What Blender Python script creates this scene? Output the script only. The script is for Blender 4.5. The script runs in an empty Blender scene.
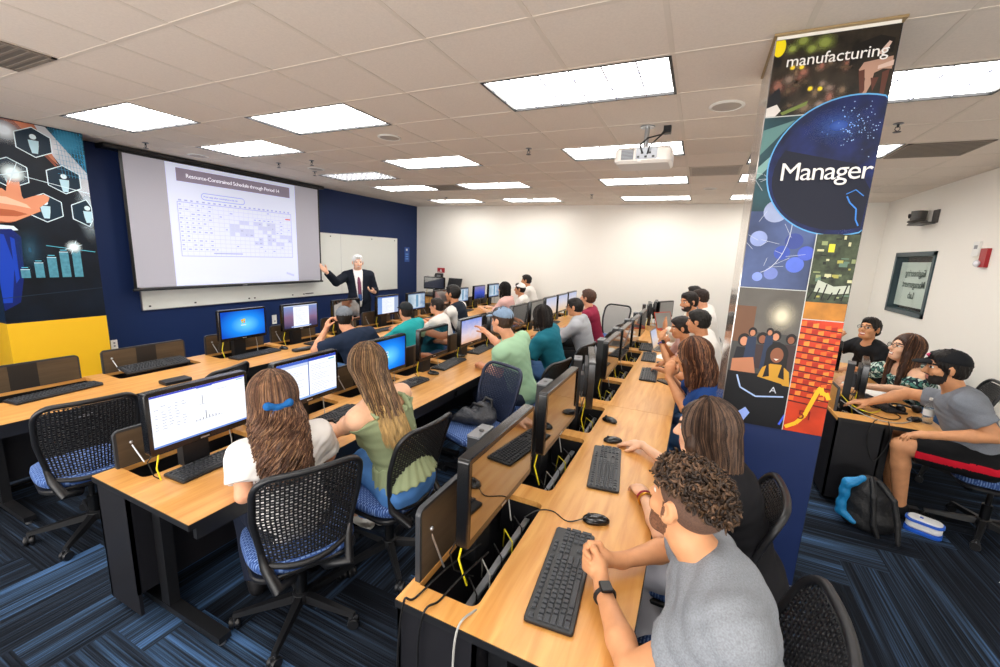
import bpy, bmesh, math, random
import numpy as np
from mathutils import Vector, Matrix, Euler
R = math.radians
random.seed(7); rng = np.random.default_rng(7)
SC = bpy.context.scene
COL = SC.collection
H = 3.05            # ceiling height
DZ = .74            # desk height
G = .61             # ceiling module

# ------------------------------------------------------------------ materials
_M = {}
def srgb(c):
    if isinstance(c, str):
        c = tuple(int(c[i:i + 2], 16) / 255 for i in (0, 2, 4))
    return tuple((x / 12.92 if x <= .04045 else ((x + .055) / 1.055) ** 2.4) for x in c)
def mat(name, col, rough=.6, metal=0., spec=.5, emit=None, es=1., noise=None, bump=None, alpha=None, coat=0., ior=1.5, trans=0.):
    """noise=(scale, amount, stretch xyz) mottles the colour; bump=(scale, strength, distance)."""
    if name in _M: return _M[name]
    m = bpy.data.materials.new(name); m.use_nodes = True
    nt = m.node_tree; b = nt.nodes['Principled BSDF']
    c = srgb(col) + (1,)
    b.inputs['Base Color'].default_value = c
    b.inputs['Roughness'].default_value = rough
    b.inputs['Metallic'].default_value = metal
    b.inputs['Specular IOR Level'].default_value = spec
    b.inputs['IOR'].default_value = ior
    b.inputs['Coat Weight'].default_value = coat
    if trans: b.inputs['Transmission Weight'].default_value = trans
    if emit is not None:
        b.inputs['Emission Color'].default_value = srgb(emit) + (1,)
        b.inputs['Emission Strength'].default_value = es
    if alpha is not None: b.inputs['Alpha'].default_value = alpha
    tc = None
    if noise or bump: tc = nt.nodes.new('ShaderNodeTexCoord')
    if noise:
        sc, amt = noise[0], noise[1]; st = noise[2] if len(noise) > 2 else (1, 1, 1)
        mp = nt.nodes.new('ShaderNodeMapping'); mp.inputs['Scale'].default_value = st
        n = nt.nodes.new('ShaderNodeTexNoise'); n.inputs['Scale'].default_value = sc; n.inputs['Detail'].default_value = 4
        nt.links.new(tc.outputs['Object'], mp.inputs[0]); nt.links.new(mp.outputs[0], n.inputs['Vector'])
        mx = nt.nodes.new('ShaderNodeMix'); mx.data_type = 'RGBA'
        mr = nt.nodes.new('ShaderNodeMapRange'); mr.inputs['From Min'].default_value = .3; mr.inputs['From Max'].default_value = .7
        nt.links.new(n.outputs['Fac'], mr.inputs['Value']); nt.links.new(mr.outputs[0], mx.inputs['Factor'])
        mx.inputs['A'].default_value = tuple(x * (1 - amt) for x in c[:3]) + (1,)
        mx.inputs['B'].default_value = tuple(min(1, x * (1 + amt)) for x in c[:3]) + (1,)
        nt.links.new(mx.outputs['Result'], b.inputs['Base Color'])
    if bump:
        n2 = nt.nodes.new('ShaderNodeTexNoise'); n2.inputs['Scale'].default_value = bump[0]; n2.inputs['Detail'].default_value = 3
        bp = nt.nodes.new('ShaderNodeBump'); bp.inputs['Strength'].default_value = bump[1]; bp.inputs['Distance'].default_value = bump[2]
        nt.links.new(tc.outputs['Object'], n2.inputs['Vector']); nt.links.new(n2.outputs['Fac'], bp.inputs['Height'])
        nt.links.new(bp.outputs[0], b.inputs['Normal'])
    _M[name] = m
    return m
def glow(name, col, s=1.):
    if name in _M: return _M[name]
    m = bpy.data.materials.new(name); m.use_nodes = True; nt = m.node_tree
    for n in list(nt.nodes): nt.nodes.remove(n)
    o = nt.nodes.new('ShaderNodeOutputMaterial'); e = nt.nodes.new('ShaderNodeEmission')
    e.inputs[0].default_value = srgb(col) + (1,); e.inputs[1].default_value = s
    nt.links.new(e.outputs[0], o.inputs[0]); _M[name] = m
    return m

# ------------------------------------------------------------------ mesh builder
class MB:
    def __init__(s): s.v = []; s.f = []; s.m = []; s.mats = []
    def mi(s, m):
        if m not in s.mats: s.mats.append(m)
        return s.mats.index(m)
    def add(s, vs, fs, m, M=None):
        b = len(s.v)
        s.v += [tuple(M @ Vector(v)) for v in vs] if M is not None else [tuple(v) for v in vs]
        k = s.mi(m)
        for f in fs: s.f.append(tuple(b + i for i in f)); s.m.append(k)
        return s
    def box(s, x0, x1, y0, y1, z0, z1, m, M=None):
        v = [(x0, y0, z0), (x1, y0, z0), (x1, y1, z0), (x0, y1, z0), (x0, y0, z1), (x1, y0, z1), (x1, y1, z1), (x0, y1, z1)]
        return s.add(v, [(0, 3, 2, 1), (4, 5, 6, 7), (0, 1, 5, 4), (1, 2, 6, 5), (2, 3, 7, 6), (3, 0, 4, 7)], m, M)
    def prism(s, pts, z0, z1, m, M=None):
        n = len(pts); v = [(p[0], p[1], z0) for p in pts] + [(p[0], p[1], z1) for p in pts]
        f = [tuple(range(n - 1, -1, -1)), tuple(range(n, 2 * n))] + [(i, (i + 1) % n, n + (i + 1) % n, n + i) for i in range(n)]
        return s.add(v, f, m, M)
    def rbox(s, x0, x1, y0, y1, z0, z1, r, m, M=None, seg=4, e=0.):
        """box with rounded vertical corners (in xy) and an eased top edge of size e"""
        def ring(d):
            rr = max(r - d, .0005); P = []
            for cx, cy, a in ((x1 - r, y1 - r, 0), (x0 + r, y1 - r, 90), (x0 + r, y0 + r, 180), (x1 - r, y0 + r, 270)):
                for k in range(seg + 1):
                    t = R(a + 90 * k / seg); P.append((cx + rr * math.cos(t), cy + rr * math.sin(t)))
            return P
        rings = [(ring(e), z0), (ring(0), z0 + e), (ring(0), z1 - e), (ring(e), z1)] if e else [(ring(0), z0), (ring(0), z1)]
        n = len(rings[0][0]); v = [(p[0], p[1], z) for P, z in rings for p in P]; f = [tuple(range(n - 1, -1, -1)), tuple(range(n * (len(rings) - 1), n * len(rings)))]
        for k in range(len(rings) - 1):
            f += [(k * n + i, k * n + (i + 1) % n, (k + 1) * n + (i + 1) % n, (k + 1) * n + i) for i in range(n)]
        return s.add(v, f, m, M)
    def tube(s, pts, r, m, n=8, M=None, cap=True):
        pts = [Vector(p) for p in pts]; rs = r if isinstance(r, (list, tuple)) else [r] * len(pts)
        v = []; up = Vector((0, 0, 1)); prev = None
        for i, p in enumerate(pts):
            d = (pts[min(i + 1, len(pts) - 1)] - pts[max(i - 1, 0)])
            d = d.normalized() if d.length > 1e-9 else Vector((0, 0, 1))
            if prev is None:
                a = d.cross(up) if abs(d.dot(up)) < .95 else d.cross(Vector((1, 0, 0)))
            else: a = prev - d * prev.dot(d)
            a = a.normalized(); prev = a; b = d.cross(a)
            for k in range(n):
                t = 2 * math.pi * k / n; v.append(p + (a * math.cos(t) + b * math.sin(t)) * rs[i])
        f = []
        for i in range(len(pts) - 1):
            for k in range(n):
                f.append((i * n + k, i * n + (k + 1) % n, (i + 1) * n + (k + 1) % n, (i + 1) * n + k))
        if cap: f += [tuple(range(n - 1, -1, -1)), tuple(range((len(pts) - 1) * n, len(pts) * n))]
        return s.add(v, f, m, M)
    def lathe(s, prof, m, n=24, M=None):
        v = []; f = []
        for r_, z in prof:
            for k in range(n):
                t = 2 * math.pi * k / n; v.append((r_ * math.cos(t), r_ * math.sin(t), z))
        for i in range(len(prof) - 1):
            for k in range(n): f.append((i * n + k, i * n + (k + 1) % n, (i + 1) * n + (k + 1) % n, (i + 1) * n + k))
        f += [tuple(range(n - 1, -1, -1)), tuple(range((len(prof) - 1) * n, len(prof) * n))]
        return s.add(v, f, m, M)
    def sphere(s, c, r, m, n=10, M=None):
        r = r if isinstance(r, tuple) else (r, r, r); v = []; f = []
        for i in range(n + 1):
            a = math.pi * i / n
            for k in range(2 * n):
                t = math.pi * k / n; v.append((c[0] + r[0] * math.sin(a) * math.cos(t), c[1] + r[1] * math.sin(a) * math.sin(t), c[2] - r[2] * math.cos(a)))
        for i in range(n):
            for k in range(2 * n): f.append((i * 2 * n + k, i * 2 * n + (k + 1) % (2 * n), (i + 1) * 2 * n + (k + 1) % (2 * n), (i + 1) * 2 * n + k))
        return s.add(v, f, m, M)
    def build(s, name, parent=None, smooth=35, loc=None, rz=None):
        me = bpy.data.meshes.new(name); me.from_pydata(s.v, [], s.f); me.validate()
        for m in s.mats: me.materials.append(m)
        if len(me.polygons) == len(s.m): me.polygons.foreach_set('material_index', s.m)
        me.update()
        if smooth:
            me.shade_smooth(); me.set_sharp_from_angle(angle=R(smooth))
        o = bpy.data.objects.new(name, me); COL.objects.link(o)
        if parent is not None: o.parent = parent
        if loc is not None: o.location = loc
        if rz is not None: o.rotation_euler = (0, 0, rz)
        return o

def tag(o, label=None, cat=None, group=None, kind=None):
    if label: o['label'] = label
    if cat: o['category'] = cat
    if group: o['group'] = group
    if kind: o['kind'] = kind
    return o
def empty(name, loc=(0, 0, 0), rz=0, label=None, cat=None, group=None, s=1.):
    o = bpy.data.objects.new(name, None); COL.objects.link(o); o.empty_display_size = .1
    o.location = loc; o.rotation_euler = (0, 0, rz); o.scale = (s, s, s)
    return tag(o, label, cat, group)
def copy_tree(o, parent=None, loc=None, rz=None, label=None, group=None, s=None):
    c = o.copy(); COL.objects.link(c)
    if parent is not None: c.parent = parent
    if loc is not None: c.location = loc
    if rz is not None: c.rotation_euler = (0, 0, rz)
    if s is not None: c.scale = (s, s, s)
    if label: c['label'] = label
    if group: c['group'] = group
    for ch in list(o.children): copy_tree(ch, c)
    return c
def text_mesh(txt, size, m, name='lettering', parent=None, M=None, extrude=.001, align='LEFT', shear=0, mirror=False, spacing=1., clip=None, bold=0.):
    cu = bpy.data.curves.new(name, 'FONT'); cu.body = txt; cu.size = size; cu.align_x = align; cu.extrude = extrude; cu.space_character = spacing; cu.offset = bold
    cu.resolution_u = 3
    t = bpy.data.objects.new(name, cu); COL.objects.link(t)
    me = bpy.data.meshes.new_from_object(t.evaluated_get(bpy.context.evaluated_depsgraph_get()))
    bpy.data.objects.remove(t)
    if mirror: me.transform(Matrix.Scale(-1, 4, (1, 0, 0))); me.flip_normals()
    if M is not None: me.transform(M)
    me.materials.clear(); me.materials.append(m)
    o = bpy.data.objects.new(name, me); COL.objects.link(o)
    if parent is not None: o.parent = parent
    return o

# ------------------------------------------------------------------ implicit surfaces
class SDF:
    """smooth union of round cones and ellipsoids on a grid, meshed with surface nets"""
    def __init__(s, h): s.h = h; s.p = []
    def cone(s, a, b, ra, rb, k=.02, cut=None, op='+'):
        s.p.append(('c', np.array(a, float), np.array(b, float), ra, rb, k, cut, op)); return s
    def ell(s, c, r, k=.02, M=None, cut=None, op='+'):
        s.p.append(('e', np.array(c, float), np.array(r, float), None if M is None else np.array(M.to_3x3()), 0, k, cut, op)); return s
    def chain(s, pts, rs, k=.01):
        for i in range(len(pts) - 1): s.cone(pts[i], pts[i + 1], rs[i], rs[i + 1], k)
        return s
    def field(s):
        lo = np.full(3, 1e9); hi = -lo
        for t, a, b, c, d, k, cut, op in s.p:
            if op == '-': continue
            if t == 'c':
                r = max(c, d); lo = np.minimum(lo, np.minimum(a, b) - r); hi = np.maximum(hi, np.maximum(a, b) + r)
            else:
                r = b.max(); lo = np.minimum(lo, a - r); hi = np.maximum(hi, a + r)
        pad = 3 * s.h; lo -= pad; hi += pad
        n = np.ceil((hi - lo) / s.h).astype(int) + 1
        F = np.full(n, .5, dtype=np.float32)
        for t, a, b, c, d, k, cut, op in s.p:
            if t == 'c': r = max(c, d); l = np.minimum(a, b) - r; u = np.maximum(a, b) + r
            else: r = b.max(); l = a - r; u = a + r
            e = k + 2.5 * s.h
            i0 = np.clip(np.floor((l - e - lo) / s.h).astype(int), 0, n - 1); i1 = np.clip(np.ceil((u + e - lo) / s.h).astype(int) + 1, 1, n)
            if (i1 <= i0).any(): continue
            X = (lo[0] + s.h * np.arange(i0[0], i1[0]))[:, None, None]; Y = (lo[1] + s.h * np.arange(i0[1], i1[1]))[None, :, None]; Z = (lo[2] + s.h * np.arange(i0[2], i1[2]))[None, None, :]
            if t == 'c':
                ab = b - a; L2 = float(ab @ ab) + 1e-12
                h_ = np.clip(((X - a[0]) * ab[0] + (Y - a[1]) * ab[1] + (Z - a[2]) * ab[2]) / L2, 0, 1)
                D = np.sqrt((X - a[0] - h_ * ab[0]) ** 2 + (Y - a[1] - h_ * ab[1]) ** 2 + (Z - a[2] - h_ * ab[2]) ** 2) - (c + (d - c) * h_)
            else:
                x, y, z = X - a[0], Y - a[1], Z - a[2]
                if c is not None:
                    Mi = c.T; x, y, z = Mi[0, 0] * x + Mi[0, 1] * y + Mi[0, 2] * z, Mi[1, 0] * x + Mi[1, 1] * y + Mi[1, 2] * z, Mi[2, 0] * x + Mi[2, 1] * y + Mi[2, 2] * z
                q = np.sqrt((x / b[0]) ** 2 + (y / b[1]) ** 2 + (z / b[2]) ** 2) + 1e-9
                g = np.sqrt((x / b[0] ** 2) ** 2 + (y / b[1] ** 2) ** 2 + (z / b[2] ** 2) ** 2) + 1e-9
                D = q * (q - 1) / g
            if cut is not None:
                for cp, cn in cut:
                    D = np.maximum(D, (X - cp[0]) * cn[0] + (Y - cp[1]) * cn[1] + (Z - cp[2]) * cn[2])
            sl = tuple(slice(i0[j], i1[j]) for j in range(3)); A = F[sl]
            if op == '-': A2 = -A; 
            else: A2 = A
            if k > 0:
                w = np.clip(.5 + .5 * (A2 - D) / k, 0, 1); N = A2 * (1 - w) + D * w - k * w * (1 - w)
            else: N = np.minimum(A2, D)
            F[sl] = -N if op == '-' else N
        return F, lo, n
    def mesh(s, name, disp=None, post=None):
        F, lo, n = s.field()
        if disp is not None:
            X = lo[0] + s.h * np.arange(n[0])[:, None, None]; Y = lo[1] + s.h * np.arange(n[1])[None, :, None]; Z = lo[2] + s.h * np.arange(n[2])[None, None, :]
            F = F + disp(X, Y, Z).astype(np.float32)
        for ax in range(3):      # close the border
            sl = [slice(None)] * 3
            sl[ax] = 0; F[tuple(sl)] = np.maximum(F[tuple(sl)], .001); sl[ax] = -1; F[tuple(sl)] = np.maximum(F[tuple(sl)], .001)
        I = F < 0
        c = np.zeros(tuple(n - 1), int)
        for dx in (0, 1):
            for dy in (0, 1):
                for dz in (0, 1): c += I[dx:n[0] - 1 + dx, dy:n[1] - 1 + dy, dz:n[2] - 1 + dz]
        act = (c > 0) & (c < 8); idx = np.argwhere(act); m = len(idx)
        vid = np.full(act.shape, -1); vid[act] = np.arange(m)
        acc = np.zeros((m, 3)); cnt = np.zeros(m)
        cr = [(x, y, z) for x in (0, 1) for y in (0, 1) for z in (0, 1)]
        for ax in range(3):
            for q in cr:
                if q[ax]: continue
                q2 = list(q); q2[ax] = 1
                f0 = F[idx[:, 0] + q[0], idx[:, 1] + q[1], idx[:, 2] + q[2]]; f1 = F[idx[:, 0] + q2[0], idx[:, 1] + q2[1], idx[:, 2] + q2[2]]
                w = (f0 < 0) != (f1 < 0); t = np.where(w, f0 / np.where(w, f0 - f1, 1), 0)
                P = np.tile(np.array(q, float), (m, 1)); P[:, ax] = t
                acc[w] += P[w]; cnt[w] += 1
        V = lo + s.h * (idx + acc / cnt[:, None])
        Q = []
        for ax in range(3):
            a1, a2 = (ax + 1) % 3, (ax + 2) % 3
            sl0 = [slice(1, n[i] - 1) for i in range(3)]; sl0[ax] = slice(0, n[ax] - 1); sl1 = list(sl0); sl1[ax] = slice(1, n[ax])
            A = I[tuple(sl0)]; B = I[tuple(sl1)]; E = np.argwhere(A != B)
            if not len(E): continue
            fl = A[E[:, 0], E[:, 1], E[:, 2]]
            base = E.copy(); base[:, a1] += 1; base[:, a2] += 1
            def g(d1, d2):
                b = base.copy(); b[:, a1] -= d1; b[:, a2] -= d2; return vid[b[:, 0], b[:, 1], b[:, 2]]
            q = np.stack([g(1, 1), g(0, 1), g(0, 0), g(1, 0)], 1)
            q[~fl] = q[~fl][:, ::-1]; Q.append(q)
        Q = np.concatenate(Q); Q = Q[(Q >= 0).all(1)]
        if post is not None: V = post(V)
        return V, Q
    def obj(s, name, mats, parent=None, pick=None, disp=None, smooth_it=1, loc=None):
        V, Q = s.mesh(name, disp)
        for _ in range(smooth_it):     # one light laplacian pass
            S = np.zeros_like(V); N = np.zeros(len(V))
            for a, b in ((0, 1), (1, 2), (2, 3), (3, 0)):
                np.add.at(S, Q[:, a], V[Q[:, b]]); np.add.at(N, Q[:, a], 1)
                np.add.at(S, Q[:, b], V[Q[:, a]]); np.add.at(N, Q[:, b], 1)
            V = V * .5 + .5 * S / np.maximum(N, 1)[:, None]
        me = bpy.data.meshes.new(name)
        me.vertices.add(len(V)); me.vertices.foreach_set('co', V.astype(np.float32).ravel())
        me.loops.add(len(Q) * 4); me.loops.foreach_set('vertex_index', Q.astype(np.int32).ravel())
        me.polygons.add(len(Q)); me.polygons.foreach_set('loop_start', np.arange(0, 4 * len(Q), 4, dtype=np.int32))
        if not isinstance(mats, (list, tuple)): mats = [mats]
        for m in mats: me.materials.append(m)
        if pick is not None:
            me.polygons.foreach_set('material_index', pick(V[Q].mean(1)).astype(np.int32))
        me.update(calc_edges=True); me.shade_smooth()
        o = bpy.data.objects.new(name, me); COL.objects.link(o)
        if parent is not None: o.parent = parent
        if loc is not None: o.location = loc
        return o
# ------------------------------------------------------------------ camera
def make_camera():
    cam = bpy.data.cameras.new('camera'); o = bpy.data.objects.new('camera', cam); COL.objects.link(o)
    a, b, c = .4318, -.1871, -.0435
    M = Matrix.Rotation(a, 3, 'Z') @ Matrix.Rotation(b, 3, 'X') @ Matrix.Rotation(c, 3, 'Y')
    rt, fw, up = M.col[0], M.col[1], M.col[2]
    W = Matrix((( rt[0], up[0], -fw[0], .2721), (rt[1], up[1], -fw[1], -2.718), (rt[2], up[2], -fw[2], 1.92), (0, 0, 0, 1)))
    o.matrix_world = W; cam.sensor_width = 36; cam.lens = 419.28 / 1000 * 36; cam.clip_start = .05; cam.clip_end = 60
    SC.camera = o
make_camera()
SC.view_settings.view_transform = 'Standard'; SC.view_settings.look = 'None'; SC.view_settings.gamma = 1; SC.view_settings.use_curve_mapping = False
SC.view_settings.exposure = EXPOSURE = 0.18
w = bpy.data.worlds.new('world'); SC.world = w; w.use_nodes = True
w.node_tree.nodes['Background'].inputs[0].default_value = (.9, .95, 1, 1); w.node_tree.nodes['Background'].inputs[1].default_value = .0

XL, XR, YB, YF = -6.6, 3.03, 6.66, -4.9
m_wall = mat('wall_cream', 'f4f0e7', .85, spec=.2, bump=(300, .05, .002))
m_navy = mat('wall_navy', '0b2656', .6, spec=.35)
m_ceil = mat('ceiling_tile', 'e6dbcf', .95, spec=.1, noise=(90, .035), bump=(220, .15, .002))
m_tee = mat('ceiling_tee', 'ddd2c4', .6)
m_blk = mat('black_plastic', '16171a', .42, spec=.5)
m_blk2 = mat('black_satin', '0c0d0f', .3, spec=.5)
m_blkm = mat('black_laminate', '15151a', .5, spec=.4, bump=(400, .1, .001))
m_white = mat('white_paint', 'ecebe6', .5)
m_gry = mat('grey_metal', '8e9094', .35, metal=.7)
m_dgry = mat('dark_grey', '3a3c40', .4, metal=.3)
m_silver = mat('silver', 'b9bbbe', .3, metal=.8)

# carpet: herringbone planks, each with its own tone
def carpet_material():
    m = bpy.data.materials.new('carpet_planks'); m.use_nodes = True; nt = m.node_tree; b = nt.nodes['Principled BSDF']
    b.inputs['Roughness'].default_value = .95; b.inputs['Specular IOR Level'].default_value = .1
    uv = nt.nodes.new('ShaderNodeUVMap'); at = nt.nodes.new('ShaderNodeAttribute'); at.attribute_name = 'tone'
    def noise(sx, sy, scale, detail=3):
        mp = nt.nodes.new('ShaderNodeMapping'); mp.inputs['Scale'].default_value = (sx, sy, 1)
        nt.links.new(uv.outputs[0], mp.inputs[0]); n = nt.nodes.new('ShaderNodeTexNoise'); n.inputs['Scale'].default_value = scale; n.inputs['Detail'].default_value = detail
        nt.links.new(mp.outputs[0], n.inputs['Vector']); return n
    n1 = noise(1.2, 90, 1.0, 2); n2 = noise(.6, 16, 1.0, 2); n3 = noise(300, 300, 1., 2)
    sep = nt.nodes.new('ShaderNodeSeparateColor'); nt.links.new(at.outputs['Color'], sep.inputs[0])
    def math_(op, a, b_=None, c=None):
        n = nt.nodes.new('ShaderNodeMath'); n.operation = op
        for i, v in enumerate((a, b_, c)):
            if v is None: continue
            if isinstance(v, (int, float)): n.inputs[i].default_value = v
            else: nt.links.new(v, n.inputs[i])
        return n.outputs[0]
    fine = math_('MULTIPLY_ADD', math_('SUBTRACT', n1.outputs['Fac'], .5), 5.0, .5)
    broad = math_('MULTIPLY_ADD', math_('SUBTRACT', n2.outputs['Fac'], .5), 1.5, 0)
    t = math_('ADD', math_('MULTIPLY', fine, .30), math_('ADD', broad, math_('MULTIPLY_ADD', sep.outputs[0], (.58), .02)))
    t = math_('ADD', t, math_('MULTIPLY_ADD', n3.outputs['Fac'], .3, -.15))
    cr = nt.nodes.new('ShaderNodeValToRGB'); nt.links.new(t, cr.inputs[0])
    e = cr.color_ramp.elements; e[0].position = .08; e[0].color = srgb('13171e') + (1,); e[1].position = 1.; e[1].color = srgb('4a6c99') + (1,)
    k = e.new(.42); k.color = srgb('232b37') + (1,); k = e.new(.68); k.color = srgb('32465f') + (1,)
    nt.links.new(cr.outputs[0], b.inputs['Base Color'])
    bp = nt.nodes.new('ShaderNodeBump'); bp.inputs['Strength'].default_value = .5; bp.inputs['Distance'].default_value = .004
    nt.links.new(fine, bp.inputs['Height']); nt.links.new(bp.outputs[0], b.inputs['Normal'])
    return m
def make_floor():
    W, n = .27, 4; v = []; f = []; uvs = []; tone = []
    rr = random.Random(11)
    def plank(x0, x1, y0, y1, horiz):
        X0, X1, Y0, Y1 = [max(lo, min(hi, q)) for q, lo, hi in ((x0, XL - .1, XR + .1), (x1, XL - .1, XR + .1), (y0, YF - .1, YB + .1), (y1, YF - .1, YB + .1))]
        if X1 - X0 < 1e-4 or Y1 - Y0 < 1e-4: return
        b = len(v); v.extend([(X0, Y0, 0), (X1, Y0, 0), (X1, Y1, 0), (X0, Y1, 0)]); f.append((b, b + 1, b + 2, b + 3))
        ox, oy = rr.random() * 40, rr.random() * 40
        for x, y in ((X0, Y0), (X1, Y0), (X1, Y1), (X0, Y1)): uvs.append((x - x0 + ox, y - y0 + oy) if horiz else (y - y0 + ox, x - x0 + oy))
        tone.append(rr.choice((.0, .1, .12, .25, .3, .45, .75, .2)))
    for r in range(int((YF) / W) - 3, int(YB / W) + 4):
        for k in range(-12, 12):
            x = (r + 2 * n * k) * W; plank(x, x + n * W, r * W, (r + 1) * W, True)
    for c in range(int(XL / W) - 3, int(XR / W) + 4):
        for k in range(-12, 12):
            y = (c - 2 * n + 1 + 2 * n * k) * W; plank(c * W, (c + 1) * W, y, y + n * W, False)
    me = bpy.data.meshes.new('floor'); me.from_pydata(v, [], f); me.materials.append(carpet_material())
    u = me.uv_layers.new(name='UVMap'); u.data.foreach_set('uv', np.array(uvs, np.float32).ravel())
    ca = me.color_attributes.new('tone', 'FLOAT_COLOR', 'CORNER'); ca.data.foreach_set('color', np.repeat(np.array([[t, t, t, 1] for t in tone], np.float32), 4, 0).ravel())
    o = bpy.data.objects.new('floor', me); COL.objects.link(o); tag(o, kind='structure')
    sub = MB().box(XL - .1, XR + .1, YF - .1, YB + .1, -.12, -.002, m_blkm); s = sub.build('floor_slab'); tag(s, kind='structure')
make_floor()
def struct(name, mb, smooth=35):
    o = mb.build(name, smooth=smooth); return tag(o, kind='structure')
struct('wall_left', MB().box(XL - .12, XL, YF, YB + .12, 0, H, m_navy))
struct('wall_back', MB().box(XL, XR + .12, YB, YB + .12, 0, H, m_wall))
struct('wall_front', MB().box(XL - .12, XR + .12, YF - .12, YF, 0, H, m_wall))
# right wall with the window opening
WY0, WY1, WZ0, WZ1 = 4.66, 5.90, 1.31, 2.20
mw = MB()
mw.box(XR, XR + .12, YF, WY0, 0, H, m_wall); mw.box(XR, XR + .12, WY1, YB, 0, H, m_wall)
mw.box(XR, XR + .12, WY0, WY1, 0, WZ0, m_wall); mw.box(XR, XR + .12, WY0, WY1, WZ1, H, m_wall)
struct('wall_right', mw)
for nm, a in (('baseboard_left', (XL, XL + .012, -.17, YB)), ('baseboard_back', (XL, XR, YB - .012, YB)), ('baseboard_right', (XR - .012, XR, YF, YB))):
    struct(nm, MB().box(*a, 0, .1, m_blk))

# ceiling: tiles with real recesses for lights, tees as raised strips
LIGHTS = [(-2, 0), (-6, 0), (-9, -1), (-9, 1), (-6, 3), (-9, 4), (-9, 6), (-6, 6), (-9, 9), (-6, 9), (-2, 3), (-2, 6), (-2, 9),
          (1, 1), (1, 4), (1, 6), (1, 9), (-6, -4), (-9, -6), (-2, -4), (-6, -7), (-2, -7), (1, -3), (1, -6), (-9, -4)]  # entries past the named ones are out of view, added to illuminate the room
occ = {(i + a, j) for i, j in LIGHTS for a in (0, 1)}
mc = MB(); i0, i1, j0, j1 = -11, 5, -9, 11
for i in range(i0, i1):
    for j in range(j0, j1):
        if (i, j) in occ: continue
        x0, x1 = max(i * G, XL), min((i + 1) * G, XR); y0, y1 = max(j * G, YF), min((j + 1) * G, YB)
        if x1 <= x0 or y1 <= y0: continue
        mc.box(x0 + .011, x1 - .011, y0 + .011, y1 - .011, H, H + .02, m_ceil)
struct('ceiling', mc, 0)
mt = MB()
def tee(x0, x1, y0, y1, d=.002): mt.box(x0, x1, y0, y1, H - d, H + .025, m_tee)
for i in range(i0 + 1, i1):
    if XL < i * G < XR:
        for j in range(j0, j1):
            if (i - 1, j) in occ and (i, j) in occ and any((i - 1, j) == L for L in LIGHTS): continue
            tee(i * G - .013, i * G + .013, max(j * G, YF), min((j + 1) * G, YB))
for j in range(j0 + 1, j1):
    if YF < j * G < YB: tee(XL, XR, j * G - .0125, j * G + .0125, .0026)
tee(XL, XL + .02, YF, YB); tee(XR - .02, XR, YF, YB); tee(XL, XR, YB - .02, YB)
struct('trim_1', mt, 0)
struct('ceiling_slab', MB().box(XL - .12, XR + .12, YF - .12, YB + .12, H + .16, H + .26, m_white))

# lights
LS = 10.0; FILLP = 260
def diffuser_mat(name, s):
    m = bpy.data.materials.new(name); m.use_nodes = True; nt = m.node_tree
    for n in list(nt.nodes): nt.nodes.remove(n)
    o = nt.nodes.new('ShaderNodeOutputMaterial'); e = nt.nodes.new('ShaderNodeEmission')
    e.inputs[0].default_value = (1, .97, .93, 1); e.inputs[1].default_value = s; nt.links.new(e.outputs[0], o.inputs[0]); return m
m_diff = diffuser_mat('light_diffuser', LS)
m_lv = mat('louver_line', 'aeb2c4', .5)
lt = empty('ceiling_light', (0, 0, 0), label='x', cat='light', group='recessed ceiling lights')
d = MB().box(.02, 2 * G - .02, .02, G - .02, H + .012, H + .02, m_diff).build('diffuser', lt)
fr = MB()
for a in ((0.006, .024, .006, G - .006), (2 * G - .024, 2 * G - .006, .006, G - .006), (.006, 2 * G - .006, .006, .021), (.006, 2 * G - .006, G - .021, G - .006)):
    fr.box(*a, H - .005, H + .05, m_blk)
fr.box(0, 2 * G, 0, G, H + .06, H + .12, m_white)
fr.build('frame', lt)
lv = MB()
for k in range(1, 6): lv.box(k * 2 * G / 6 - .0045, k * 2 * G / 6 + .0045, .02, G - .02, H + .002, H + .010, m_lv)
for k in range(1, 3): lv.box(.02, 2 * G - .02, k * G / 3 - .004, k * G / 3 + .004, H + .002, H + .010, m_lv)
lv.build('louver', lt)
LL = ['nearest big ceiling light, above the middle row of desks', 'big ceiling light second from the navy wall, near the front of the room', 'ceiling light just above the top of the businessman wall poster', 'ceiling light above the top left corner of the projection screen',
      'ceiling light just beyond the round speaker on the left side', 'chequered dimmer ceiling fixture above the right corner of the projection screen', 'ceiling light left of the small ceiling vent, near the whiteboard', 'ceiling light right of the small ceiling vent', 'farthest ceiling light nearest the navy wall corner', 'farthest ceiling light in the second column from the navy wall',
      'ceiling light directly behind the hanging projector', 'ceiling light second beyond the hanging projector', 'farthest ceiling light straight beyond the projector, touching the back wall', 'big ceiling light cut by the right edge of the printed column', 'ceiling light peeking out on both sides of the printed column', 'small sliver of light left of the column, second from the back wall', 'small sliver of light left of the column, nearest the back wall']
for k, (i, j) in enumerate(LIGHTS):
    o = lt if k == 0 else copy_tree(lt)
    o.location = (i * G, j * G, 0)
    o['label'] = LL[k] if k < len(LL) else 'added unseen ceiling light behind the photographer'
    if k == 5:
        q = MB()
        for a in range(1, 12): q.box(a * 2 * G / 12 - .012, a * 2 * G / 12 + .012, .02, G - .02, H - .001, H + .010, m_gry)
        for a in range(1, 6): q.box(.02, 2 * G - .02, a * G / 6 - .012, a * G / 6 + .012, H - .001, H + .010, m_gry)
        for ch_ in list(o.children):
            if ch_.name.startswith('louver'): bpy.data.objects.remove(ch_)
        q.build('louver', o)
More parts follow.
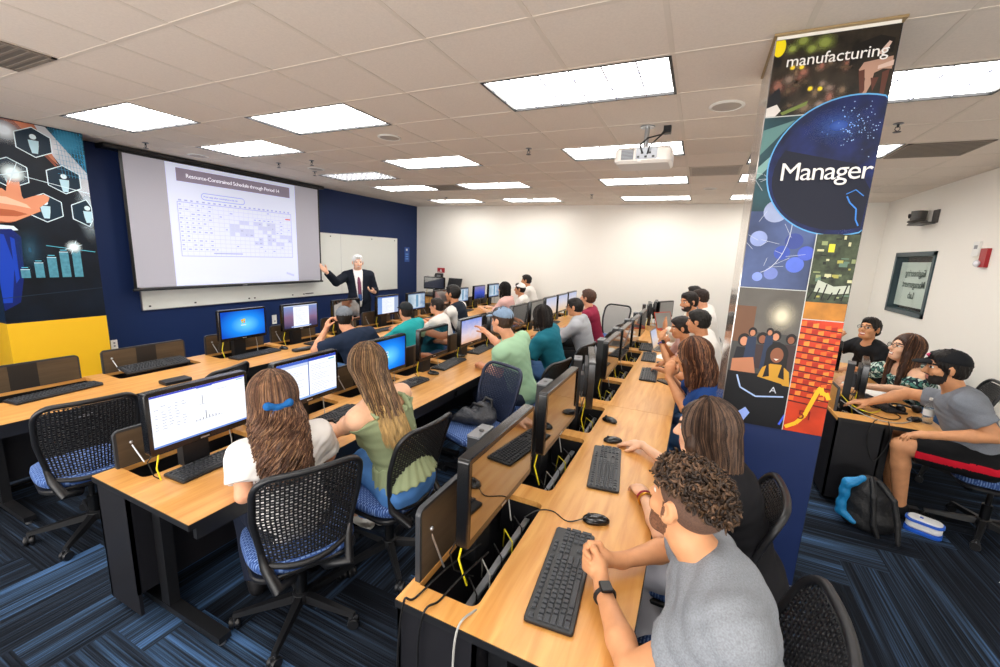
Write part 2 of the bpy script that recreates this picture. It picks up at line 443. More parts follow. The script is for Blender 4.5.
# column in front, column on the left
m_colside = mat('column_side', 'c9b79c', .35, spec=.6)
struct('column_front', MB().box(.49, .967, -.05, .46, 0, H, m_wall))
m_yel = mat('paint_yellow', 'f2bd1d', .5)
struct('column_left', MB().box(XL, -6.2, -.985, -.17, 0, H, m_navy))
struct('trim_2', MB().box(XL + .0, -6.196, -.989, -.166, .0, .98, m_yel))
struct('trim_3', MB().box(.475, .985, -.068, .475, H - .014, H - .004, mat('tan_trim', 'a0885f', .5)))
struct('trim_4', MB().box(.486, .971, -.054, .464, 0, .1, mat('navy_base', '1b2340', .5)).box(.485, .972, -.055, .465, .1, .108, m_silver))

wl = bpy.data.lights.new('rear_fill', 'AREA'); wl.shape = 'RECTANGLE'; wl.size = 8.6; wl.size_y = 1.5; wl.energy = FILLP; wl.color = (1, .97, .95); wl.spread = R(150)
wo = bpy.data.objects.new('rear_fill', wl); COL.objects.link(wo); wo.location = (-1.7, YF + .06, 1.5); wo.rotation_euler = (R(90 + 14), 0, 0)  # unseen fill light added behind the camera to brighten ceiling and walls
# ------------------------------------------------------------------ desks
def wood_material(name='desk_maple', base='dfa860', dark='c98a42'):
    m = bpy.data.materials.new(name); m.use_nodes = True; nt = m.node_tree; b = nt.nodes['Principled BSDF']
    b.inputs['Roughness'].default_value = .34; b.inputs['Specular IOR Level'].default_value = .5
    tc = nt.nodes.new('ShaderNodeTexCoord'); mp = nt.nodes.new('ShaderNodeMapping'); mp.inputs['Scale'].default_value = (9, .8, 9)
    n = nt.nodes.new('ShaderNodeTexNoise'); n.inputs['Scale'].default_value = 3; n.inputs['Detail'].default_value = 6; n.inputs['Distortion'].default_value = .6
    nt.links.new(tc.outputs['Object'], mp.inputs[0]); nt.links.new(mp.outputs[0], n.inputs['Vector'])
    cr = nt.nodes.new('ShaderNodeValToRGB'); nt.links.new(n.outputs['Fac'], cr.inputs[0]); e = cr.color_ramp.elements
    e[0].position = .3; e[0].color = srgb(dark) + (1,); e[1].position = .7; e[1].color = srgb(base) + (1,)
    nt.links.new(cr.outputs[0], b.inputs['Base Color']); return m
m_wood = wood_material()
m_wood2 = wood_material('lid_laminate', '5d4e3c', '4a3d2f')
m_lidmid = mat('lid_recess', '241f1b', .5)
m_key = mat('key_plastic', '34373c', .45, spec=.4)
m_kbd = mat('keyboard_body', '0c0d10', .4)
m_yelc = mat('yellow_cable', 'e3d21c', .5)
m_cable = mat('black_cable', '0b0b0c', .5)
m_wcab = mat('grey_cable', 'a7a7a2', .5)

def desk_table(x0, x1, y0, y1, slots, label, group, sx0, sx1, first=True, last=False):
    """a training table: top with wells, wire trough behind, T legs.  slots = [(ya, yb)]"""
    t = empty('training_table', (x0, y0, 0), label=label, cat='table', group=group)
    mb = MB(); X0, X1, L = 0., x1 - x0, y1 - y0; a, b = sx0 - x0, sx1 - x0; th = .028
    sl = [(p - y0, q - y0) for p, q in slots]
    mb.box(b, X1, 0, L, DZ - th, DZ, m_wood); mb.box(X0, a, 0, L, DZ - th, DZ, m_wood) if a > .004 else None
    e = [0.] + [v for p in sl for v in p] + [L]
    for k in range(0, len(e), 2):
        if e[k + 1] - e[k] > .002: mb.box(max(a, 0), b, e[k], e[k + 1], DZ - th, DZ, m_wood)
    r = .035
    for p, q in sl:           # rounded inner corners of each well
        for yy, s in ((p, 1), (q, -1)):
            pts = [(b, yy)] + [(b - r + r * math.cos(u), yy + s * (r - r * math.sin(u))) for u in [R(v) for v in range(0, 91, 15)]]
            pts = [(b, yy)] + [(b - r + r * math.sin(R(v)), yy + s * (r - r * math.cos(R(v)))) for v in range(0, 91, 15)]
            mb.prism(pts if s < 0 else pts[::-1], DZ - th, DZ, m_wood)
    mb.build('tabletop', t, 20)
    eb = MB(); eb.box(X1, X1 + .003, 0, L, DZ - th - .002, DZ - .002, m_blk); eb.box(0, X1, -.003, 0, DZ - th - .002, DZ - .002, m_blk)
    eb.box(X1 - .03, X1 - .005, .03, L - .03, DZ - .09, DZ - th, m_blk)
    eb.build('edge_band', t)
    tr = MB(); w0, w1 = a + .005, b - .005
    tr.box(0.0, .015, .01, L - .01, .04, DZ - th, m_blkm); tr.box(b + .03, b + .042, .01, L - .01, .16, DZ - th, m_blkm)
    tr.box(.02, b + .025, .03, L - .03, .30, .312, m_blkm)
    tr.box(0, b + .042, .01, .025, .04, DZ - th, m_blkm); tr.box(0, b + .042, L - .025, L - .01, .04, DZ - th, m_blkm)
    for p, q in sl:
        tr.box(w0, b, p - .012, p - .002, DZ - .22, DZ - th, m_blkm); tr.box(w0, b, q + .002, q + .012, DZ - .22, DZ - th, m_blkm)
    tr.build('cable_trough', t)
    for k, yy in enumerate((.10, L - .16)):
        lg = MB(); lg.box(b + .05, b + .12, yy, yy + .05, .05, DZ - th, m_blk).box(.02, X1 - .04, yy - .004, yy + .054, .025, .058, m_blk)
        lg.lathe([(.018, 0), (.018, .014), (.006, .016), (.006, .03)], m_gry, 12, Matrix.Translation((X1 - .07, yy + .025, 0)))
        lg.lathe([(.018, 0), (.018, .014), (.006, .016), (.006, .03)], m_gry, 12, Matrix.Translation((.05, yy + .025, 0)))
        lg.build('leg', t)
    for p, q in sl:           # rails and cable bits lying in the well
        w = MB(); w.box(b - .085, b - .06, p + .02, q - .02, DZ - .10, DZ - .088, m_gry)
        for c in range(5):
            yy = p + (q - p) * (.12 + .16 * c); col = (m_cable, m_wcab, m_cable, m_yelc, m_cable)[c]
            w.tube([(b - .04, yy, DZ - .20), (b - .06, yy + .04, DZ - .07), (b - .12, yy + .09, DZ - .06), (b - .15, yy + .15, DZ - .2)], .0035, col, 5)
        w.build('cable_tray', t)
    nm = MB(); nm.box(X1 + .003, X1 + .0045, .42, .50, DZ - .075, DZ - .06, m_silver); nm.build('name_plate', t)
    return t

def make_lid(h, w, wood=True):
    """a hinged well lid standing open, front facing +x; origin at hinge centre"""
    t = empty('well_lid')
    mb = MB(); r = .03
    pts = [(-w / 2, 0), (w / 2, 0)] + [(w / 2 - r + r * math.cos(R(v)), h - r + r * math.sin(R(v))) for v in range(0, 91, 18)] + [(-w / 2 + r - r * math.sin(R(v)), h - r + r * math.cos(R(v))) for v in range(0, 91, 18)]
    M = Matrix(((0, 0, 1, 0), (1, 0, 0, 0), (0, 1, 0, 0), (0, 0, 0, 1)))
    mb.prism(pts, -.010, .010, m_dgry, M)
    mb.build('board', t)
    fc = MB(); fc.add([(.0105, -w / 2 + .012, .004), (.0105, -w * .12, .004), (.0105, -w * .12, h - .012), (.0105, -w / 2 + .012, h - .012)], [(0, 1, 2, 3)], m_wood2)
    fc.add([(.0105, w * .12, .004), (.0105, w / 2 - .012, .004), (.0105, w / 2 - .012, h - .012), (.0105, w * .12, h - .012)], [(0, 1, 2, 3)], m_wood2)
    fc.add([(.0105, -w * .12, .004), (.0105, w * .12, .004), (.0105, w * .12, h - .012), (.0105, -w * .12, h - .012)], [(0, 1, 2, 3)], m_lidmid)
    fc.build('laminate_face', t, 0)
    bk = MB(); bk.add([(-.0105, -w / 2 + .01, .004), (-.0105, -w / 2 + .01, h - .01), (-.0105, w / 2 - .01, h - .01), (-.0105, w / 2 - .01, .004)], [(0, 1, 2, 3)], m_wood); bk.build('maple_back', t, 0)
    st = MB(); st.tube([(.0, -w / 2 + .07, h * .62), (.05, -w / 2 + .10, .01)], .004, m_silver, 6).sphere((.012, -w / 2 + .07, h * .62), .009, m_silver, 5)
    st.build('stay_arm', t)
    return t

# ------------------------------------------------------------------ monitors
def emis(c, s=1.): return glow('screen_' + c + str(s), c, s)
m_off = mat('screen_off', '050506', .04, spec=1.0, ior=2.6, coat=.0)
m_capgrey = mat('cap_grey', '77797c', .4, metal=.4)
m_bez = mat('monitor_bezel', '0d0e10', .22, spec=.6)
def gradient_screen(name, stops, s=1.15, ax=1, swirl=None):
    if name in _M: return _M[name]
    m = bpy.data.materials.new(name); m.use_nodes = True; nt = m.node_tree
    for n in list(nt.nodes): nt.nodes.remove(n)
    o = nt.nodes.new('ShaderNodeOutputMaterial'); e = nt.nodes.new('ShaderNodeEmission'); e.inputs[1].default_value = s
    tc = nt.nodes.new('ShaderNodeTexCoord'); sx = nt.nodes.new('ShaderNodeSeparateXYZ'); nt.links.new(tc.outputs['Generated'], sx.inputs[0])
    cr = nt.nodes.new('ShaderNodeValToRGB')
    src = sx.outputs[ax]
    if swirl:
        n = nt.nodes.new('ShaderNodeTexNoise'); n.inputs['Scale'].default_value = swirl[0]; nt.links.new(tc.outputs['Generated'], n.inputs['Vector'])
        a = nt.nodes.new('ShaderNodeMath'); a.operation = 'MULTIPLY_ADD'; a.inputs[1].default_value = swirl[1]; nt.links.new(n.outputs['Fac'], a.inputs[0]); nt.links.new(src, a.inputs[2])
        a2 = nt.nodes.new('ShaderNodeMath'); a2.operation = 'SUBTRACT'; a2.inputs[1].default_value = swirl[1] * .5; nt.links.new(a.outputs[0], a2.inputs[0]); src = a2.outputs[0]
    nt.links.new(src, cr.inputs[0]); els = cr.color_ramp.elements
    els[0].position = stops[0][0]; els[0].color = srgb(stops[0][1]) + (1,); els[1].position = stops[-1][0]; els[1].color = srgb(stops[-1][1]) + (1,)
    for p, c in stops[1:-1]: k = els.new(p); k.color = srgb(c) + (1,)
    nt.links.new(cr.outputs[0], e.inputs[0]); nt.links.new(e.outputs[0], o.inputs[0]); _M[name] = m; return m
def blue_desktop():
    if 'blue_desktop' in _M: return _M['blue_desktop']
    m = bpy.data.materials.new('blue_desktop'); m.use_nodes = True; nt = m.node_tree
    for n in list(nt.nodes): nt.nodes.remove(n)
    o = nt.nodes.new('ShaderNodeOutputMaterial'); e = nt.nodes.new('ShaderNodeEmission'); e.inputs[1].default_value = 1.1
    tc = nt.nodes.new('ShaderNodeTexCoord'); mp = nt.nodes.new('ShaderNodeMapping'); mp.inputs['Location'].default_value = (0, -.65, -.50); mp.inputs['Scale'].default_value = (0, 1.2, 1.1)
    g = nt.nodes.new('ShaderNodeTexGradient'); g.gradient_type = 'SPHERICAL'; nt.links.new(tc.outputs['Generated'], mp.inputs[0]); nt.links.new(mp.outputs[0], g.inputs[0])
    cr = nt.nodes.new('ShaderNodeValToRGB'); nt.links.new(g.outputs['Fac'], cr.inputs[0]); el = cr.color_ramp.elements
    el[0].position = .25; el[0].color = srgb('1549b8') + (1,); el[1].position = 1; el[1].color = srgb('6fd2ff') + (1,); k = el.new(.6); k.color = srgb('1f86ea') + (1,)
    nt.links.new(cr.outputs[0], e.inputs[0]); nt.links.new(e.outputs[0], o.inputs[0]); _M['blue_desktop'] = m; return m
def screen_quads(kind, w, h):
    """rectangles (u0,u1,v0,v1,material) in 0..1 screen space, painted back to front"""
    q = []; rr = random.Random(hash(kind) % 1000 if False else sum(map(ord, kind)))
    wh, tx, tb = emis('f2f4fb', 1.1), emis('a8adbd'), emis('3a66c4')
    if kind == 'chart':
        q = [(0, 1, 0, 1, wh), (0, 1, 0, .035, emis('6d8fd8')), (0, 1, .965, 1, emis('4a52c8')), (.45, .62, .95, .965, tb), (.90, .985, .93, .95, emis('7cc3d8'))]
        for r_ in range(9):
            for c in range(5):
                if rr.random() < .8: q.append((.03 + .065 * c, .03 + .065 * c + rr.uniform(.02, .05), .78 - .055 * r_, .79 - .055 * r_, tx))
        q += [(.50, .506, .62, .80, emis('7a7a88')), (.66, .78, .84, .847, tx), (.46, .54, .615, .62, tx)]
        for k in range(8): q.append((.42 + .035 * k, .428 + .035 * k, .30, .30 + (.02, .03, .04, .17, .06, .05, .04, .03)[k], emis('7a7a88')))
        q.append((.40, .72, .295, .30, tx))
    elif kind == 'documents':
        q = [(0, 1, 0, 1, wh), (0, 1, 0, .05, emis('8fb0ea')), (0, .5, .93, 1, emis('4a68c8')), (.5, 1, .93, 1, emis('3a50c0')), (.0, .5, .86, .93, emis('c8d4f0')), (.492, .508, .05, 1, emis('3a60b0')), (.86, .97, .86, .9, emis('7cc3d8'))]
        for s in (0, .5):
            for r_ in range(17):
                if rr.random() < .85: q.append((s + .04, s + rr.uniform(.2, .44), .80 - .043 * r_, .808 - .043 * r_, tx))
    elif kind == 'logon':
        q = [(.47, .53, .52, .62, emis('d8f4ff')), (.485, .515, .545, .595, emis('2a66c0')), (.45, .55, .40, .47, emis('c8ecff')), (.03, .1, .05, .07, emis('9fd4f8'))]
    elif kind == 'flag':
        q = [(.44, .49, .58, .66, emis('f0a62a')), (.49, .54, .60, .68, emis('e8d23c')), (.45, .49, .51, .57, emis('b8d84c')), (.50, .53, .52, .59, emis('e87a2c')), (.43, .55, .42, .46, emis('cfe8ff'))]
    elif kind == 'page':
        q = [(.27, .74, 0, .96, emis('eef0f8', 1.1)), (.27, .74, .93, .96, emis('b8bfd0')), (0, 1, .965, 1, emis('cdd3e6')), (.2, .8, .02, .07, emis('9fb6e8'))]
        for r_ in range(14): q.append((.32, .32 + rr.uniform(.15, .37), .85 - .052 * r_, .86 - .052 * r_, emis('b8bccb')))
    elif kind == 'mail':
        q = [(0, 1, 0, 1, emis('e9edf8', 1.05)), (0, .2, 0, .93, emis('7d9fd8')), (.8, 1, 0, .93, emis('9aa9c8')), (0, 1, .93, 1, emis('5a74b8'))]
        for r_ in range(14): q.append((.24, .24 + rr.uniform(.2, .5), .86 - .058 * r_, .868 - .058 * r_, emis('a8b0c4')))
    elif kind == 'map':
        q = [(0, 1, .94, 1, emis('5a6a88')), (0, 1, 0, .05, emis('6a86b8')), (.45, .6, .1, .9, emis('6f97b4')), (.62, .66, .3, .8, emis('d6dde6'))]
    return q
SCREENS = {'chart': 'f2f4fb', 'documents': 'f2f4fb'}
def screen_base(kind):
    if kind == 'off': return m_off
    if kind in ('logon', 'flag'): return blue_desktop()
    if kind in ('chart', 'documents', 'mail'): return emis('f2f4fb', 1.1)
    if kind == 'page': return gradient_screen('mountain_desktop', [(0, '3c3a5c'), (.45, '8a6a88'), (1, '7a98d0')], 1.0, 2, (3, .4))
    if kind == 'cloud': return gradient_screen('cloud_desktop', [(0, 'd8a98c'), (.35, 'd8c8d0'), (1, '8296d8')], 1.05, 2, (5, .5))
    if kind == 'map': return gradient_screen('map_picture', [(0, '8fa6b8'), (.5, 'c8d4dc'), (1, '7f98b8')], 1.0, 1, (4, .8))
    if kind == 'car': return gradient_screen('blue_picture', [(0, '20305c'), (.45, '4a5cc8'), (1, '8a84a8')], .9, 2, (3, .5))
    if kind == 'pale': return gradient_screen('pale_picture', [(0, 'e6c49c'), (.5, 'd6d0d8'), (1, 'bcc4e0')], .95, 2, (3, .4))
    return m_off
def monitor(kind, w=.51, h=.315, lift=True, tilt=0., logo=True):
    """flat monitor facing +x, origin on the desk plane under its middle"""
    t = empty('computer_monitor'); zb = .155; r = .018; zt = zb + h
    M = Matrix.Translation((0, 0, zb + h / 2)) @ Matrix.Rotation(tilt, 4, 'Y') @ Matrix.Translation((0, 0, -(zb + h / 2)))
    ax = Matrix(((0, 0, 1, 0), (1, 0, 0, 0), (0, 1, 0, 0), (0, 0, 0, 1)))
    bd = MB(); bd.rbox(-w / 2, w / 2, zb, zt, -.032, .016, r, m_bez, M @ ax, 4, .004)
    bd.rbox(-w * .3, w * .3, zb + .05, zt - .05, -.052, -.03, .02, m_blk, M @ ax)
    for k in range(7): bd.box(-.0525, -.0515, -w * .2, w * .2, zb + .10 + .012 * k, zb + .104 + .012 * k, m_dgry, M)
    bd.build('housing', t)
    e = .021; sw, sh = w - 2 * e, h - 2 * e - .012; z0 = zb + e + .012
    sc = MB(); sc.add([(.0168, -sw / 2, z0), (.0168, sw / 2, z0), (.0168, sw / 2, z0 + sh), (.0168, -sw / 2, z0 + sh)], [(0, 1, 2, 3)], screen_base(kind), M)
    for n, (u0, u1, v0, v1, mm) in enumerate(screen_quads(kind, sw, sh)):
        x = .0172 + .00006 * n
        # u runs left to right for the viewer, who looks toward -x
        sc.add([(x, -sw / 2 + u0 * sw, z0 + v0 * sh), (x, -sw / 2 + u1 * sw, z0 + v0 * sh), (x, -sw / 2 + u1 * sw, z0 + v1 * sh), (x, -sw / 2 + u0 * sw, z0 + v1 * sh)], [(0, 1, 2, 3)], mm, M)
    sc.build('screen', t, 0)
    if logo:
        lg = MB(); lg.box(.0165, .0172, -.022, .022, zb + .011, zb + .018, m_silver, M); lg.build('badge', t)
    if lift:
        lf = MB(); lf.box(-.130, -.075, -.065, .065, -.10, zt - .045, m_blk); lf.box(-.08, -.045, -.06, .06, zb + .06, zb + .18, m_dgry)
        lf.build('lift_box', t)
        cp = MB(); cp.rbox(-.132, -.073, -.067, .067, zt - .045, zt - .037, .006, m_capgrey); cp.lathe([(.012, 0), (.012, .001)], m_blk2, 12, Matrix.Translation((-.1, 0, zt - .035)))
        cp.build('lift_cap', t)
        for pts, r_, m_ in (([(-.03, -w * .36, zb + .05), (-.05, -w * .40, .06), (-.02, -w * .38, -.05)], .004, m_yelc), ([(-.04, -w * .30, zb + .06), (-.07, -w * .45, .10), (-.06, -w * .42, .02), (-.02, -w * .30, -.05)], .003, m_cable), ([(-.04, w * .3, zb + .04), (-.06, w * .36, .07), (-.03, w * .33, -.05)], .003, m_wcab)):
            MB().tube(pts, r_, m_, 6).build('cable', t)
    return t

# ------------------------------------------------------------------ keyboard and mouse
def make_keyboard():
    """facing +x user: long side along y, user on +x side; origin centre"""
    t = empty('keyboard'); L, W = .515, .165
    b = MB(); M = Matrix.Rotation(R(90), 4, 'Z')
    b.rbox(-L / 2, L / 2, -W / 2, W / 2, 0.002, .016, .012, m_kbd, M, 4, .003)
    b.build('keyboard_body', t)
    k = MB(); u = .0212 * L / .455 * .93
    def key(cx, cy, w=1., d=1.):
        a, c = w * u / 2 - .0016, d * u / 2 - .0016; i = .0022; z0, z1 = .015, .0225
        v = [(cx - a, cy - c, z0), (cx + a, cy - c, z0), (cx + a, cy + c, z0), (cx - a, cy + c, z0), (cx - a + i, cy - c + i, z1), (cx + a - i, cy - c + i, z1), (cx + a - i, cy + c - i, z1), (cx - a + i, cy + c - i, z1)]
        k.add(v, [(4, 5, 6, 7), (0, 1, 5, 4), (1, 2, 6, 5), (2, 3, 7, 6), (3, 0, 4, 7)], m_key, M)
    x0 = -L / 2 + .012; top = W / 2 - .022
    y = top
    for i in range(13):
        off = 0 if i == 0 else (1 + (i - 1) // 4 * .5 + .0)
        key(x0 + u * (.5 + i + (0 if i == 0 else .6 + ((i - 1) // 4) * .35)), y, .92, .9)
    rows = [[1] * 13 + [2], [1.5] + [1] * 12 + [1.5], [1.75] + [1] * 11 + [2.25], [2.25] + [1] * 10 + [2.75], [1.3, 1.1, 1.3, 6.2, 1.3, 1.1, 1.1, 1.6]]
    for r_, row in enumerate(rows):
        x = x0; yy = top - u * (1.35 + r_)
        for w_ in row: key(x + w_ * u / 2, yy, w_); x += w_ * u
    nx = x0 + 15.35 * u
    for i in range(3):
        key(nx + (i + .5) * u, top, .92, .9)
        for j in (0, 1): key(nx + (i + .5) * u, top - u * (1.35 + j))
        key(nx + (i + .5) * u, top - u * 5.35)
    key(nx + 1.5 * u, top - u * 4.35)
    px = nx + 3.35 * u
    for i in range(4):
        for j in range(5):
            if i == 3 and j in (2, 4): continue
            if j == 4 and i == 1: continue
            key(px + (i + .5 + (.5 if (j == 4 and i == 0) else 0)) * u, top - u * (1.35 + j + (.5 if (i == 3 and j in (1, 3)) else 0)), 2 if (j == 4 and i == 0) else 1, 2 if (i == 3 and j in (1, 3)) else 1)
    k.build('keycaps', t)
    return t
def make_mouse():
    t = empty('computer_mouse')
    s = SDF(.004); s.ell((0, 0, .012), (.058, .033, .024), .01, cut=[((0, 0, .002), (0, 0, -1))]); s.ell((-.02, 0, .008), (.045, .035, .018), .01, cut=[((0, 0, .002), (0, 0, -1))])
    s.obj('mouse_body', m_bez, t)
    w = MB(); w.tube([(-.036, -.004, .031), (-.036, .004, .031)], .009, m_dgry, 10); w.build('scroll_wheel', t)
    return t
def cord(name_parent, pts, r=.0028, m=None, name='cord'):
    # catmull-rom through the points
    P = [Vector(p) for p in pts]; P = [P[0] * 2 - P[1]] + P + [P[-1] * 2 - P[-2]]; out = []
    for i in range(1, len(P) - 2):
        for k in range(8):
            t = k / 8; a, b, c, d = P[i - 1:i + 3]
            out.append(.5 * ((2 * b) + (c - a) * t + (2 * a - 5 * b + 4 * c - d) * t * t + (3 * b - a - 3 * c + d) * t ** 3))
    out.append(P[-2])
    return MB().tube(out, r, m or m_cable, 6).build(name, name_parent)

# ------------------------------------------------------------------ task chair (faces +y, origin on the floor under the seat)
def seat_fabric():
    m = bpy.data.materials.new('blue_dotted_fabric'); m.use_nodes = True; nt = m.node_tree; b = nt.nodes['Principled BSDF']; b.inputs['Roughness'].default_value = .9
    tc = nt.nodes.new('ShaderNodeTexCoord'); br = nt.nodes.new('ShaderNodeTexBrick'); mp = nt.nodes.new('ShaderNodeMapping'); mp.inputs['Scale'].default_value = (34, 34, 34)
    br.inputs['Scale'].default_value = 1.; br.inputs['Brick Width'].default_value = .8; br.inputs['Row Height'].default_value = .42; br.inputs['Mortar Size'].default_value = .17; br.inputs['Mortar Smooth'].default_value = .6
    br.inputs['Color1'].default_value = srgb('7d98c8') + (1,); br.inputs['Color2'].default_value = srgb('5f7cb4') + (1,); br.inputs['Mortar'].default_value = srgb('25457f') + (1,)
    nt.links.new(tc.outputs['Object'], mp.inputs[0]); nt.links.new(mp.outputs[0], br.inputs['Vector']); nt.links.new(br.outputs['Color'], b.inputs['Base Color']); return m
m_seat = seat_fabric(); m_mesh = mat('chair_plastic', '191a1d', .38, spec=.5); m_meshblue = mat('chair_plastic_navy', '1c2740', .38, spec=.5)
def make_chair(sc_=1.1, mesh_mat=None, net=False):
    mm = mesh_mat or m_mesh
    t = empty('task_chair', s=1.)
    K = sc_
    # seat: superellipse cushion
    s = MB(); n = 40; rings = [(.86, .425), (.97, .435), (1.0, .455), (.98, .478), (.9, .492), (.6, .498), (.25, .494)]
    v = []; f = []
    for sc2, z in rings:
        for k in range(n):
            a = 2 * math.pi * k / n; c, d = math.cos(a), math.sin(a)
            x = .245 * math.copysign(abs(c) ** .62, c); y = .235 * math.copysign(abs(d) ** .62, d)
            v.append((x * sc2 * K, y * sc2 * K, (z + (-.012 * (max(0, d) ** 2) + .010 * abs(c) ** 3) * (1 if sc2 > .5 else 0)) * K))
    for i in range(len(rings) - 1):
        for k in range(n): f.append((i * n + k, i * n + (k + 1) % n, (i + 1) * n + (k + 1) % n, (i + 1) * n + k))
    f.append(tuple(range((len(rings) - 1) * n, len(rings) * n))); f.append(tuple(range(n - 1, -1, -1)))
    s.add(v, f, m_seat); s.build('seat', t, 60)
    pn = MB(); pn.rbox(-.235 * K, .235 * K, -.22 * K, .22 * K, .405 * K, .43 * K, .09 * K, m_blk, None, 6, .006); pn.box(-.09 * K, .09 * K, -.12 * K, .12 * K, .36 * K, .41 * K, m_blk)
    pn.tube([(.10 * K, .05 * K, .39 * K), (.24 * K, .06 * K, .375 * K), (.27 * K, .06 * K, .375 * K)], .008, m_blk, 8)
    pn.build('seat_pan', t)
    # backrest shell: u across, w up
    hb, wb = .50, .47
    def shp(u, w):      # u,w in -1..1 / 0..1
        wid = wb / 2 * (.80 + .20 * min(1, w * 1.9)) 
        y = -.235 - .03 * math.sin(w * math.pi * .9) * 0 - .10 * max(w, 0) ** 1.4 + .055 * (u * u) * (1 - .35 * w) + .015 * math.sin(w * math.pi)
        return (u * wid * K, y * K, (.47 + hb * w) * K)
    nu, nw = (24, 28); b = MB(); v = []; f = []
    def vid(p): v.append(p); return len(v) - 1
    U = [-.90 + 1.80 * i / nu for i in range(nu + 1)]; Wd = [.06 + .87 * j / nw for j in range(nw + 1)]
    grid = {}
    def gv(i, j):
        if (i, j) not in grid: grid[(i, j)] = vid(shp(U[i], Wd[j]))
        return grid[(i, j)]
    def corner_out(u, w):
        # rounded trapezoid outline
        for cu, cw, ru, rw in ((.62, .80, .28, .14), (-.62, .80, .28, .14)):
            if (u > cu if cu > 0 else u < cu) and w > cw: return ((u - cu) / ru) ** 2 + ((w - cw) / rw) ** 2 > 1
        return False
    if not net:
        for j in range(nw):
            for i in range(nu):
                cu, cw = (U[i] + U[i + 1]) / 2, (Wd[j] + Wd[j + 1]) / 2
                if corner_out(cu, cw): continue
                o4 = (gv(i, j), gv(i + 1, j), gv(i + 1, j + 1), gv(i, j + 1))
                if (i + j) % 2 == 0:       # a hole, taller near the top
                    hu = .62; hw = .84
                    du, dw = (U[1] - U[0]) / 2 * hu, (Wd[1] - Wd[0]) / 2 * hw
                    i4 = [vid(shp(cu + a * du, cw + c * dw)) for a, c in ((-1, -1), (1, -1), (1, 1), (-1, 1))]
                    for k in range(4): f.append((o4[k], o4[(k + 1) % 4], i4[(k + 1) % 4], i4[k]))
                elif j > nw - 5 or True:
                    hu, hw = .52, .5
                    du, dw = (U[1] - U[0]) / 2 * hu, (Wd[1] - Wd[0]) / 2 * hw
                    i4 = [vid(shp(cu + a * du, cw + c * dw)) for a, c in ((-1, -1), (1, -1), (1, 1), (-1, 1))]
                    for k in range(4): f.append((o4[k], o4[(k + 1) % 4], i4[(k + 1) % 4], i4[k]))
        b.add(v, f, mm); bo = b.build('backrest', t, 50)
        sd = bo.modifiers.new('thickness', 'SOLIDIFY'); sd.thickness = .006; sd.offset = 0
    else:
        f = [(gv(i, j), gv(i + 1, j), gv(i + 1, j + 1), gv(i, j + 1)) for j in range(nw) for i in range(nu) if not corner_out((U[i] + U[i + 1]) / 2, (Wd[j] + Wd[j + 1]) / 2)]
        b.add(v, f, mat('sheer_mesh', '5c6068', .8, alpha=.45)); b.build('backrest', t, 50)
    # rim of the shell
    rim = []
    for w in [0.03 + .77 * k / 12 for k in range(13)]: rim.append((-.95, w))
    rim += [(-.62 - .33 * math.cos(R(a)), .80 + .17 * math.sin(R(a))) for a in range(15, 91, 15)]
    rim += [(-.62 + 1.24 * k / 8, .97) for k in range(1, 8)]
    rim += [(.62 + .33 * math.sin(R(a)), .80 + .17 * math.cos(R(a))) for a in range(0, 91, 15)]
    for w in [0.80 - .77 * k / 12 for k in range(1, 13)]: rim.append((.95, w))
    fr = MB(); fr.tube([shp(*p) for p in rim], .0145 * K, mm, 8)
    low = [shp(-.95 + 1.9 * k / 10, .03 - .05 * (1 - (k / 5 - 1) ** 2)) for k in range(11)]
    fr.tube(low, .016 * K, mm, 8); fr.build('back_frame', t, 60)
    # wishbone carrying the back, down under the seat
    wsh = MB()
    for sgn in (-1, 1):
        a = Vector(shp(sgn * .96, .20)); wsh.tube([a, Vector(shp(sgn * .96, .02)) + Vector((0, -.01, 0)), (sgn * .155 * K, -.285 * K, .42 * K), (sgn * .08 * K, -.20 * K, .375 * K), (sgn * .04 * K, -.05 * K, .37 * K)], [.013 * K, .022 * K, .027 * K, .024 * K, .02 * K], m_blk, 8)
    wsh.build('back_support', t, 60)
    gl = MB(); gl.lathe([(.028 * K, .09 * K), (.028 * K, .24 * K), (.016 * K, .241 * K), (.016 * K, .37 * K)], m_blk2, 16); gl.build('gas_lift', t)
    bs = MB(); bs.lathe([(.045 * K, .075 * K), (.05 * K, .09 * K), (.042 * K, .125 * K), (.03 * K, .13 * K)], m_blk, 18)
    for k in range(5):
        a = R(90 + 72 * k); M = Matrix.Rotation(a, 4, 'Z')
        bs.add([(.03 * K, -.024 * K, .08 * K), (.31 * K, -.014 * K, .062 * K), (.31 * K, .014 * K, .062 * K), (.03 * K, .024 * K, .08 * K), (.03 * K, -.018 * K, .122 * K), (.31 * K, -.010 * K, .083 * K), (.31 * K, .010 * K, .083 * K), (.03 * K, .018 * K, .122 * K)],
               [(0, 3, 2, 1), (4, 5, 6, 7), (0, 1, 5, 4), (1, 2, 6, 5), (2, 3, 7, 6), (3, 0, 4, 7)], m_blk, M)
    bs.build('base', t)
    for k in range(5):
        a = R(90 + 72 * k); M = Matrix.Rotation(a, 4, 'Z') @ Matrix.Translation((.305 * K, 0, .028 * K)) @ Matrix.Rotation(R(40 + 55 * k), 4, 'Z')
        c = MB()
        for sx in (-1, 1): c.lathe([(.006, -.009), (.026 * K, -.009), (.028 * K, -.004), (.028 * K, .004), (.026 * K, .009), (.006, .009)], m_blk, 16, M @ Matrix.Translation((0, sx * .014, 0)) @ Matrix.Rotation(R(90), 4, 'X'))
        c.box(-.02 * K, .02 * K, -.004, .004, -.005, .036 * K, m_dgry, M)
        c.tube([M @ Vector((0, 0, .0)), M @ Vector((0, 0, .04))], .006, m_gry, 8)
        c.build('caster', t)
    return t
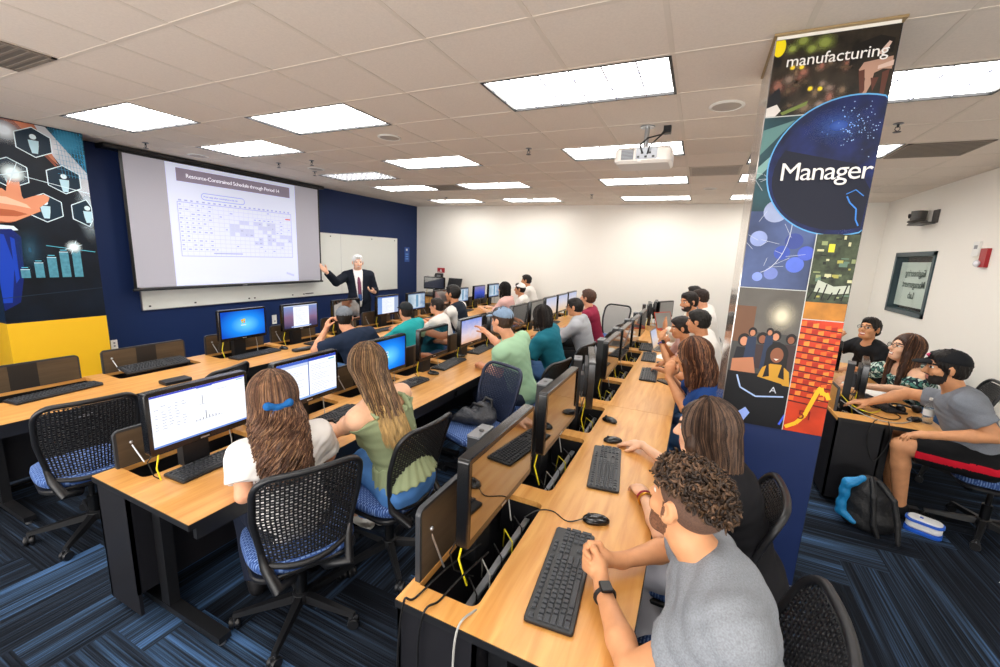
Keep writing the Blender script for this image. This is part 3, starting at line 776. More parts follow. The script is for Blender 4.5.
# ------------------------------------------------------------------ printed art helpers
def soft_mat(name, col, a=1., es=0):
    """printed soft spot: colour fading out radially"""
    if name in _M: return _M[name]
    m = bpy.data.materials.new(name); m.use_nodes = True; nt = m.node_tree; b = nt.nodes['Principled BSDF']
    b.inputs['Base Color'].default_value = srgb(col) + (1,); b.inputs['Roughness'].default_value = .5
    uv = nt.nodes.new('ShaderNodeUVMap'); mp = nt.nodes.new('ShaderNodeMapping'); mp.inputs['Location'].default_value = (-1, -1, 0); mp.inputs['Scale'].default_value = (2, 2, 1)
    g = nt.nodes.new('ShaderNodeTexGradient'); g.gradient_type = 'QUADRATIC_SPHERE'; nt.links.new(uv.outputs[0], mp.inputs[0]); nt.links.new(mp.outputs[0], g.inputs[0])
    mu = nt.nodes.new('ShaderNodeMath'); mu.operation = 'MULTIPLY'; mu.inputs[1].default_value = a; mu.use_clamp = True; nt.links.new(g.outputs['Fac'], mu.inputs[0]); nt.links.new(mu.outputs[0], b.inputs['Alpha'])
    _M[name] = m; return m
def pm(name, c, **k): return mat('print_' + name, c, .45, spec=.3, **k)
class Art:
    """flat printed shapes on a wall plane; P maps (u, v, lift) to 3-D"""
    def __init__(s, P, B=(-1e9, 1e9, -1e9, 1e9)): s.P = P; s.mb = MB(); s.n = 0; s.soft = []; s.B = B
    def lift(s): s.n += 1; return .0004 + .00003 * s.n
    def poly(s, pts, m):
        l = s.lift(); s.mb.add([s.P(u, v, l) for u, v in pts], [tuple(range(len(pts)))], m); return s
    def rect(s, u0, u1, v0, v1, m): return s.poly([(u0, v0), (u1, v0), (u1, v1), (u0, v1)], m)
    def disc(s, u, v, r, m, ry=None, n=28, clip=None):
        ry = ry or r; pts = [(u + r * math.cos(2 * math.pi * k / n), v + ry * math.sin(2 * math.pi * k / n)) for k in range(n)]
        if clip: pts = [(min(max(a, clip[0]), clip[1]), min(max(b_, clip[2]), clip[3])) for a, b_ in pts]
        return s.poly(pts, m)
    def line(s, a, b_, w, m):
        d = Vector((b_[0] - a[0], b_[1] - a[1])); n = Vector((-d.y, d.x)).normalized() * w / 2
        return s.poly([(a[0] - n.x, a[1] - n.y), (b_[0] - n.x, b_[1] - n.y), (b_[0] + n.x, b_[1] + n.y), (a[0] + n.x, a[1] + n.y)], m)
    def path(s, pts, w, m, closed=False):
        for a, b_ in zip(pts, pts[1:] + (pts[:1] if closed else [])): 
            s.n -= .9
            s.line(a, b_, w, m)
        s.n = math.ceil(s.n); return s
    def glow(s, u, v, ru, rv, m): s.soft.append((u, v, ru, rv, m, s.lift())); return s
    def build(s, name, parent):
        o = s.mb.build(name, parent, 0)
        for u, v, ru, rv, m, l in s.soft:
            me = bpy.data.meshes.new('soft_spot'); c4 = [(min(max(a, s.B[0]), s.B[1]), min(max(b_, s.B[2]), s.B[3])) for a, b_ in ((u - ru, v - rv), (u + ru, v - rv), (u + ru, v + rv), (u - ru, v + rv))]; me.from_pydata([s.P(a, b_, l) for a, b_ in c4], [], [(0, 1, 2, 3)])
            ul = me.uv_layers.new(name='UVMap'); ul.data.foreach_set('uv', [q for a, b_ in c4 for q in ((a - u + ru) / (2 * ru), (b_ - v + rv) / (2 * rv))]); me.materials.append(m)
            q = bpy.data.objects.new('soft_spot', me); COL.objects.link(q); q.parent = o
        return o
def hexa(c, r, rot=30): return [(c[0] + r * math.cos(R(rot + 60 * k)), c[1] + r * math.sin(R(rot + 60 * k)) * .96) for k in range(6)]

# ------------------------------------------------------------------ businessman poster on the left column
pbg = pm('poster_dark', '0b1420', noise=(3, .5))
def make_poster():
    t = empty('wall_poster', (-6.19, -.58, 1.0), label='tall dark poster of a hand touching hexagons, above the yellow panel', cat='poster')
    L = t.location
    P = lambda u, v, l: (-6.193 + l - L.x, u - L.y, v - L.z)
    b = MB(); b.box(-6.2 - L.x, -6.193 - L.x, -.988 - L.y, -.168 - L.y, .985 - L.z, 3.045 - L.z, pbg); b.box(XL - L.x, -6.193 - L.x, -.992 - L.y, -.985 - L.y, .985 - L.z, 3.045 - L.z, pm('poster_side', '16283c')); b.build('backing', t, 0)
    a = Art(P, (-.985, -.17, .99, 3.04)); w = pm('ice', 'dff4fb'); cy = pm('cyan', '5fc3dc'); tl = pm('teal', '1f5f7c'); sk = pm('skin', 'e0936f'); sk2 = pm('skin_dark', 'b4603f'); sk3 = pm('skin_light', 'f2c2a4'); bl = pm('suit_blue', '1540b4'); bl2 = pm('suit_dark', '0a1f68')
    a.glow(-.30, 2.93, .34, .30, soft_mat('soft_teal', '2b86ac', 1.6)).glow(-.12, 2.72, .18, .42, soft_mat('soft_blue', '2f97c4', 1.3))
    a.poly([(-.47, 3.04), (-.60, 3.04), (-.36, 2.62), (-.17, 2.2), (-.17, 2.62)], pm('shirt_white', 'c9ccd4', noise=(5, .2)))
    a.poly([(-.60, 3.04), (-.98, 3.04), (-.80, 2.93), (-.55, 2.80), (-.38, 2.58)], pm('face_brown', '8d4a35', noise=(6, .35)))
    a.poly([(-.40, 2.66), (-.55, 3.04), (-.70, 3.04), (-.52, 2.80)], pm('face_warm', 'c47a5c', noise=(6, .25)))
    a.glow(-.78, 2.93, .18, .15, soft_mat('soft_white', 'e8f4ff', 1.7)).glow(-.2, 2.2, .13, .4, soft_mat('soft_white2', 'cfe6f2', 1.))
    hx = [(-.563, 2.84), (-.768, 2.52), (-.40, 2.52), (-.58, 2.60 - .28), (-.235, 2.215), (-.945, 2.82), (-.94, 2.22)]
    hx = [(-.575, 2.86), (-.79, 2.52), (-.375, 2.52), (-.56, 2.20), (-.21, 2.18), (-.98, 2.84), (-.95, 2.2)]
    R_ = .155
    for c in hx:
        pts = [(max(p[0], -.985), p[1]) for p in hexa(c, R_)]
        pts = [(min(p[0], -.172), p[1]) for p in pts]
        a.poly(pts, pm('hex_fill', '10283a'))
        a.path(pts, .008, w, True)
    for c in ((-.575, 2.86), (-.79, 2.50), (-.375, 2.50), (-.56, 2.20), (-.21, 2.18)):
        a.disc(c[0], c[1] + .055, .026, w).poly([(c[0] - .04, c[1] + .02), (c[0] + .04, c[1] + .02), (c[0] + .035, c[1] - .04), (c[0] + .022, c[1] - .11), (c[0] - .022, c[1] - .11), (c[0] - .035, c[1] - .04)], pm('ice2', 'b8dbe8'))
    # the hand with a raised finger and a thumb
    a.poly([(-.985, 2.34), (-.86, 2.36), (-.80, 2.30), (-.72, 2.25), (-.62, 2.28), (-.60, 2.16), (-.70, 2.10), (-.80, 2.04), (-.985, 2.0)], sk)
    a.poly([(-.84, 2.30), (-.80, 2.50), (-.775, 2.545), (-.74, 2.54), (-.728, 2.50), (-.725, 2.30), (-.70, 2.24)], sk)
    a.poly([(-.72, 2.27), (-.62, 2.32), (-.55, 2.34), (-.515, 2.315), (-.53, 2.27), (-.60, 2.20), (-.66, 2.14), (-.72, 2.16)], sk)
    a.poly([(-.985, 2.28), (-.84, 2.28), (-.70, 2.22), (-.67, 2.18), (-.78, 2.20), (-.985, 2.22)], sk3)
    a.poly([(-.985, 2.16), (-.80, 2.15), (-.70, 2.12), (-.78, 2.09), (-.985, 2.08)], sk2)
    a.poly([(-.985, 2.05), (-.84, 2.02), (-.80, 2.04), (-.985, 2.0)], sk2)
    a.poly([(-.79, 2.48), (-.775, 2.53), (-.75, 2.53), (-.75, 2.44)], sk3)
    a.poly([(-.985, 2.0), (-.82, 1.99), (-.79, 1.95), (-.985, 1.92)], w)
    a.poly([(-.985, 1.95), (-.84, 1.96), (-.78, 1.88), (-.80, 1.5), (-.86, 1.2), (-.985, 1.12)], bl2)
    a.poly([(-.985, 1.92), (-.90, 1.90), (-.86, 1.6), (-.92, 1.2), (-.985, 1.2)], bl).poly([(-.86, 1.88), (-.83, 1.86), (-.84, 1.45), (-.87, 1.4)], bl)
    a.glow(-.73, 1.75, .14, .3, soft_mat('soft_teal2', '1f4f68', .9))
    for u0, u1, v1 in ((-.824, -.755, 1.54), (-.715, -.645, 1.61), (-.61, -.535, 1.67), (-.505, -.43, 1.73), (-.40, -.325, 1.81)):
        a.rect(u0, u1, 1.455, v1, pm('bar_teal', '4f8fa3', noise=(30, .2))).rect(u0, u1, v1, v1 + .006, w); a.rect(u0 + .01, u1 - .01, v1 + .02, v1 + .028, cy)
    a.line((-.985, 2.56), (-.17, 2.40), .006, w).line((-.6, 1.80), (-.19, 1.74), .006, cy)
    for c, s_ in (((-.765, 2.52), .13), ((-.375, 1.79), .09)):
        a.glow(c[0], c[1], s_, s_, soft_mat('soft_star', 'eafcff', 2.2))
        for an in (20, 70): a.poly([(c[0] + s_ * math.cos(R(an)), c[1] + s_ * math.sin(R(an))), (c[0] + .008 * math.cos(R(an + 90)), c[1] + .008 * math.sin(R(an + 90))), (c[0] - s_ * math.cos(R(an)), c[1] - s_ * math.sin(R(an))), (c[0] - .008 * math.cos(R(an + 90)), c[1] - .008 * math.sin(R(an + 90)))], w)
    a.line((-.985, 1.25), (-.17, 1.32), .006, pm('faint_line', '25384a'))
    for k in range(9): a.line((-.40 + .026 * k, 3.04), (-.38 + .026 * k, 2.55), .003, pm('cyan_dim', '3f93b8'))
    for k in range(9): a.line((-.42, 2.98 - .05 * k), (-.17, 2.96 - .05 * k), .003, pm('cyan_dim', '3f93b8'))
    a.build('print', t)
make_poster()

# ------------------------------------------------------------------ printed wrap of the front column
def make_banner():
    t = empty('column_banner', (.728, -.055, 0), label='tall printed wrap on the front column reading manufacturing and Manager', cat='banner')
    L = t.location; YP = -.058
    P = lambda u, v, l: (u - L.x, YP - l - L.y, v - L.z)
    b = MB(); b.box(.487 - L.x, .970 - L.x, YP - L.y, -.051 - L.y, .11, 3.018, pm('banner_base', '11151c')); b.build('backing', t, 0)
    sd = MB(); sd.box(.482 - L.x, .488 - L.x, YP - L.y, .46 - L.y, 1.03, 3.018, mat('banner_side', 'a8a29c', .12, metal=.55, noise=(4, .5, (1, 1, .6)))); sd.box(.969 - L.x, .972 - L.x, YP - L.y, .46 - L.y, .11, 3.018, pm('banner_side_right', '20283c', noise=(5, .5)))
    sd.build('side_panel', t, 0)
    a = Art(P, (.4875, .9695, .11, 3.016)); x0, x1 = .4875, .9695
    a.rect(x0, x1, .11, 1.035, pm('navy', '182a58'))
    # machine shop
    a.rect(x0, x1, 2.662, 3.016, pm('shop', '2a231a', noise=(14, .75)))
    rr = random.Random(4)
    for k in range(26):
        u, v = rr.uniform(x0 + .03, .80), rr.uniform(2.69, 2.90); c = rr.choice(('6e5a45', '7d6a5c', '8a5a4a', '4d3d2a', '55402c'))
        a.glow(u, v, rr.uniform(.02, .055), rr.uniform(.02, .06), soft_mat('soft_' + c, c, 1.6))
    for u, v, r_ in ((.60, 3.0, .05), (.56, 2.97, .04), (.69, 2.98, .06), (.64, 2.96, .04)): a.glow(u, v, r_, r_ * .9, soft_mat('soft_green', '7f8a3c', 1.7))
    for u, v in ((.573, 2.885), (.611, 2.882), (.66, 2.78), (.70, 2.775)): a.glow(u, v, .016, .016, soft_mat('soft_yellow', 'f2d22a', 3.))
    br = pm('bracket', 'b08a76'); br2 = pm('bracket_light', 'cfb3a4'); br3 = pm('bracket_dark', '5a3428')
    a.poly([(.80, 2.95), (.90, 2.98), (.955, 2.96), (.955, 2.90), (.86, 2.90), (.80, 2.86)], pm('dark_oval', '17120e'))
    a.poly([(.855, 2.87), (.96, 2.885), (.962, 2.83), (.93, 2.835), (.90, 2.82), (.895, 2.77), (.875, 2.71), (.868, 2.71), (.87, 2.80), (.84, 2.84)], br)
    a.poly([(.90, 2.90), (.935, 2.95), (.945, 2.945), (.925, 2.895)], br2).poly([(.91, 2.85), (.965, 2.868), (.965, 2.845), (.91, 2.835)], br2)
    a.poly([(.89, 2.80), (.92, 2.80), (.905, 2.74)], br3).poly([(.84, 2.835), (.862, 2.84), (.875, 2.75), (.862, 2.72)], br3).poly([(.93, 2.82), (.955, 2.83), (.95, 2.72), (.935, 2.70)], br3)
    a.disc(.505, 2.985, .026, pm('helmet', 'f0d916'), .045, clip=(x0, .535, 2.93, 3.015))
    a.disc(.505, 2.915, .018, pm('dark_cap', '1a1715'), .022); a.poly([(x0, 2.76), (.53, 2.80), (.545, 2.74), (.52, 2.70), (x0, 2.71)], pm('glove_dark', '17191f')); a.poly([(x0, 2.705), (.53, 2.72), (.55, 2.69), (.53, 2.665), (x0, 2.665)], pm('glove_white', 'd8d2cc')); a.poly([(.55, 2.68), (.66, 2.725), (.655, 2.705), (.56, 2.667)], pm('leaf_green', '6c7c3c'))
    a.line((x0, 2.662), (.72, 2.662), .004, pm('rule', 'c8ccc8'))
    # teal and bokeh panel
    a.rect(x0, .79, 2.06, 2.66, pm('tealpanel', '24434a', noise=(5, .5)))
    a.poly([(x0, 2.60), (.62, 2.64), (x0, 2.48)], pm('teal_streak', '5b8380')); a.poly([(x0, 2.42), (.58, 2.52), (.60, 2.50), (x0, 2.36)], pm('teal_streak2', '7fa6a0'))
    a.rect(x0, .79, 1.80, 2.20, pm('slate', '46557e', noise=(4, .45)))
    for u, v, r_, c in ((.60, 2.20, .07, '9aa6c8'), (.72, 1.93, .05, '5a74d8'), (.76, 1.99, .045, '4a5fc4'), (.655, 1.99, .045, '3f57b4'), (.62, 1.88, .04, '6f7fc0'), (.54, 2.06, .05, '8f9fd0'), (.70, 2.05, .05, '3c4c94'), (.56, 1.86, .03, '7f94dc')):
        a.disc(u, v, r_ * .8, pm('bokeh' + c, c, noise=(6, .15)), clip=(x0, .79, 1.80, 2.4))
    wr = pm('scratch', 'c3cbd6')
    for k in range(30):
        u, v = rr.uniform(.50, .70), rr.uniform(1.9, 2.4); an = rr.uniform(0, 180); l = rr.uniform(.03, .09)
        a.line((max(x0, u), v), (max(x0, min(.79, u + l * math.cos(R(an)))), v + l * math.sin(R(an))), .0016, wr)
    a.path([(max(x0, .55 + .13 * math.cos(R(t_))), 2.12 + .24 * math.sin(R(t_))) for t_ in range(-80, 90, 10)], .003, wr)
    # the globe
    C0_, r0 = (.858, 2.408), .322
    pts = [(C0_[0] + r0 * 1.02 * math.cos(R(t_)), C0_[1] + r0 * 1.02 * math.sin(R(t_))) for t_ in range(0, 360, 6)]
    a.poly([(min(u, x1), v) for u, v in pts], pm('globe_rim', '5fa6dc'))
    pts = [(C0_[0] + r0 * math.cos(R(t_)), C0_[1] + r0 * math.sin(R(t_))) for t_ in range(0, 360, 6)]
    a.poly([(min(u, x1), v) for u, v in pts], pm('globe', '0a1848', noise=(9, .8)))
    a.glow(.80, 2.60, .15, .10, soft_mat('soft_glb', '2450a4', 1.1)).glow(.90, 2.20, .07, .12, soft_mat('soft_glb2', '2a5fc0', 1.2))
    a.poly([(min(x1, C0_[0] + .30 * math.cos(R(t_))), C0_[1] - .04 + .26 * math.sin(R(t_))) for t_ in range(150, 300, 10)] + [(x1, 2.30), (.90, 2.42)], pm('globe_night', '080f26'))
    for k in range(90):
        u, v = rr.gauss(.87, .045), rr.gauss(2.60, .05)
        if (u - C0_[0]) ** 2 + (v - C0_[1]) ** 2 < .09 and u < x1 - .01: a.disc(u, v, rr.uniform(.0012, .003), pm('city', 'a9cdf4'), n=5)
    a.path([(.885, 2.27), (.90, 2.24), (.93, 2.21), (.935, 2.16), (.95, 2.13)], .006, pm('coast', '3f86dc')); a.path([(.88, 2.28), (.915, 2.30), (.95, 2.27)], .004, pm('coast', '3f86dc'))
    # laboratory
    a.rect(.79, x1, 1.654, 2.088, pm('lab', '3c4632', noise=(22, .8))); a.rect(.79, x1, 1.654, 1.745, pm('lab_floor', 'b97a2c', noise=(10, .35)))
    for k in range(34):
        u, v = rr.uniform(.80, .955), rr.uniform(1.76, 2.07); w_, h_ = rr.uniform(.008, .035), rr.uniform(.004, .02)
        a.rect(u, min(x1, u + w_), v, v + h_, pm('lb' + str(k % 6), ('8f9a6a', '1a1f16', 'c8c79a', '5f7a68', '20261c', 'a8a452')[k % 6]))
    a.rect(.85, .875, 2.0, 2.04, pm('lab_yellow', 'e2d83c')); a.poly([(.83, 1.86), (.90, 1.83), (.965, 1.84), (.965, 1.80), (.90, 1.79), (.82, 1.80)], pm('arm_white', 'b9bfae'))
    for k in range(6): a.line((.80 + .028 * k, 1.76), (.815 + .028 * k, 1.80 + .02 * (k % 3)), .006, pm('bench_leg', '14170f'))
    # orange mosaic with a rising line
    a.rect(.79, x1, 1.035, 1.654, pm('orange', 'd2401c', noise=(3.5, .4)))
    for j in range(13):
        for i in range(7):
            u = .792 + .0265 * i; v = 1.64 - .034 * j - .004 * i
            if v < 1.23: continue
            a.poly([(u, v), (min(u + .024, x1), v + .006), (min(u + .024, x1), v - .020), (u, v - .024)], pm('tile' + str((i * 3 + j * 5) % 4), ('ee6a24', 'c93a18', 'f58a34', 'b02c14')[(i * 3 + j * 5) % 4]))
    for j in range(13): a.line((.79, 1.615 - .034 * j), (x1, 1.60 - .034 * j), .007, pm('groove', '5c1a10'))
    a.path([(.80, 1.055), (.845, 1.085), (.878, 1.135), (.895, 1.20), (.918, 1.285), (.928, 1.30), (.938, 1.26), (.952, 1.275), (x1, 1.24)], .02, pm('line_yellow', 'ffc228'))
    # classroom picture
    a.rect(x0, .79, 1.035, 1.797, pm('class_wall', '41413f', noise=(3, .3))); a.rect(x0, .79, 1.56, 1.797, pm('class_wall2', '5a5650', noise=(3, .4))); a.rect(x0, .58, 1.50, 1.70, pm('class_door', '6d4a32'))
    a.glow(.70, 1.66, .09, .11, soft_mat('soft_cream', 'd8cfb4', 1.5))
    a.rect(x0, .79, 1.035, 1.33, pm('black_tee', '0c0c12')); dk = pm('hairdark', '150f0e')
    fc = [pm('face1', 'c98a68'), pm('face2', '8a5438'), pm('face3', 'b87a58')]
    for k, (u, v, s_) in enumerate(((.545, 1.51, .9), (.63, 1.53, .8), (.58, 1.56, .6), (.69, 1.55, .7), (.76, 1.54, .7), (.66, 1.57, .5))):
        a.disc(u, v, .034 * s_, dk, .042 * s_).disc(u, v - .006, .021 * s_, fc[k % 3], .028 * s_).poly([(u - .05 * s_, 1.36), (u - .035 * s_, v - .045 * s_), (u + .035 * s_, v - .045 * s_), (u + .05 * s_, 1.36)], pm('body' + str(k % 3), ('15151c', '3a2a2a', '22304a')[k % 3]))
    a.poly([(.50, 1.40), (.60, 1.42), (.62, 1.33), (.50, 1.33)], fc[2])
    u, v = .708, 1.445
    a.disc(u, v + .005, .052, dk, .065).poly([(u - .05, v), (u + .05, v), (u + .055, v - .12), (u - .055, v - .12)], dk)
    a.poly([(.625, 1.29), (.65, 1.37), (.685, 1.395), (.735, 1.395), (.775, 1.36), (.788, 1.28)], pm('mustard', 'c9952a')).disc(u, v, .030, fc[1], .042).poly([(u - .012, v - .02), (u + .012, v - .02), (u, v - .03)], pm('smile', 'f4e9e0'))
    a.poly([(u - .035, v - .02), (u - .02, v - .12), (u - .05, v - .13)], dk).poly([(u + .035, v - .02), (u + .02, v - .12), (u + .05, v - .13)], dk)
    a.poly([(x0, 1.29), (.56, 1.33), (.75, 1.29), (.788, 1.24), (.788, 1.035), (x0, 1.035)], pm('jersey', '08090f'))
    a.path([(.535, 1.31), (.56, 1.24), (.64, 1.20), (.77, 1.22)], .008, pm('piping_blue', 'a9c4f2')); a.path([(.77, 1.06), (.79, 1.12)], .01, pm('blue_bit', '3f5fe0'))
    a.poly([(.565, 1.06), (.60, 1.05), (.625, 1.10), (.60, 1.13), (.57, 1.10)], pm('patch_blue', '8fa8ec'))
    a.line((x0, 1.80), (.79, 1.80), .004, pm('rule', 'c8ccc8')).line((.79, 2.09), (.79, 1.035), .004, pm('rule', 'c8ccc8')).line((.79, 1.654), (x1, 1.654), .004, pm('rule', 'c8ccc8'))
    a.build('print', t)
    MT = Matrix(((1, 0, 0, 0), (0, 0, -1, 0), (0, 1, 0, 0), (0, 0, 0, 1)))
    wt = pm('banner_white', 'eceae6'); YL = YP - .035 - L.y + .004
    def put(s_, size, u, v, shear=None, sp=1., m=wt): return text_mesh(s_, size, m, 'lettering', t, Matrix.Translation((u - L.x, YP - .016 - L.y, v)) @ MT, .0004, spacing=sp)
    put('manufacturing', .072, .540, 2.885, sp=.97); put('Manager', .122, .585, 2.35, sp=.89)
    put('51', .07, .845, 1.115, m=pm('digits', '7c1c10')); put('A', .05, .70, 1.235, m=pm('letter_a', 'c8ccd8'))
make_banner()
for o in bpy.data.objects:      # the lettering lies flat against the print
    pass

# ------------------------------------------------------------------ projection screen and whiteboard
def make_screen():
    t = empty('projection_screen', (-6.45, 1.77, 1.2), label='large pull-down projection screen showing a pale schedule table slide', cat='projector screen')
    L = t.location; xs = -6.42
    Y0, Y1, Z0, Z1 = .285, 3.285, 1.275, 2.965
    f = MB()
    for a in ((Y0 - .035, Y0, Z0 - .03, 3.03), (Y1, Y1 + .035, Z0 - .03, 3.03), (Y0, Y1, Z1, 3.03)): f.box(xs - .006 - L.x, xs + .0 - L.x, a[0] - L.y, a[1] - L.y, a[2] - L.z, a[3] - L.z, m_blk2)
    f.build('black_border', t)
    br = MB(); br.tube([(xs + .002 - L.x, Y0 - .05 - L.y, Z0 - .028 - L.z), (xs + .002 - L.x, Y1 + .05 - L.y, Z0 - .028 - L.z)], .018, m_blk, 10); br.box(xs + .02 - L.x, xs + .022 - L.x, 1.70 - L.y, 1.78 - L.y, Z0 - .034 - L.z, Z0 - .022 - L.z, m_silver); br.build('bottom_bar', t)
    hs = MB(); hs.box(XL + .002 - L.x, xs + .03 - L.x, .10 - L.y, 3.42 - L.y, 2.99 - L.z, 3.04 - L.z, m_blk); hs.build('housing', t)
    P = lambda u, v, l: (xs + l - L.x, u - L.y, v - L.z)
    a = Art(P)
    def pj(n, c, e=.30): return mat('projected_' + n, c, .8, spec=.1, emit=c, es=e)
    a.rect(Y0, Y1, Z0, Z1, pj('side', 'a9a7b0', .25))
    a.rect(.752, 2.785, Z0, Z1 - .005, pj('page', 'd3d9f0', .36))
    tx, ln, cb = pj('ink', 'a9b0cc'), pj('rule', 'c0c6de'), pj('cell', 'c4cae2')
    a.rect(.878, 2.675, 2.73, 2.905, pj('bar', '8f8596', .22))
    ol = [(1.19 + .04 - .04 * math.cos(R(t_)), 2.56 + .045 * math.sin(R(t_))) for t_ in range(-90, 91, 30)] + [(1.80 + .04 * math.cos(R(t_)), 2.56 + .045 * math.sin(R(t_))) for t_ in range(90, -91, -30)]
    a.path(ol, .008, pj('pill', '8f9ed2'), True)
    for r_ in range(12):
        v = 2.45 - .062 * r_; a.line((.86, v), (2.68, v), .004, ln)
    for c in range(24): a.line((.86 + .079 * c, 2.45), (.86 + .079 * c, 1.70), .003, ln)
    a.path([(.86, 2.45), (2.68, 2.45), (2.68, 1.70), (.86, 1.70)], .008, tx, True)
    rr = random.Random(2)
    for c in range(23): a.rect(.875 + .079 * c, .905 + .079 * c + rr.uniform(0, .01), 2.465, 2.485, tx)
    for r_ in range(11):
        for c in range(23):
            p = rr.random()
            if (2 < r_ < 7 and 8 < c < 19 and p < .55) or (6 <= r_ < 9 and c > 12 and p < .5): a.rect(.862 + .079 * c, .937 + .079 * c, 2.392 - .062 * r_, 2.448 - .062 * r_, cb)
            if (c < 6 and p < .8) or p < .18: a.rect(.875 + .079 * c, .89 + .079 * c + rr.uniform(.005, .03), 2.41 - .062 * r_, 2.425 - .062 * r_, tx)
    a.rect(2.56, 2.66, 2.345, 2.368, pj('red', 'd4807c', .3)); a.rect(1.30, 1.75, 1.735, 1.75, tx)
    for k in range(5): a.disc(2.55 + .03 * k, 1.42 - .01 * k, .02, cb, n=10)
    a.build('fabric', t)
    MT = Matrix(((0, 0, 1, 0), (1, 0, 0, 0), (0, 1, 0, 0), (0, 0, 0, 1)))
    def put(s_, size, u, v, m, sp=1.): return text_mesh(s_, size, m, 'lettering', t, Matrix.Translation((xs + .010 - L.x, u - L.y, v - L.z)) @ MT, .0005, spacing=sp)
    put('Resource-Constrained Schedule through Period 14', .078, .995, 2.788, pj('white', 'f6f6ff', .5), .92)
    put('Prior step after constraints to be set', .034, 1.215, 2.548, pj('blue', '7486c0', .2))
    for o in t.children:
        if o.name.startswith('lettering'): o.location.x = 0
    return t
make_screen()
wb = MB(); wb.box(-6.594, -6.575, .39, 5.81, .955, 2.18, mat('whiteboard_face', 'e6e8e2', .25, spec=.5))
w_ = wb.build('whiteboard'); tag(w_, 'long white marker board partly hidden behind the projection screen', 'whiteboard')
fr = MB()
for a in ((.38, .39, .945, 2.19), (5.81, 5.82, .945, 2.19), (.38, 5.82, 2.18, 2.19), (.38, 5.82, .945, .955)): fr.box(-6.595, -6.57, *a, m_silver)
fr.box(-6.574, -6.572, 3.98, 3.984, .955, 2.18, m_silver)
for y in (.46, 1.05, 1.9, 2.0, 2.75, 3.0, 3.7, 4.9, 5.7): fr.box(-6.575, -6.568, y, y + .025, .99 if y < 3.2 else 2.12, 1.01 if y < 3.2 else 2.14, m_blk)
fr.box(-6.575, -6.55, 3.05, 3.22, 1.0, 1.015, m_blk)
fr.build('board_frame', w_, loc=(0, 0, 0))
# small wall things
def simple(name, mb, label, cat, group=None): o = mb.build(name); return tag(o, label, cat, group)
s = MB(); s.box(-6.599, -6.59, 6.13, 6.33, 1.62, 1.99, mat('plaque_blue', '1d4a96', .4)); s.box(-6.59, -6.588, 6.19, 6.25, 1.90, 1.95, m_white)
for k in range(3): s.box(-6.59, -6.588, 6.17, 6.28, 1.80 - .06 * k, 1.83 - .06 * k, mat('plaque_ink', '5a8fd8', .4))
simple('wall_plaque', s, 'small blue plaque on the navy wall right of the whiteboard', 'sign')
s = MB(); s.box(-6.599, -6.59, .0, .07, .47, .59, m_white); s.box(-6.59, -6.588, .025, .045, .50, .52, m_gry).box(-6.59, -6.588, .025, .045, .54, .56, m_gry)
simple('wall_outlet', s, 'white outlet low on the navy wall beside the yellow panel', 'outlet')
s = MB(); s.box(-6.599, -6.58, 2.33, 2.41, .50, .66, m_white); s.box(-6.58, -6.578, 2.355, 2.385, .54, .56, m_gry)
simple('wall_outlet', s, 'white outlet on the navy wall between the first two lit monitors', 'outlet')
for k, (x, lb) in enumerate(((-6.22, 'left white outlet plate on the cream wall by the corner'), (-6.02, 'right white outlet plate on the cream wall, beside the phone'))):
    s = MB(); s.box(x - .04, x + .04, YB - .012, YB - .001, 1.15, 1.28, mat('plate', 'd9d6ce', .5)); s.box(x - .012, x + .012, YB - .014, YB - .012, 1.2, 1.23, m_gry); simple('wall_outlet', s, lb, 'outlet')
s = MB(); s.box(-5.93, -5.71, YB - .012, YB - .001, 1.38, 1.50, mat('sign_red', 'b3202a', .5)); s.add([(-5.86, YB - .013, 1.40), (-5.78, YB - .013, 1.40), (-5.82, YB - .013, 1.48)], [(0, 1, 2)], m_white); s.box(-5.92, -5.87, YB - .013, YB - .012, 1.40, 1.41, m_white)
simple('red_sign', s, 'small red sign above the wall phone', 'sign')
t = empty('wall_phone', (-5.85, YB - .05, 1.10), label='black wall phone on the cream wall under the red sign', cat='phone')
s = MB(); s.rbox(-.10, .10, -.13, .13, 0, .05, .02, m_blk, Matrix.Translation((0, .045, .13)) @ Matrix.Rotation(R(90), 4, 'X')); s.build('phone_body', t)
s = MB(); s.box(-.07, .05, -.012, -.004, .16, .22, m_gry)
for i in range(3):
    for j in range(4): s.box(-.03 + .03 * i, -.012 + .03 * i, -.012, -.004, .03 + .03 * j, .05 + .03 * j, m_gry)
s.build('keypad', t)
s = MB(); s.tube([(-.085, -.01, .02), (-.095, -.045, .06), (-.095, -.045, .20), (-.085, -.01, .25)], [.022, .017, .017, .022], m_blk, 8); s.build('handset', t)
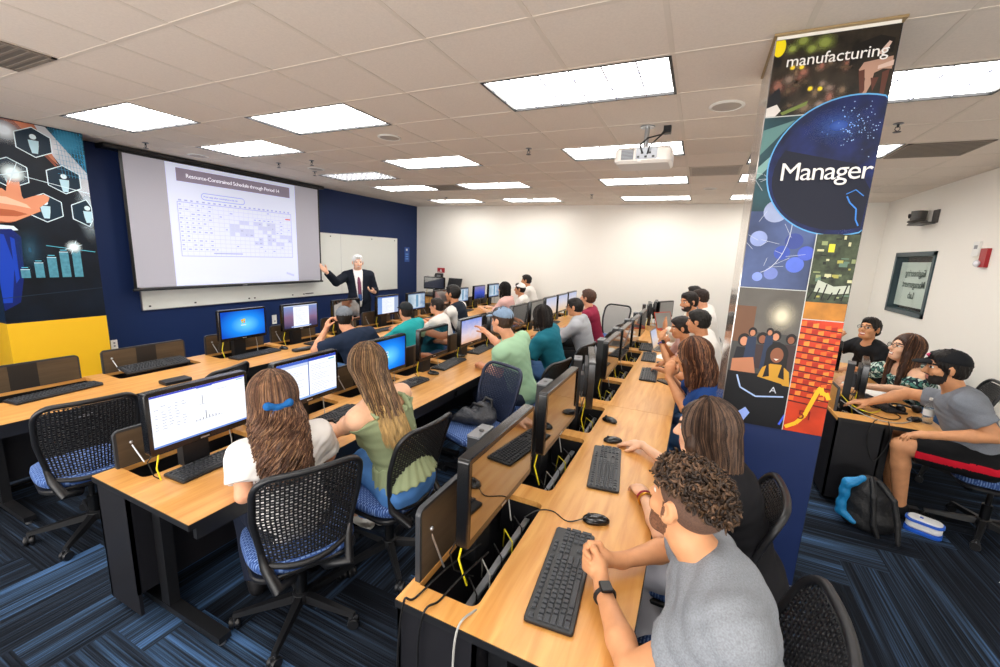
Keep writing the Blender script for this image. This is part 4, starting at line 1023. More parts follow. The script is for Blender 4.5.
# ------------------------------------------------------------------ right wall
def make_window():
    t = tag(bpy.data.objects.new('window_1', None), kind='structure'); COL.objects.link(t); t.location = (XR, 5.28, 1.75)
    L = t.location; fm = mat('window_frame_teal', '2a4149', .4); f = MB()
    for a in ((WY0, WY0 + .06, WZ0, WZ1), (WY1 - .06, WY1, WZ0, WZ1), (WY0, WY1, WZ0, WZ0 + .06), (WY0, WY1, WZ1 - .06, WZ1)): f.box(-.018, .125, a[0] - L.y, a[1] - L.y, a[2] - L.z, a[3] - L.z, fm)
    f.build('window_frame', t)
    g = MB(); g.box(.055, .061, WY0 + .05 - L.y, WY1 - .05 - L.y, WZ0 + .05 - L.z, WZ1 - .05 - L.z, mat('clear_pane', 'f4fbfa', .03, trans=1., ior=1.1)); g.build('window_pane', t)
    fs = MB(); fs.box(.063, .065, WY0 + .06 - L.y, WY1 - .06 - L.y, 1.42 - L.z, 2.06 - L.z, mat('frosted_film', 'dfe3da', .9, spec=.1)); fs.build('frosted_film', t)
    # mirrored lettering, read from the corridor side
    MT = Matrix(((0, 0, 1, 0), (-1, 0, 0, 0), (0, 1, 0, 0), (0, 0, 0, 1)))
    ink = mat('film_letter', '55665e', .6); ink2 = mat('film_letter_pale', 'b7ab8a', .6)
    for txt, sz, v in (('Engineering', .135, 1.86), ('Management', .135, 1.70), ('Lab', .135, 1.54)):
        text_mesh(txt, sz, ink, 'lettering', t, Matrix.Translation((.050, 5.30 - L.y, v - L.z)) @ MT, .0006, align='CENTER', mirror=True, bold=.002)
make_window()
hall = MB(); hall.box(XR + .9, XR + .95, 3.6, 6.9, .2, H, mat('corridor_wall', 'cdbd9f', .8)); hall.box(XR + .12, XR + .95, 3.6, 6.9, 2.75, 2.8, m_ceil); hall.box(XR + .12, XR + .95, 3.6, 6.9, .15, .2, m_blkm)
o = hall.build('wall_corridor'); tag(o, kind='structure')
o = MB().box(XR + .3, XR + .7, 4.3, 6.2, 2.735, 2.748, diffuser_mat('corridor_lamp', 6)).build('corridor_light'); tag(o, 'ceiling lamp in the corridor beyond the interior window', 'light')
t = empty('fire_alarm', (XR, 3.60, 2.10), label='red fire alarm with white strobe on the right wall', cat='fire alarm')
s = MB(); s.box(-.035, -.001, -.06, .06, -.10, .10, mat('alarm_red', 'a51a24', .4)); s.build('alarm_body', t)
s = MB(); s.sphere((-.05, .04, -.06), (.028, .042, .036), mat('strobe', 'e8e8ea', .2), 8); s.build('strobe_lens', t)
s = MB(); s.box(XR - .02, XR - .001, 3.74, 3.86, 2.12, 2.28, m_white); s.box(XR - .022, XR - .02, 3.77, 3.83, 2.2, 2.24, m_gry); simple('wall_thermostat', s, 'white thermostat plate beside the red fire alarm', 'thermostat')
t = empty('conference_camera', (XR, 5.0, 2.62), label='dark grey swivel video camera bracketed high on the right wall', cat='camera')
mg = mat('camera_grey', '4a4744', .45); s = MB(); s.box(-.02, -.001, -.16, -.02, -.05, .12, mg); s.box(-.16, -.01, -.12, .30, -.06, -.035, mg); s.build('bracket', t)
s = MB(); s.lathe([(.09, -.035), (.11, -.02), (.10, .0), (.05, .012)], mg, 20, Matrix.Translation((-.10, .16, 0))); s.build('camera_base', t)
s = MB(); s.rbox(-.06, .06, -.075, .075, .01, .13, .03, mg, Matrix.Translation((-.10, .16, 0)) @ Matrix.Rotation(R(25), 4, 'Z')); s.tube([(-.14, .19, .07), (-.185, .22, .065)], .032, m_blk2, 14); s.build('camera_head', t)
# ------------------------------------------------------------------ ceiling things
def ceil_speaker():
    t = empty('ceiling_speaker'); s = MB(); s.lathe([(.118, 0), (.12, -.006), (.10, -.012), (.095, -.008)], m_white, 28); s.build('rim', t)
    s = MB(); s.lathe([(.097, -.004), (.095, -.009), (.01, -.014)], mat('speaker_grille', 'b5aca2', .6), 28); s.build('grille', t); return t
sp = ceil_speaker()
for k, (x, y, s_, lb) in enumerate(((.315, .95, 1, 'round ceiling speaker nearest the printed column'), (-2.76, .945, 1, 'round ceiling speaker between the two left rows of lights'), (.28, 4.75, .8, 'small round ceiling disc far beyond the projector'), (-5.05, 2.05, 1., 'dark round ceiling disc above the projection screen'), (-6.0, .95, 1., 'round ceiling disc near the top left corner of the projection screen'), (-3.0, 5.6, .8, 'far round ceiling disc near the back wall'))):
    o = sp if k == 0 else copy_tree(sp); o.location = (x, y, H - .001); o.scale = (s_, s_, 1); tag(o, lb, 'speaker', 'round ceiling speakers')
def sprinkler():
    t = empty('sprinkler_head'); s = MB(); s.lathe([(.03, 0), (.034, -.004), (.028, -.008)], m_gry, 16); s.build('escutcheon', t)
    s = MB(); s.tube([(0, 0, 0), (0, 0, -.03)], .009, m_dgry, 8); s.tube([(-.012, 0, -.025), (-.016, 0, -.045), (0, 0, -.06)], .003, m_dgry, 6).tube([(.012, 0, -.025), (.016, 0, -.045), (0, 0, -.06)], .003, m_dgry, 6); s.lathe([(.026, -.066), (.026, -.062), (.004, -.058)], m_dgry, 12); s.build('deflector', t); return t
sk_ = sprinkler()
for k, (x, y, lb) in enumerate(((1.54, 1.75, 'sprinkler head between the big right light and the dark vent'), (-1.535, 1.735, 'sprinkler head left of the projector'), (-4.61, 1.586, 'sprinkler head above the middle of the screen'), (-5.27, 1.595, 'small sprinkler right of the light over the screen corner'), (-5.26, 2.209, 'small sprinkler short of the chequered fixture'), (-4.75, 5.16, 'far sprinkler near the navy wall corner'), (-1.64, 5.137, 'far sprinkler left of the third light beyond the projector'), (-5.9, .3, 'small sprinkler above the businessman poster edge'))):
    o = sk_ if k == 0 else copy_tree(sk_); o.location = (x, y, H - .001); tag(o, lb, 'sprinkler', 'ceiling sprinkler heads')
def vent(name, x0, x1, y0, y1, m, label, n=10):
    t = empty(name, ((x0 + x1) / 2, (y0 + y1) / 2, H - .004), label=label, cat='vent'); a, b = (x1 - x0) / 2, (y1 - y0) / 2; s = MB()
    for q in ((-a, a, -b, -b + .025), (-a, a, b - .025, b), (-a, -a + .025, -b, b), (a - .025, a, -b, b)): s.box(*q, -.006, 0, m)
    s.build('vent_frame', t); s = MB()
    for k in range(n): 
        y = -b + .03 + (2 * b - .06) * (k + .5) / n; s.box(-a + .02, a - .02, y - .012, y + .004, -.004, -.001, m)
    s.build('slats', t); s = MB(); s.box(-a + .02, a - .02, -b + .02, b - .02, -.0008, 0.001, mat('vent_dark', '6e665d', .8)); s.build('duct', t)
vent('return_grille', 1.84, 2.42, 2.46, 3.04, mat('vent_grey', '857a6e', .7), 'dark grey return grille in the ceiling right of the printed column')
vent('return_grille', -4.25, -3.67, -1.81, -1.24, mat('vent_grey', '857a6e', .7), 'dark grey return grille at the top left edge of the ceiling')
vent('air_vent', .02, .59, 3.07, 3.64, mat('vent_pale', 'b9ada0', .7), 'pale square vent right of the second light beyond the projector')
vent('air_vent', -4.24, -3.68, 3.68, 4.24, mat('vent_mid', '9a9086', .7), 'small square vent between two lights left of the centre', 6)
# projector
t = empty('ceiling_projector', (-.27, 1.30, 2.72), label='white projector hanging from the ceiling on a short bracket', cat='projector'); mp_ = mat('projector_white', 'dcd6cf', .4)
s = MB(); s.rbox(-.23, .23, -.17, .17, 0, .13, .05, mp_, None, 6, .02); s.build('projector_case', t)
s = MB(); s.box(-.17, -.07, -.172, -.169, .03, .11, m_dgry)
for k in range(7): s.box(-.168, -.072, -.174, -.171, .035 + .011 * k, .039 + .011 * k, m_gry)
s.build('exhaust_grille', t)
s = MB(); s.box(-.05, .12, -.172, -.169, .03, .12, m_gry)
for k in range(5): s.box(-.04 + .03 * k, -.02 + .03 * k, -.176, -.171, .04 + .03 * (k % 2), .055 + .03 * (k % 2), m_blk)
s.build('connector_panel', t)
s = MB(); s.tube([(0, .0, .14), (0, 0, .33)], .02, m_silver, 12).box(-.06, .06, -.06, .06, .13, .15, m_silver).lathe([(.06, .32), (.06, .329)], m_silver, 16); s.build('ceiling_bracket', t)
s = MB(); s.tube([(.0, -.17, .08), (-.02, -.20, .13), (.03, -.14, .2), (.12, -.02, .25), (.16, .04, .33)], .007, m_cable, 6).tube([(.04, -.17, .07), (.06, -.22, .12), (.10, -.1, .2), (.16, .04, .30)], .006, m_cable, 6); s.box(.13, .19, .01, .07, .27, .33, m_blk); s.build('cables', t)
s = MB(); s.sphere((-.02, -.165, .02), (.02, .008, .012), m_white, 6).sphere((.12, -.165, .03), (.02, .008, .012), m_white, 6); s.build('indicator', t)
s = MB(); s.lathe([(.05, 0), (.05, .03), (.04, .03), (.036, .02)], m_blk2, 20, Matrix.Translation((-.10, .17, .065)) @ Matrix.Rotation(R(-90), 4, 'X')); s.build('lens', t)
# ------------------------------------------------------------------ lectern in the far left corner
t = empty('lectern_desk', (-5.45, 5.95, 0), label='maple teaching lectern in the far corner, with a computer on it', cat='lectern')
s = MB(); s.box(-.45, .42, -.35, .35, .05, .86, m_wood); s.box(-.44, .40, -.34, .34, 0, .05, m_blk); s.build('cabinet', t)
s = MB(); s.box(-.50, .47, -.38, .38, .86, .89, m_blk); s.build('worktop', t); s = MB(); s.box(-.01, .0, -.352, -.349, .08, .84, m_blk); s.box(.05, .07, -.36, -.35, .45, .55, m_silver); s.build('door', t)
o = monitor('off', .55, .30); o.location = (-5.55, 5.95, .85); o.rotation_euler = (0, 0, R(-80)); tag(o, 'wide black monitor on the lectern in the far corner', 'monitor')
t = empty('small_monitor', (-5.10, 6.12, .89), label='tilted dark screen on a stand between the lectern and the dark vest', cat='monitor')
s = MB(); s.rbox(-.19, .19, -.012, .012, 0, .25, .008, m_blk, Matrix.Translation((0, 0, .16)) @ Matrix.Rotation(R(-20), 4, 'X')); s.build('panel', t); s = MB(); s.tube([(0, 0, 0), (0, .02, .2)], .018, m_blk, 8).lathe([(.11, 0), (.10, .015)], m_blk, 16); s.build('stand', t)
# ------------------------------------------------------------------ things on desks and floor
def laptop(x, y, rz, mlid, label, ang=112, w=.36, d=.25, scr='cloud'):
    t = empty('laptop', (x, y, DZ), R(rz), label, 'laptop', None)
    s = MB(); s.rbox(-d / 2, d / 2, -w / 2, w / 2, 0, .016, .012, mlid, None, 4, .003); s.box(-d / 2 + .02, d / 2 - .10, -w / 2 + .02, w / 2 - .02, .016, .0168, m_blk); s.build('keyboard_base', t)
    M = Matrix.Translation((-d / 2, 0, .014)) @ Matrix.Rotation(R(90 - ang), 4, 'Y'); s = MB(); s.box(-.008, 0, -w / 2, w / 2, 0, d, mlid, M); s.build('lid', t)
    s = MB(); s.add([M @ Vector(p) for p in ((.0006, -w / 2 + .012, .015), (.0006, w / 2 - .012, .015), (.0006, w / 2 - .012, d - .012), (.0006, -w / 2 + .012, d - .012))], [(0, 1, 2, 3)], screen_base(scr)); s.build('screen', t, 0)
    return t
laptop(-.02, 5.05, -35, mat('laptop_orange', 'c8452a', .4), 'orange laptop open at the far end of the row by the column', 110, .42, .30, 'off')
laptop(.00, 3.25, -6, m_gry, 'thin grey laptop open before the woman in navy', 105, .36, .26, 'pale')
m_pap = mat('paper', 'f3f0ea', .7)
def papers(x, y, rz, n, label, gp, w=.23, l=.30, z=None):
    t = MB(); rr = random.Random(int(abs(x * 100 + y * 10)))
    for k in range(n):
        M = Matrix.Translation((rr.uniform(-.01, .01), rr.uniform(-.01, .01), .0012 * k)) @ Matrix.Rotation(R(rr.uniform(-8, 8)), 4, 'Z'); t.box(-w / 2, w / 2, -l / 2, l / 2, .0005, .0014, m_pap, M)
    o = t.build('paper_sheets', None, 0, (x, y, z or DZ), R(rz)); return tag(o, label, 'paper', gp)
PG = 'loose papers on the far desks'
for x, y, rz, n, lb in ((.04, 2.78, 70, 2, 'white sheet under the elbow of the woman in navy'), (-.05, 4.0, 20, 3, 'loose white sheets beyond the grey laptop'), (.02, 4.42, 80, 2, 'white sheets near the far students in the column row'), (.08, 3.72, 85, 2, 'white sheets beside the grey laptop'), (-.3, 5.5, 80, 3, 'small pile of papers at the far end of the column row')):
    papers(x, y, rz, n, lb, PG)
papers(2.0, 2.55, 12, 3, 'big white sheets under the arm of the man in the black cap', PG, .40, .55)
t = empty('calculator', (.10, 1.60, DZ), R(-25), 'grey pocket calculator with a cable, on the desk by the third keyboard', 'calculator')
s = MB(); s.rbox(-.04, .04, -.075, .075, 0, .014, .01, m_dgry, Matrix.Rotation(R(75), 4, 'Z')); s.build('case', t); s = MB()
for i in range(4):
    for j in range(4): s.box(-.06 + .022 * i, -.045 + .022 * i, -.03 + .016 * j, -.02 + .016 * j, .014, .017, m_gry)
s.build('buttons', t)
cord(t, [(.05, .0, .006), (.10, .05, .004), (.02, .13, .004), (-.08, .11, .004), (-.11, .05, .004)])
s = MB(); s.rbox(-.04, .04, -.08, .08, 0, .009, .01, m_blk2, None, 4, .002); o = s.build('mobile_phone', None, 35, (.03, 2.45, DZ), R(85)); tag(o, 'black mobile phone lying before the woman in navy', 'phone')
s = MB(); s.rbox(-.04, .04, -.08, .08, 0, .009, .01, m_blk2, None, 4, .002); o = s.build('mobile_phone', None, 35, (.16, 3.0, DZ), R(60)); tag(o, 'black mobile phone on papers by the grey laptop', 'phone')
s = MB(); s.rbox(-.10, .10, -.06, .06, 0, .028, .008, m_blk, None, 3, .004); o = s.build('desk_hub', None, 35, (-3.50 - .12, -.78, DZ), R(88)); tag(o, 'flat dark grey box on the desk behind the near chart monitor', 'box')
s = MB(); s.rbox(-.045, .045, -.16, .16, 0, .03, .03, m_blk, None, 5, .008); s.box(-.02, .02, -.1, .0, .03, .034, m_gry); o = s.build('pencil_case', None, 35, (-3.72, .62, DZ), R(-8)); tag(o, 'flat black case on the desk behind the document monitor', 'case')
# water bottle on the right desk
t = empty('water_bottle', (2.06, 1.62, DZ), label='clear plastic water bottle on the desk corner by the cream wall', cat='bottle')
mgw = mat('bottle_plastic', 'eef5f8', .08, trans=.9, ior=1.15); s = MB(); s.lathe([(.028, 0), (.034, .006), (.034, .04), (.031, .05), (.034, .06), (.034, .13), (.026, .16), (.013, .18), (.013, .195)], mgw, 20); s.build('bottle_body', t)
s = MB(); s.lathe([(.0345, .065), (.0345, .115)], mat('bottle_label', 'dfe6ea', .5), 20); s.build('wrapper', t); s = MB(); s.lathe([(.015, .19), (.015, .208)], m_white, 14); s.build('bottle_cap', t)
# headphones next to it
t = empty('headphones', (2.02, 1.86, DZ), R(30), 'black headphones lying on the desk by the water bottle', 'headphones')
s = MB(); s.tube([(-.08, .0, .03), (-.075, .07, .03), (-.03, .125, .03), (.03, .125, .03), (.075, .07, .03), (.08, 0, .03)], .009, m_blk, 8); s.build('headband', t)
for sx in (-1, 1): s = MB(); s.sphere((sx * .075, -.01, .034), (.025, .042, .034), m_blk2, 8); s.build('ear_cup', t)
# backpack on the floor
t = empty('backpack', (1.62, 1.10, 0), R(-15), 'blue and black backpack slumped on the carpet under the right desk', 'backpack', s=.88)
mbl = mat('nylon_blue', '1c86c4', .5, bump=(25, .5, .02)); mbk = mat('nylon_black', '17181b', .6, bump=(25, .5, .02))
s = SDF(.01); s.ell((0, 0, .22), (.17, .13, .24), .04, cut=[((0, 0, .01), (0, 0, -1))]); s.ell((.03, .0, .10), (.20, .15, .12), .04, cut=[((0, 0, .01), (0, 0, -1))]); s.obj('bag_body', mbk, t, disp=lambda X, Y, Z: .006 * np.sin(40 * Z + 15 * X) * np.cos(22 * Y))
s = SDF(.009); s.cone((-.16, -.08, .12), (-.15, -.10, .38), .035, .04, .02).cone((-.15, -.10, .38), (-.06, -.08, .45), .04, .03, .02).cone((-.16, -.09, .12), (-.06, -.13, .07), .035, .025, .02); s.obj('blue_panel', mbl, t, disp=lambda X, Y, Z: .005 * np.sin(50 * Z + 25 * X))
s = SDF(.008); s.chain([(.05, -.06, .45), (.15, -.14, .36), (.20, -.17, .18), (.22, -.20, .04)], [.02, .022, .022, .018]).chain([(.0, -.05, .46), (.03, -.14, .34), (.06, -.17, .12), (.10, -.17, .03)], [.018, .02, .02, .018]); s.obj('shoulder_strap', mbk, t)
t = empty('lunch_container', (2.02, 1.22, 0), R(-25), 'white food container with blue rim on the carpet by the bare ankle', 'container')
mwh = mat('container_white', 'eef0f2', .3); mcb = mat('container_blue', '1f5fd0', .35)
s = MB(); s.rbox(-.10, .10, -.06, .06, .03, .085, .045, mwh, None, 6, .012); s.build('tub', t); s = MB(); s.rbox(-.108, .108, -.068, .068, .085, .10, .05, mcb, None, 6, .004); s.build('rim', t); s = MB(); s.rbox(-.095, .095, -.055, .055, .10, .112, .045, mwh, None, 6, .005); s.box(-.03, -.01, -.01, .01, .112, .115, mcb); s.build('lid', t)
s = MB(); s.rbox(-.105, .105, -.062, .062, .0, .03, .045, mcb, None, 6, .004); s.build('cold_pack', t)
# bag on the navy tinted chair
t = empty('handbag', (-1.27, .24, .508), R(15), 'crumpled grey and black bag on the seat of the empty chair', 'bag')
s = SDF(.008); s.ell((0, 0, .07), (.17, .11, .075), .03).ell((.05, .03, .10), (.10, .08, .09), .03).cone((-.12, -.02, .05), (-.2, -.03, .03), .045, .02, .03)
BAGS = .85
s.obj('bag_body', mat('bag_grey', '32353b', .5, bump=(18, .8, .03)), t, disp=lambda X, Y, Z: .010 * np.sin(38 * X + 18 * Y) * np.sin(30 * Z + 12 * Y))
s = SDF(.007); s.chain([(.02, 0, .15), (.06, .05, .22), (.11, .05, .20), (.12, .02, .12)], [.012] * 4, .01).chain([(-.06, 0, .13), (-.02, -.04, .19), (.05, -.03, .17)], [.012] * 3, .01); s.obj('bag_strap', mat('bag_black', '141518', .5), t)
s = MB(); s.box(-.055, .055, -.004, .004, 0, .018, m_white); o = s.build('paper_scrap', None, 0, (2.26, .78, .001), R(20)); o.scale = (.4, 3, .15); tag(o, 'tiny white scrap on the dark carpet at lower right', 'scrap')
# cables hanging over the near desk end
t = empty('loose_cables', (-.42, -1.66, DZ), label='loose black cables hanging over the near desk end', cat='cable')
cord(t, [(.02, .30, .02), (-.02, .12, .03), (-.06, -.03, .004), (-.085, -.062, .0), (-.10, -.075, -.25), (-.08, -.075, -.55)], .004, None, 'cable')
cord(t, [(.08, .25, .04), (.04, .10, .02), (.02, -.0, .004), (.0, -.064, .0), (-.02, -.07, -.2), (.0, -.07, -.6)], .004, None, 'cable')
cord(t, [(.16, .2, -.05), (.15, .06, -.02), (.145, .015, .004), (.13, -.064, .0), (.12, -.07, -.2), (.14, -.07, -.6)], .004, m_wcab, 'cable')
# the added fill light behind the photographer is made earlier, with the room

t = empty('desk_cables', (1.75, 1.75, DZ), label='tangle of black and grey cables on the desk by the cream wall', cat='cable')
for k, pts in enumerate(([(-.25, .05, .02), (-.10, -.10, .01), (.05, -.22, .006), (.16, -.10, .006), (.12, .05, .006), (.02, .10, .006)], [(-.22, .0, .05), (-.12, -.18, .01), (-.02, -.30, .006), (.10, -.28, .006), (.20, -.18, .006)], [(-.20, .1, .08), (-.16, -.05, .04), (-.06, -.12, .01), (.04, -.02, .006), (.10, .12, .006)], [(-.05, -.30, .01), (-.10, -.385, .0), (-.12, -.40, -.14), (-.05, -.40, -.30), (.02, -.39, -.12), (.0, -.385, .0), (.02, -.3, .008)])):
    cord(t, pts, .004, (m_cable, m_wcab, m_yelc, m_cable)[k], 'cable')
# ------------------------------------------------------------------ people
def V3(*a): return np.array(a, float)
def nrm(v): v = np.asarray(v, float); return v / (np.linalg.norm(v) + 1e-12)
def ydir(deg): return V3(math.cos(R(deg)), math.sin(R(deg)), 0)
UP = V3(0, 0, 1)
def frame(fwd, up=UP):
    f = nrm(fwd); r = nrm(np.cross(f, up)); u = np.cross(r, f); return r, f, u
def ik(S, W, a, b, pole):
    S, W = np.asarray(S, float), np.asarray(W, float); d = W - S; L = np.linalg.norm(d)
    if L > (a + b) * .998: W = S + d / L * (a + b) * .998; d = W - S; L = np.linalg.norm(d)
    x = (a * a - b * b + L * L) / (2 * L); hh = math.sqrt(max(a * a - x * x, 1e-6)); n = d / L
    p = np.asarray(pole, float); p = p - n * (p @ n); p = nrm(p)
    return S + n * x + p * hh, W
SK = {'fair': 'dc9f7c', 'pink': 'e9b79b', 'tan': 'c98d66', 'olive': 'cf9a74', 'warm': 'cd9268', 'brown': 'a56d49', 'light': 'e6b594'}
def skin_mat(k): return mat('skin_' + k, SK[k], .5, spec=.35, noise=(30, .06))
def cloth(name, c, rough=.85, **k): return mat('cloth_' + name, c, rough, spec=.2, **k)
def hair_mat(c): return mat('hair_' + c, c, .5, spec=.3, noise=(60, .45, (1, 1, .25)))

def hand(sd, W, d, nrml, side, s, h, curl=.5, spread=1., minr=0, fist=False):
    """W wrist, d finger direction, nrml palm normal (palm faces it), side +1 puts the thumb along cross(d, nrml)"""
    d = nrm(d); n = nrm(nrml - d * (np.asarray(nrml) @ d)); lat = np.cross(d, n) * side
    P = lambda a, b, c: W + (d * a + lat * b + n * c) * s
    mr = lambda r: max(r * s, minr)
    sd.cone(P(0, 0, 0), P(.05, .004, 0), mr(.024), mr(.026), .015)
    sd.cone(P(.045, .024, 0), P(.085, .026, 0), mr(.016), mr(.013), .02).cone(P(.045, 0, 0), P(.09, .004, 0), mr(.018), mr(.014), .02).cone(P(.045, -.022, 0), P(.082, -.026, 0), mr(.016), mr(.012), .02)
    for k, (b0, L, r0) in enumerate(((.028, .075, .0098), (.010, .084, .0102), (-.009, .078, .0098), (-.027, .062, .0088))):
        base = V3(.088 - .004 * abs(k - 1), b0, 0); a1 = curl * (.5 + .12 * k); p = [base]; ang = a1 * .8; sp = (b0 * 1.5) * spread
        for j, f_ in enumerate((.46, .30, .24)):
            q = p[-1] + V3(math.cos(ang), sp, math.sin(ang)) * L * f_; p.append(q); ang += a1 * 1.2
        sd.chain([P(*q) for q in p], [mr(r0), mr(r0 * .95), mr(r0 * .88), mr(r0 * .72)], .004 if h < .009 else .008)
    tp = [V3(.018, .022, .004), V3(.048, .048, .012 + .01 * curl), V3(.075, .056, .020 + .022 * curl), V3(.096, .054, .026 + .035 * curl)]
    sd.chain([P(*q) for q in tp], [mr(.015), mr(.0125), mr(.011), mr(.0085)], .008)

def person(label, head, yaw, pelvis, s=1.15, byaw=None, pitch=0., roll=0., h=.012, skin='fair', wrists=(None, None), poles=(None, None), hdir=(None, None), hnrm=(None, None), curl=(.5, .5),
           fem=False, top=None, pants=('jeans', '3a5c8c'), hair=None, cap=None, beard=None, glasses=False, knees=None, ankles=None, stand=False, shoes='d8d4cc', smile=False, group=None, neck=None,
           shorts=False, syaw=None, shoulder_dz=(0, 0), name='person', elbows=(None, None), clasp=False, legs_s=1., watch=None):
    base = V3(pelvis[0], pelvis[1], 0)
    t = empty(name, tuple(base), label=label, cat='person', group=group)
    Hd = np.array(head, float) - base; Pv = np.array(pelvis, float) - base
    byaw = yaw if byaw is None else byaw
    hf = ydir(yaw) * math.cos(R(pitch)) + UP * math.sin(R(pitch)); hr, hf, hu = frame(hf)
    if roll: c_, s_ = math.cos(R(roll)), math.sin(R(roll)); hr, hu = hr * c_ + hu * s_, hu * c_ - hr * s_
    HM = np.stack([hr, hf, hu], 1)
    HL = lambda x, y, z: Hd + HM @ (V3(x, y, z) * s)
    bf = ydir(byaw); br = V3(math.sin(R(byaw)), -math.cos(R(byaw)), 0)
    N = (Hd + hu * (-.165 * s) * .75 + UP * (-.165 * s) * .25 - bf * .02 * s - hf * .022 * s) if neck is None else np.array(neck, float) - base
    sp = nrm(N - Pv); sr = br if syaw is None else V3(math.sin(R(syaw)), -math.cos(R(syaw)), 0)
    sr = nrm(sr - sp * (sr @ sp)); sf = np.cross(sp, sr)
    T = lambda a: Pv + (N - Pv) * a
    TM = np.stack([sr, sf, sp], 1)
    sw = (.165 if fem else .185) * s
    Sh = [N + sr * q * sw - sp * .055 * s + UP * dz for q, dz in ((1, shoulder_dz[0]), (-1, shoulder_dz[1]))]   # right, left
    La, Lb = .285 * s, .255 * s
    E_, W_ = [], []
    for k, q in enumerate((1, -1)):
        if wrists[k] is None: w_ = Sh[k] + sf * .28 * s - UP * .30 * s - sr * q * .05 * s
        else: w_ = np.array(wrists[k], float) - base
        pl = poles[k] if poles[k] is not None else (-UP * 1. + sr * q * .5 - sf * .25)
        if elbows[k] is not None: e = np.array(elbows[k], float) - base
        else: e, w_ = ik(Sh[k], w_, La, Lb, pl)
        E_.append(e); W_.append(w_)
    hip = [Pv + br * q * .092 * s - UP * .01 for q in (1, -1)]
    K_, A_ = [], []
    for k, q in enumerate((1, -1)):
        if stand: kn = hip[k] - UP * .42 * s * legs_s + bf * .02; an = kn - UP * (kn[2] - .09) - bf * .01
        else:
            kn = hip[k] + bf * .42 * s + br * q * .05 * s - UP * .03 if knees is None else np.array(knees[k], float) - base
            an = kn * 1. if ankles is None else np.array(ankles[k], float) - base
            if ankles is None: an = V3(kn[0], kn[1], .10) - bf * (.10 if not fem else .16) * s
        K_.append(kn); A_.append(an)
    mr = .62 * h
    # ------------ the body: one continuous surface
    sd = SDF(h); k3 = .03 * s
    def torso(sd, e=0., lo=0., cut=None, k=k3):
        k = k if e == 0. else .06 * s
        w = .93 if fem else 1.
        sd.ell(T(.02), V3(.165 if fem else .16, .125, .125) * s + e, k, Matrix(TM.tolist()), cut)
        sd.ell(T(.30), V3(.135 * w, .102, .16) * s + e, k, Matrix(TM.tolist()), cut)
        sd.ell(T(.64), V3(.160 * w, .112, .19) * s + e, k, Matrix(TM.tolist()), cut)
        sd.cone(Sh[0] - sr * .02 * s, Sh[1] + sr * .02 * s, .058 * s + e, .058 * s + e, k, cut)
        sd.ell(T(.83) - sf * .01, V3(.150 * w, .10, .11) * s + e, k, Matrix(TM.tolist()), cut)
        for q in (0, 1): sd.cone(N - sp * .01 * s, Sh[q] + sp * .012 * s, .05 * s + e, .048 * s + e, .035, cut)
        if fem:
            for q in (1, -1): sd.ell(T(.62) + sf * .085 * s + sr * q * .068 * s, V3(.062, .055, .062) * s + e, .03, None, cut)
    torso(sd)
    nb = HL(0, -.035, -.085)
    sd.cone(N + sp * -.01 * s, nb, (.052 if fem else .062) * s, (.048 if fem else .057) * s, .025)
    for k, q in enumerate((1, -1)):
        ar = (.85 if fem else 1.) * s
        sd.cone(Sh[k], Sh[k] + (E_[k] - Sh[k]) * .45, .054 * ar, .050 * ar, .03); sd.cone(Sh[k] + (E_[k] - Sh[k]) * .4, E_[k], .050 * ar, .039 * ar, .02)
        fm = E_[k] + (W_[k] - E_[k]) * .35; sd.cone(E_[k], fm, .040 * ar, .041 * ar, .015); sd.cone(fm, W_[k], .041 * ar, .025 * ar, .015)
        if not (clasp and True):
            d = (W_[k] - E_[k]) if hdir[k] is None else np.array(hdir[k], float)
            nn = -UP if hnrm[k] is None else np.array(hnrm[k], float)
            dd = nrm(d); n2 = nrm(nn - dd * (nn @ dd)); lt = np.cross(dd, n2)
            # right palm: thumb toward the body's left
            side = 1 if (k == 0) else -1
            hand(sd, W_[k], d, nn, side, s * (.92 if fem else 1.), h, curl[k], minr=mr)
    if clasp: clasp(sd, W_, s, h)
    for k in (0, 1):
        sd.cone(hip[k], K_[k], .082 * s, .056 * s, .03); km = K_[k] + (A_[k] - K_[k]) * .3; sd.cone(K_[k], km, .054 * s, .054 * s, .015); sd.cone(km, A_[k], .054 * s, .034 * s, .015)
        sd.cone(A_[k], A_[k] + bf * .14 * s - UP * .05, .034 * s, .024 * s, .02)
    # head
    E3 = lambda c, r, k=.02, op='+': sd.ell(HL(*c), V3(*r) * s, k, Matrix(HM.tolist()), None, op)
    E3((0, -.012, .030), (.074, .094, .084)); E3((0, .022, -.028), (.057, .066, .078), .03); E3((0, .050, -.075), (.040, .036, .034), .03)
    sd.cone(HL(-.028, .052, -.085), HL(.028, .052, -.085), .020 * s, .020 * s, .02)
    E3((0, .0, -.055), (.047, .045, .045), .03)
    E3((0, .078, .028), (.048, .014, .012), .015)
    if h < .011:
        for q in (1, -1): E3((q * .031, .098, .008), (.017, .016, .012), .012, '-')
        for q in (1, -1): E3((q * .031, .0715, .008), (.0125, .0125, .010), .002)
    sd.cone(HL(0, .086, .012), HL(0, .108, -.026), .0085 * s, .0125 * s, .008); E3((0, .098, -.030), (.018, .013, .009), .008)
    E3((0, .083, -.056), (.024, .012, .007), .006); E3((0, .081, -.068), (.020, .012, .008), .006)
    for q in (1, -1): E3((q * .040, .058, -.028), (.022, .022, .02), .02)
    for q in (1, -1):
        Mq = Matrix(HM.tolist()) @ Matrix.Rotation(R(-20 * q), 3, 'Z')
        sd.ell(HL(q * .079, -.008, -.004), V3(.011, .021, .033) * s, .008, Mq)
        if h < .008: sd.ell(HL(q * .088, -.002, 0), V3(.006, .011, .018) * s, .004, Mq, None, '-')
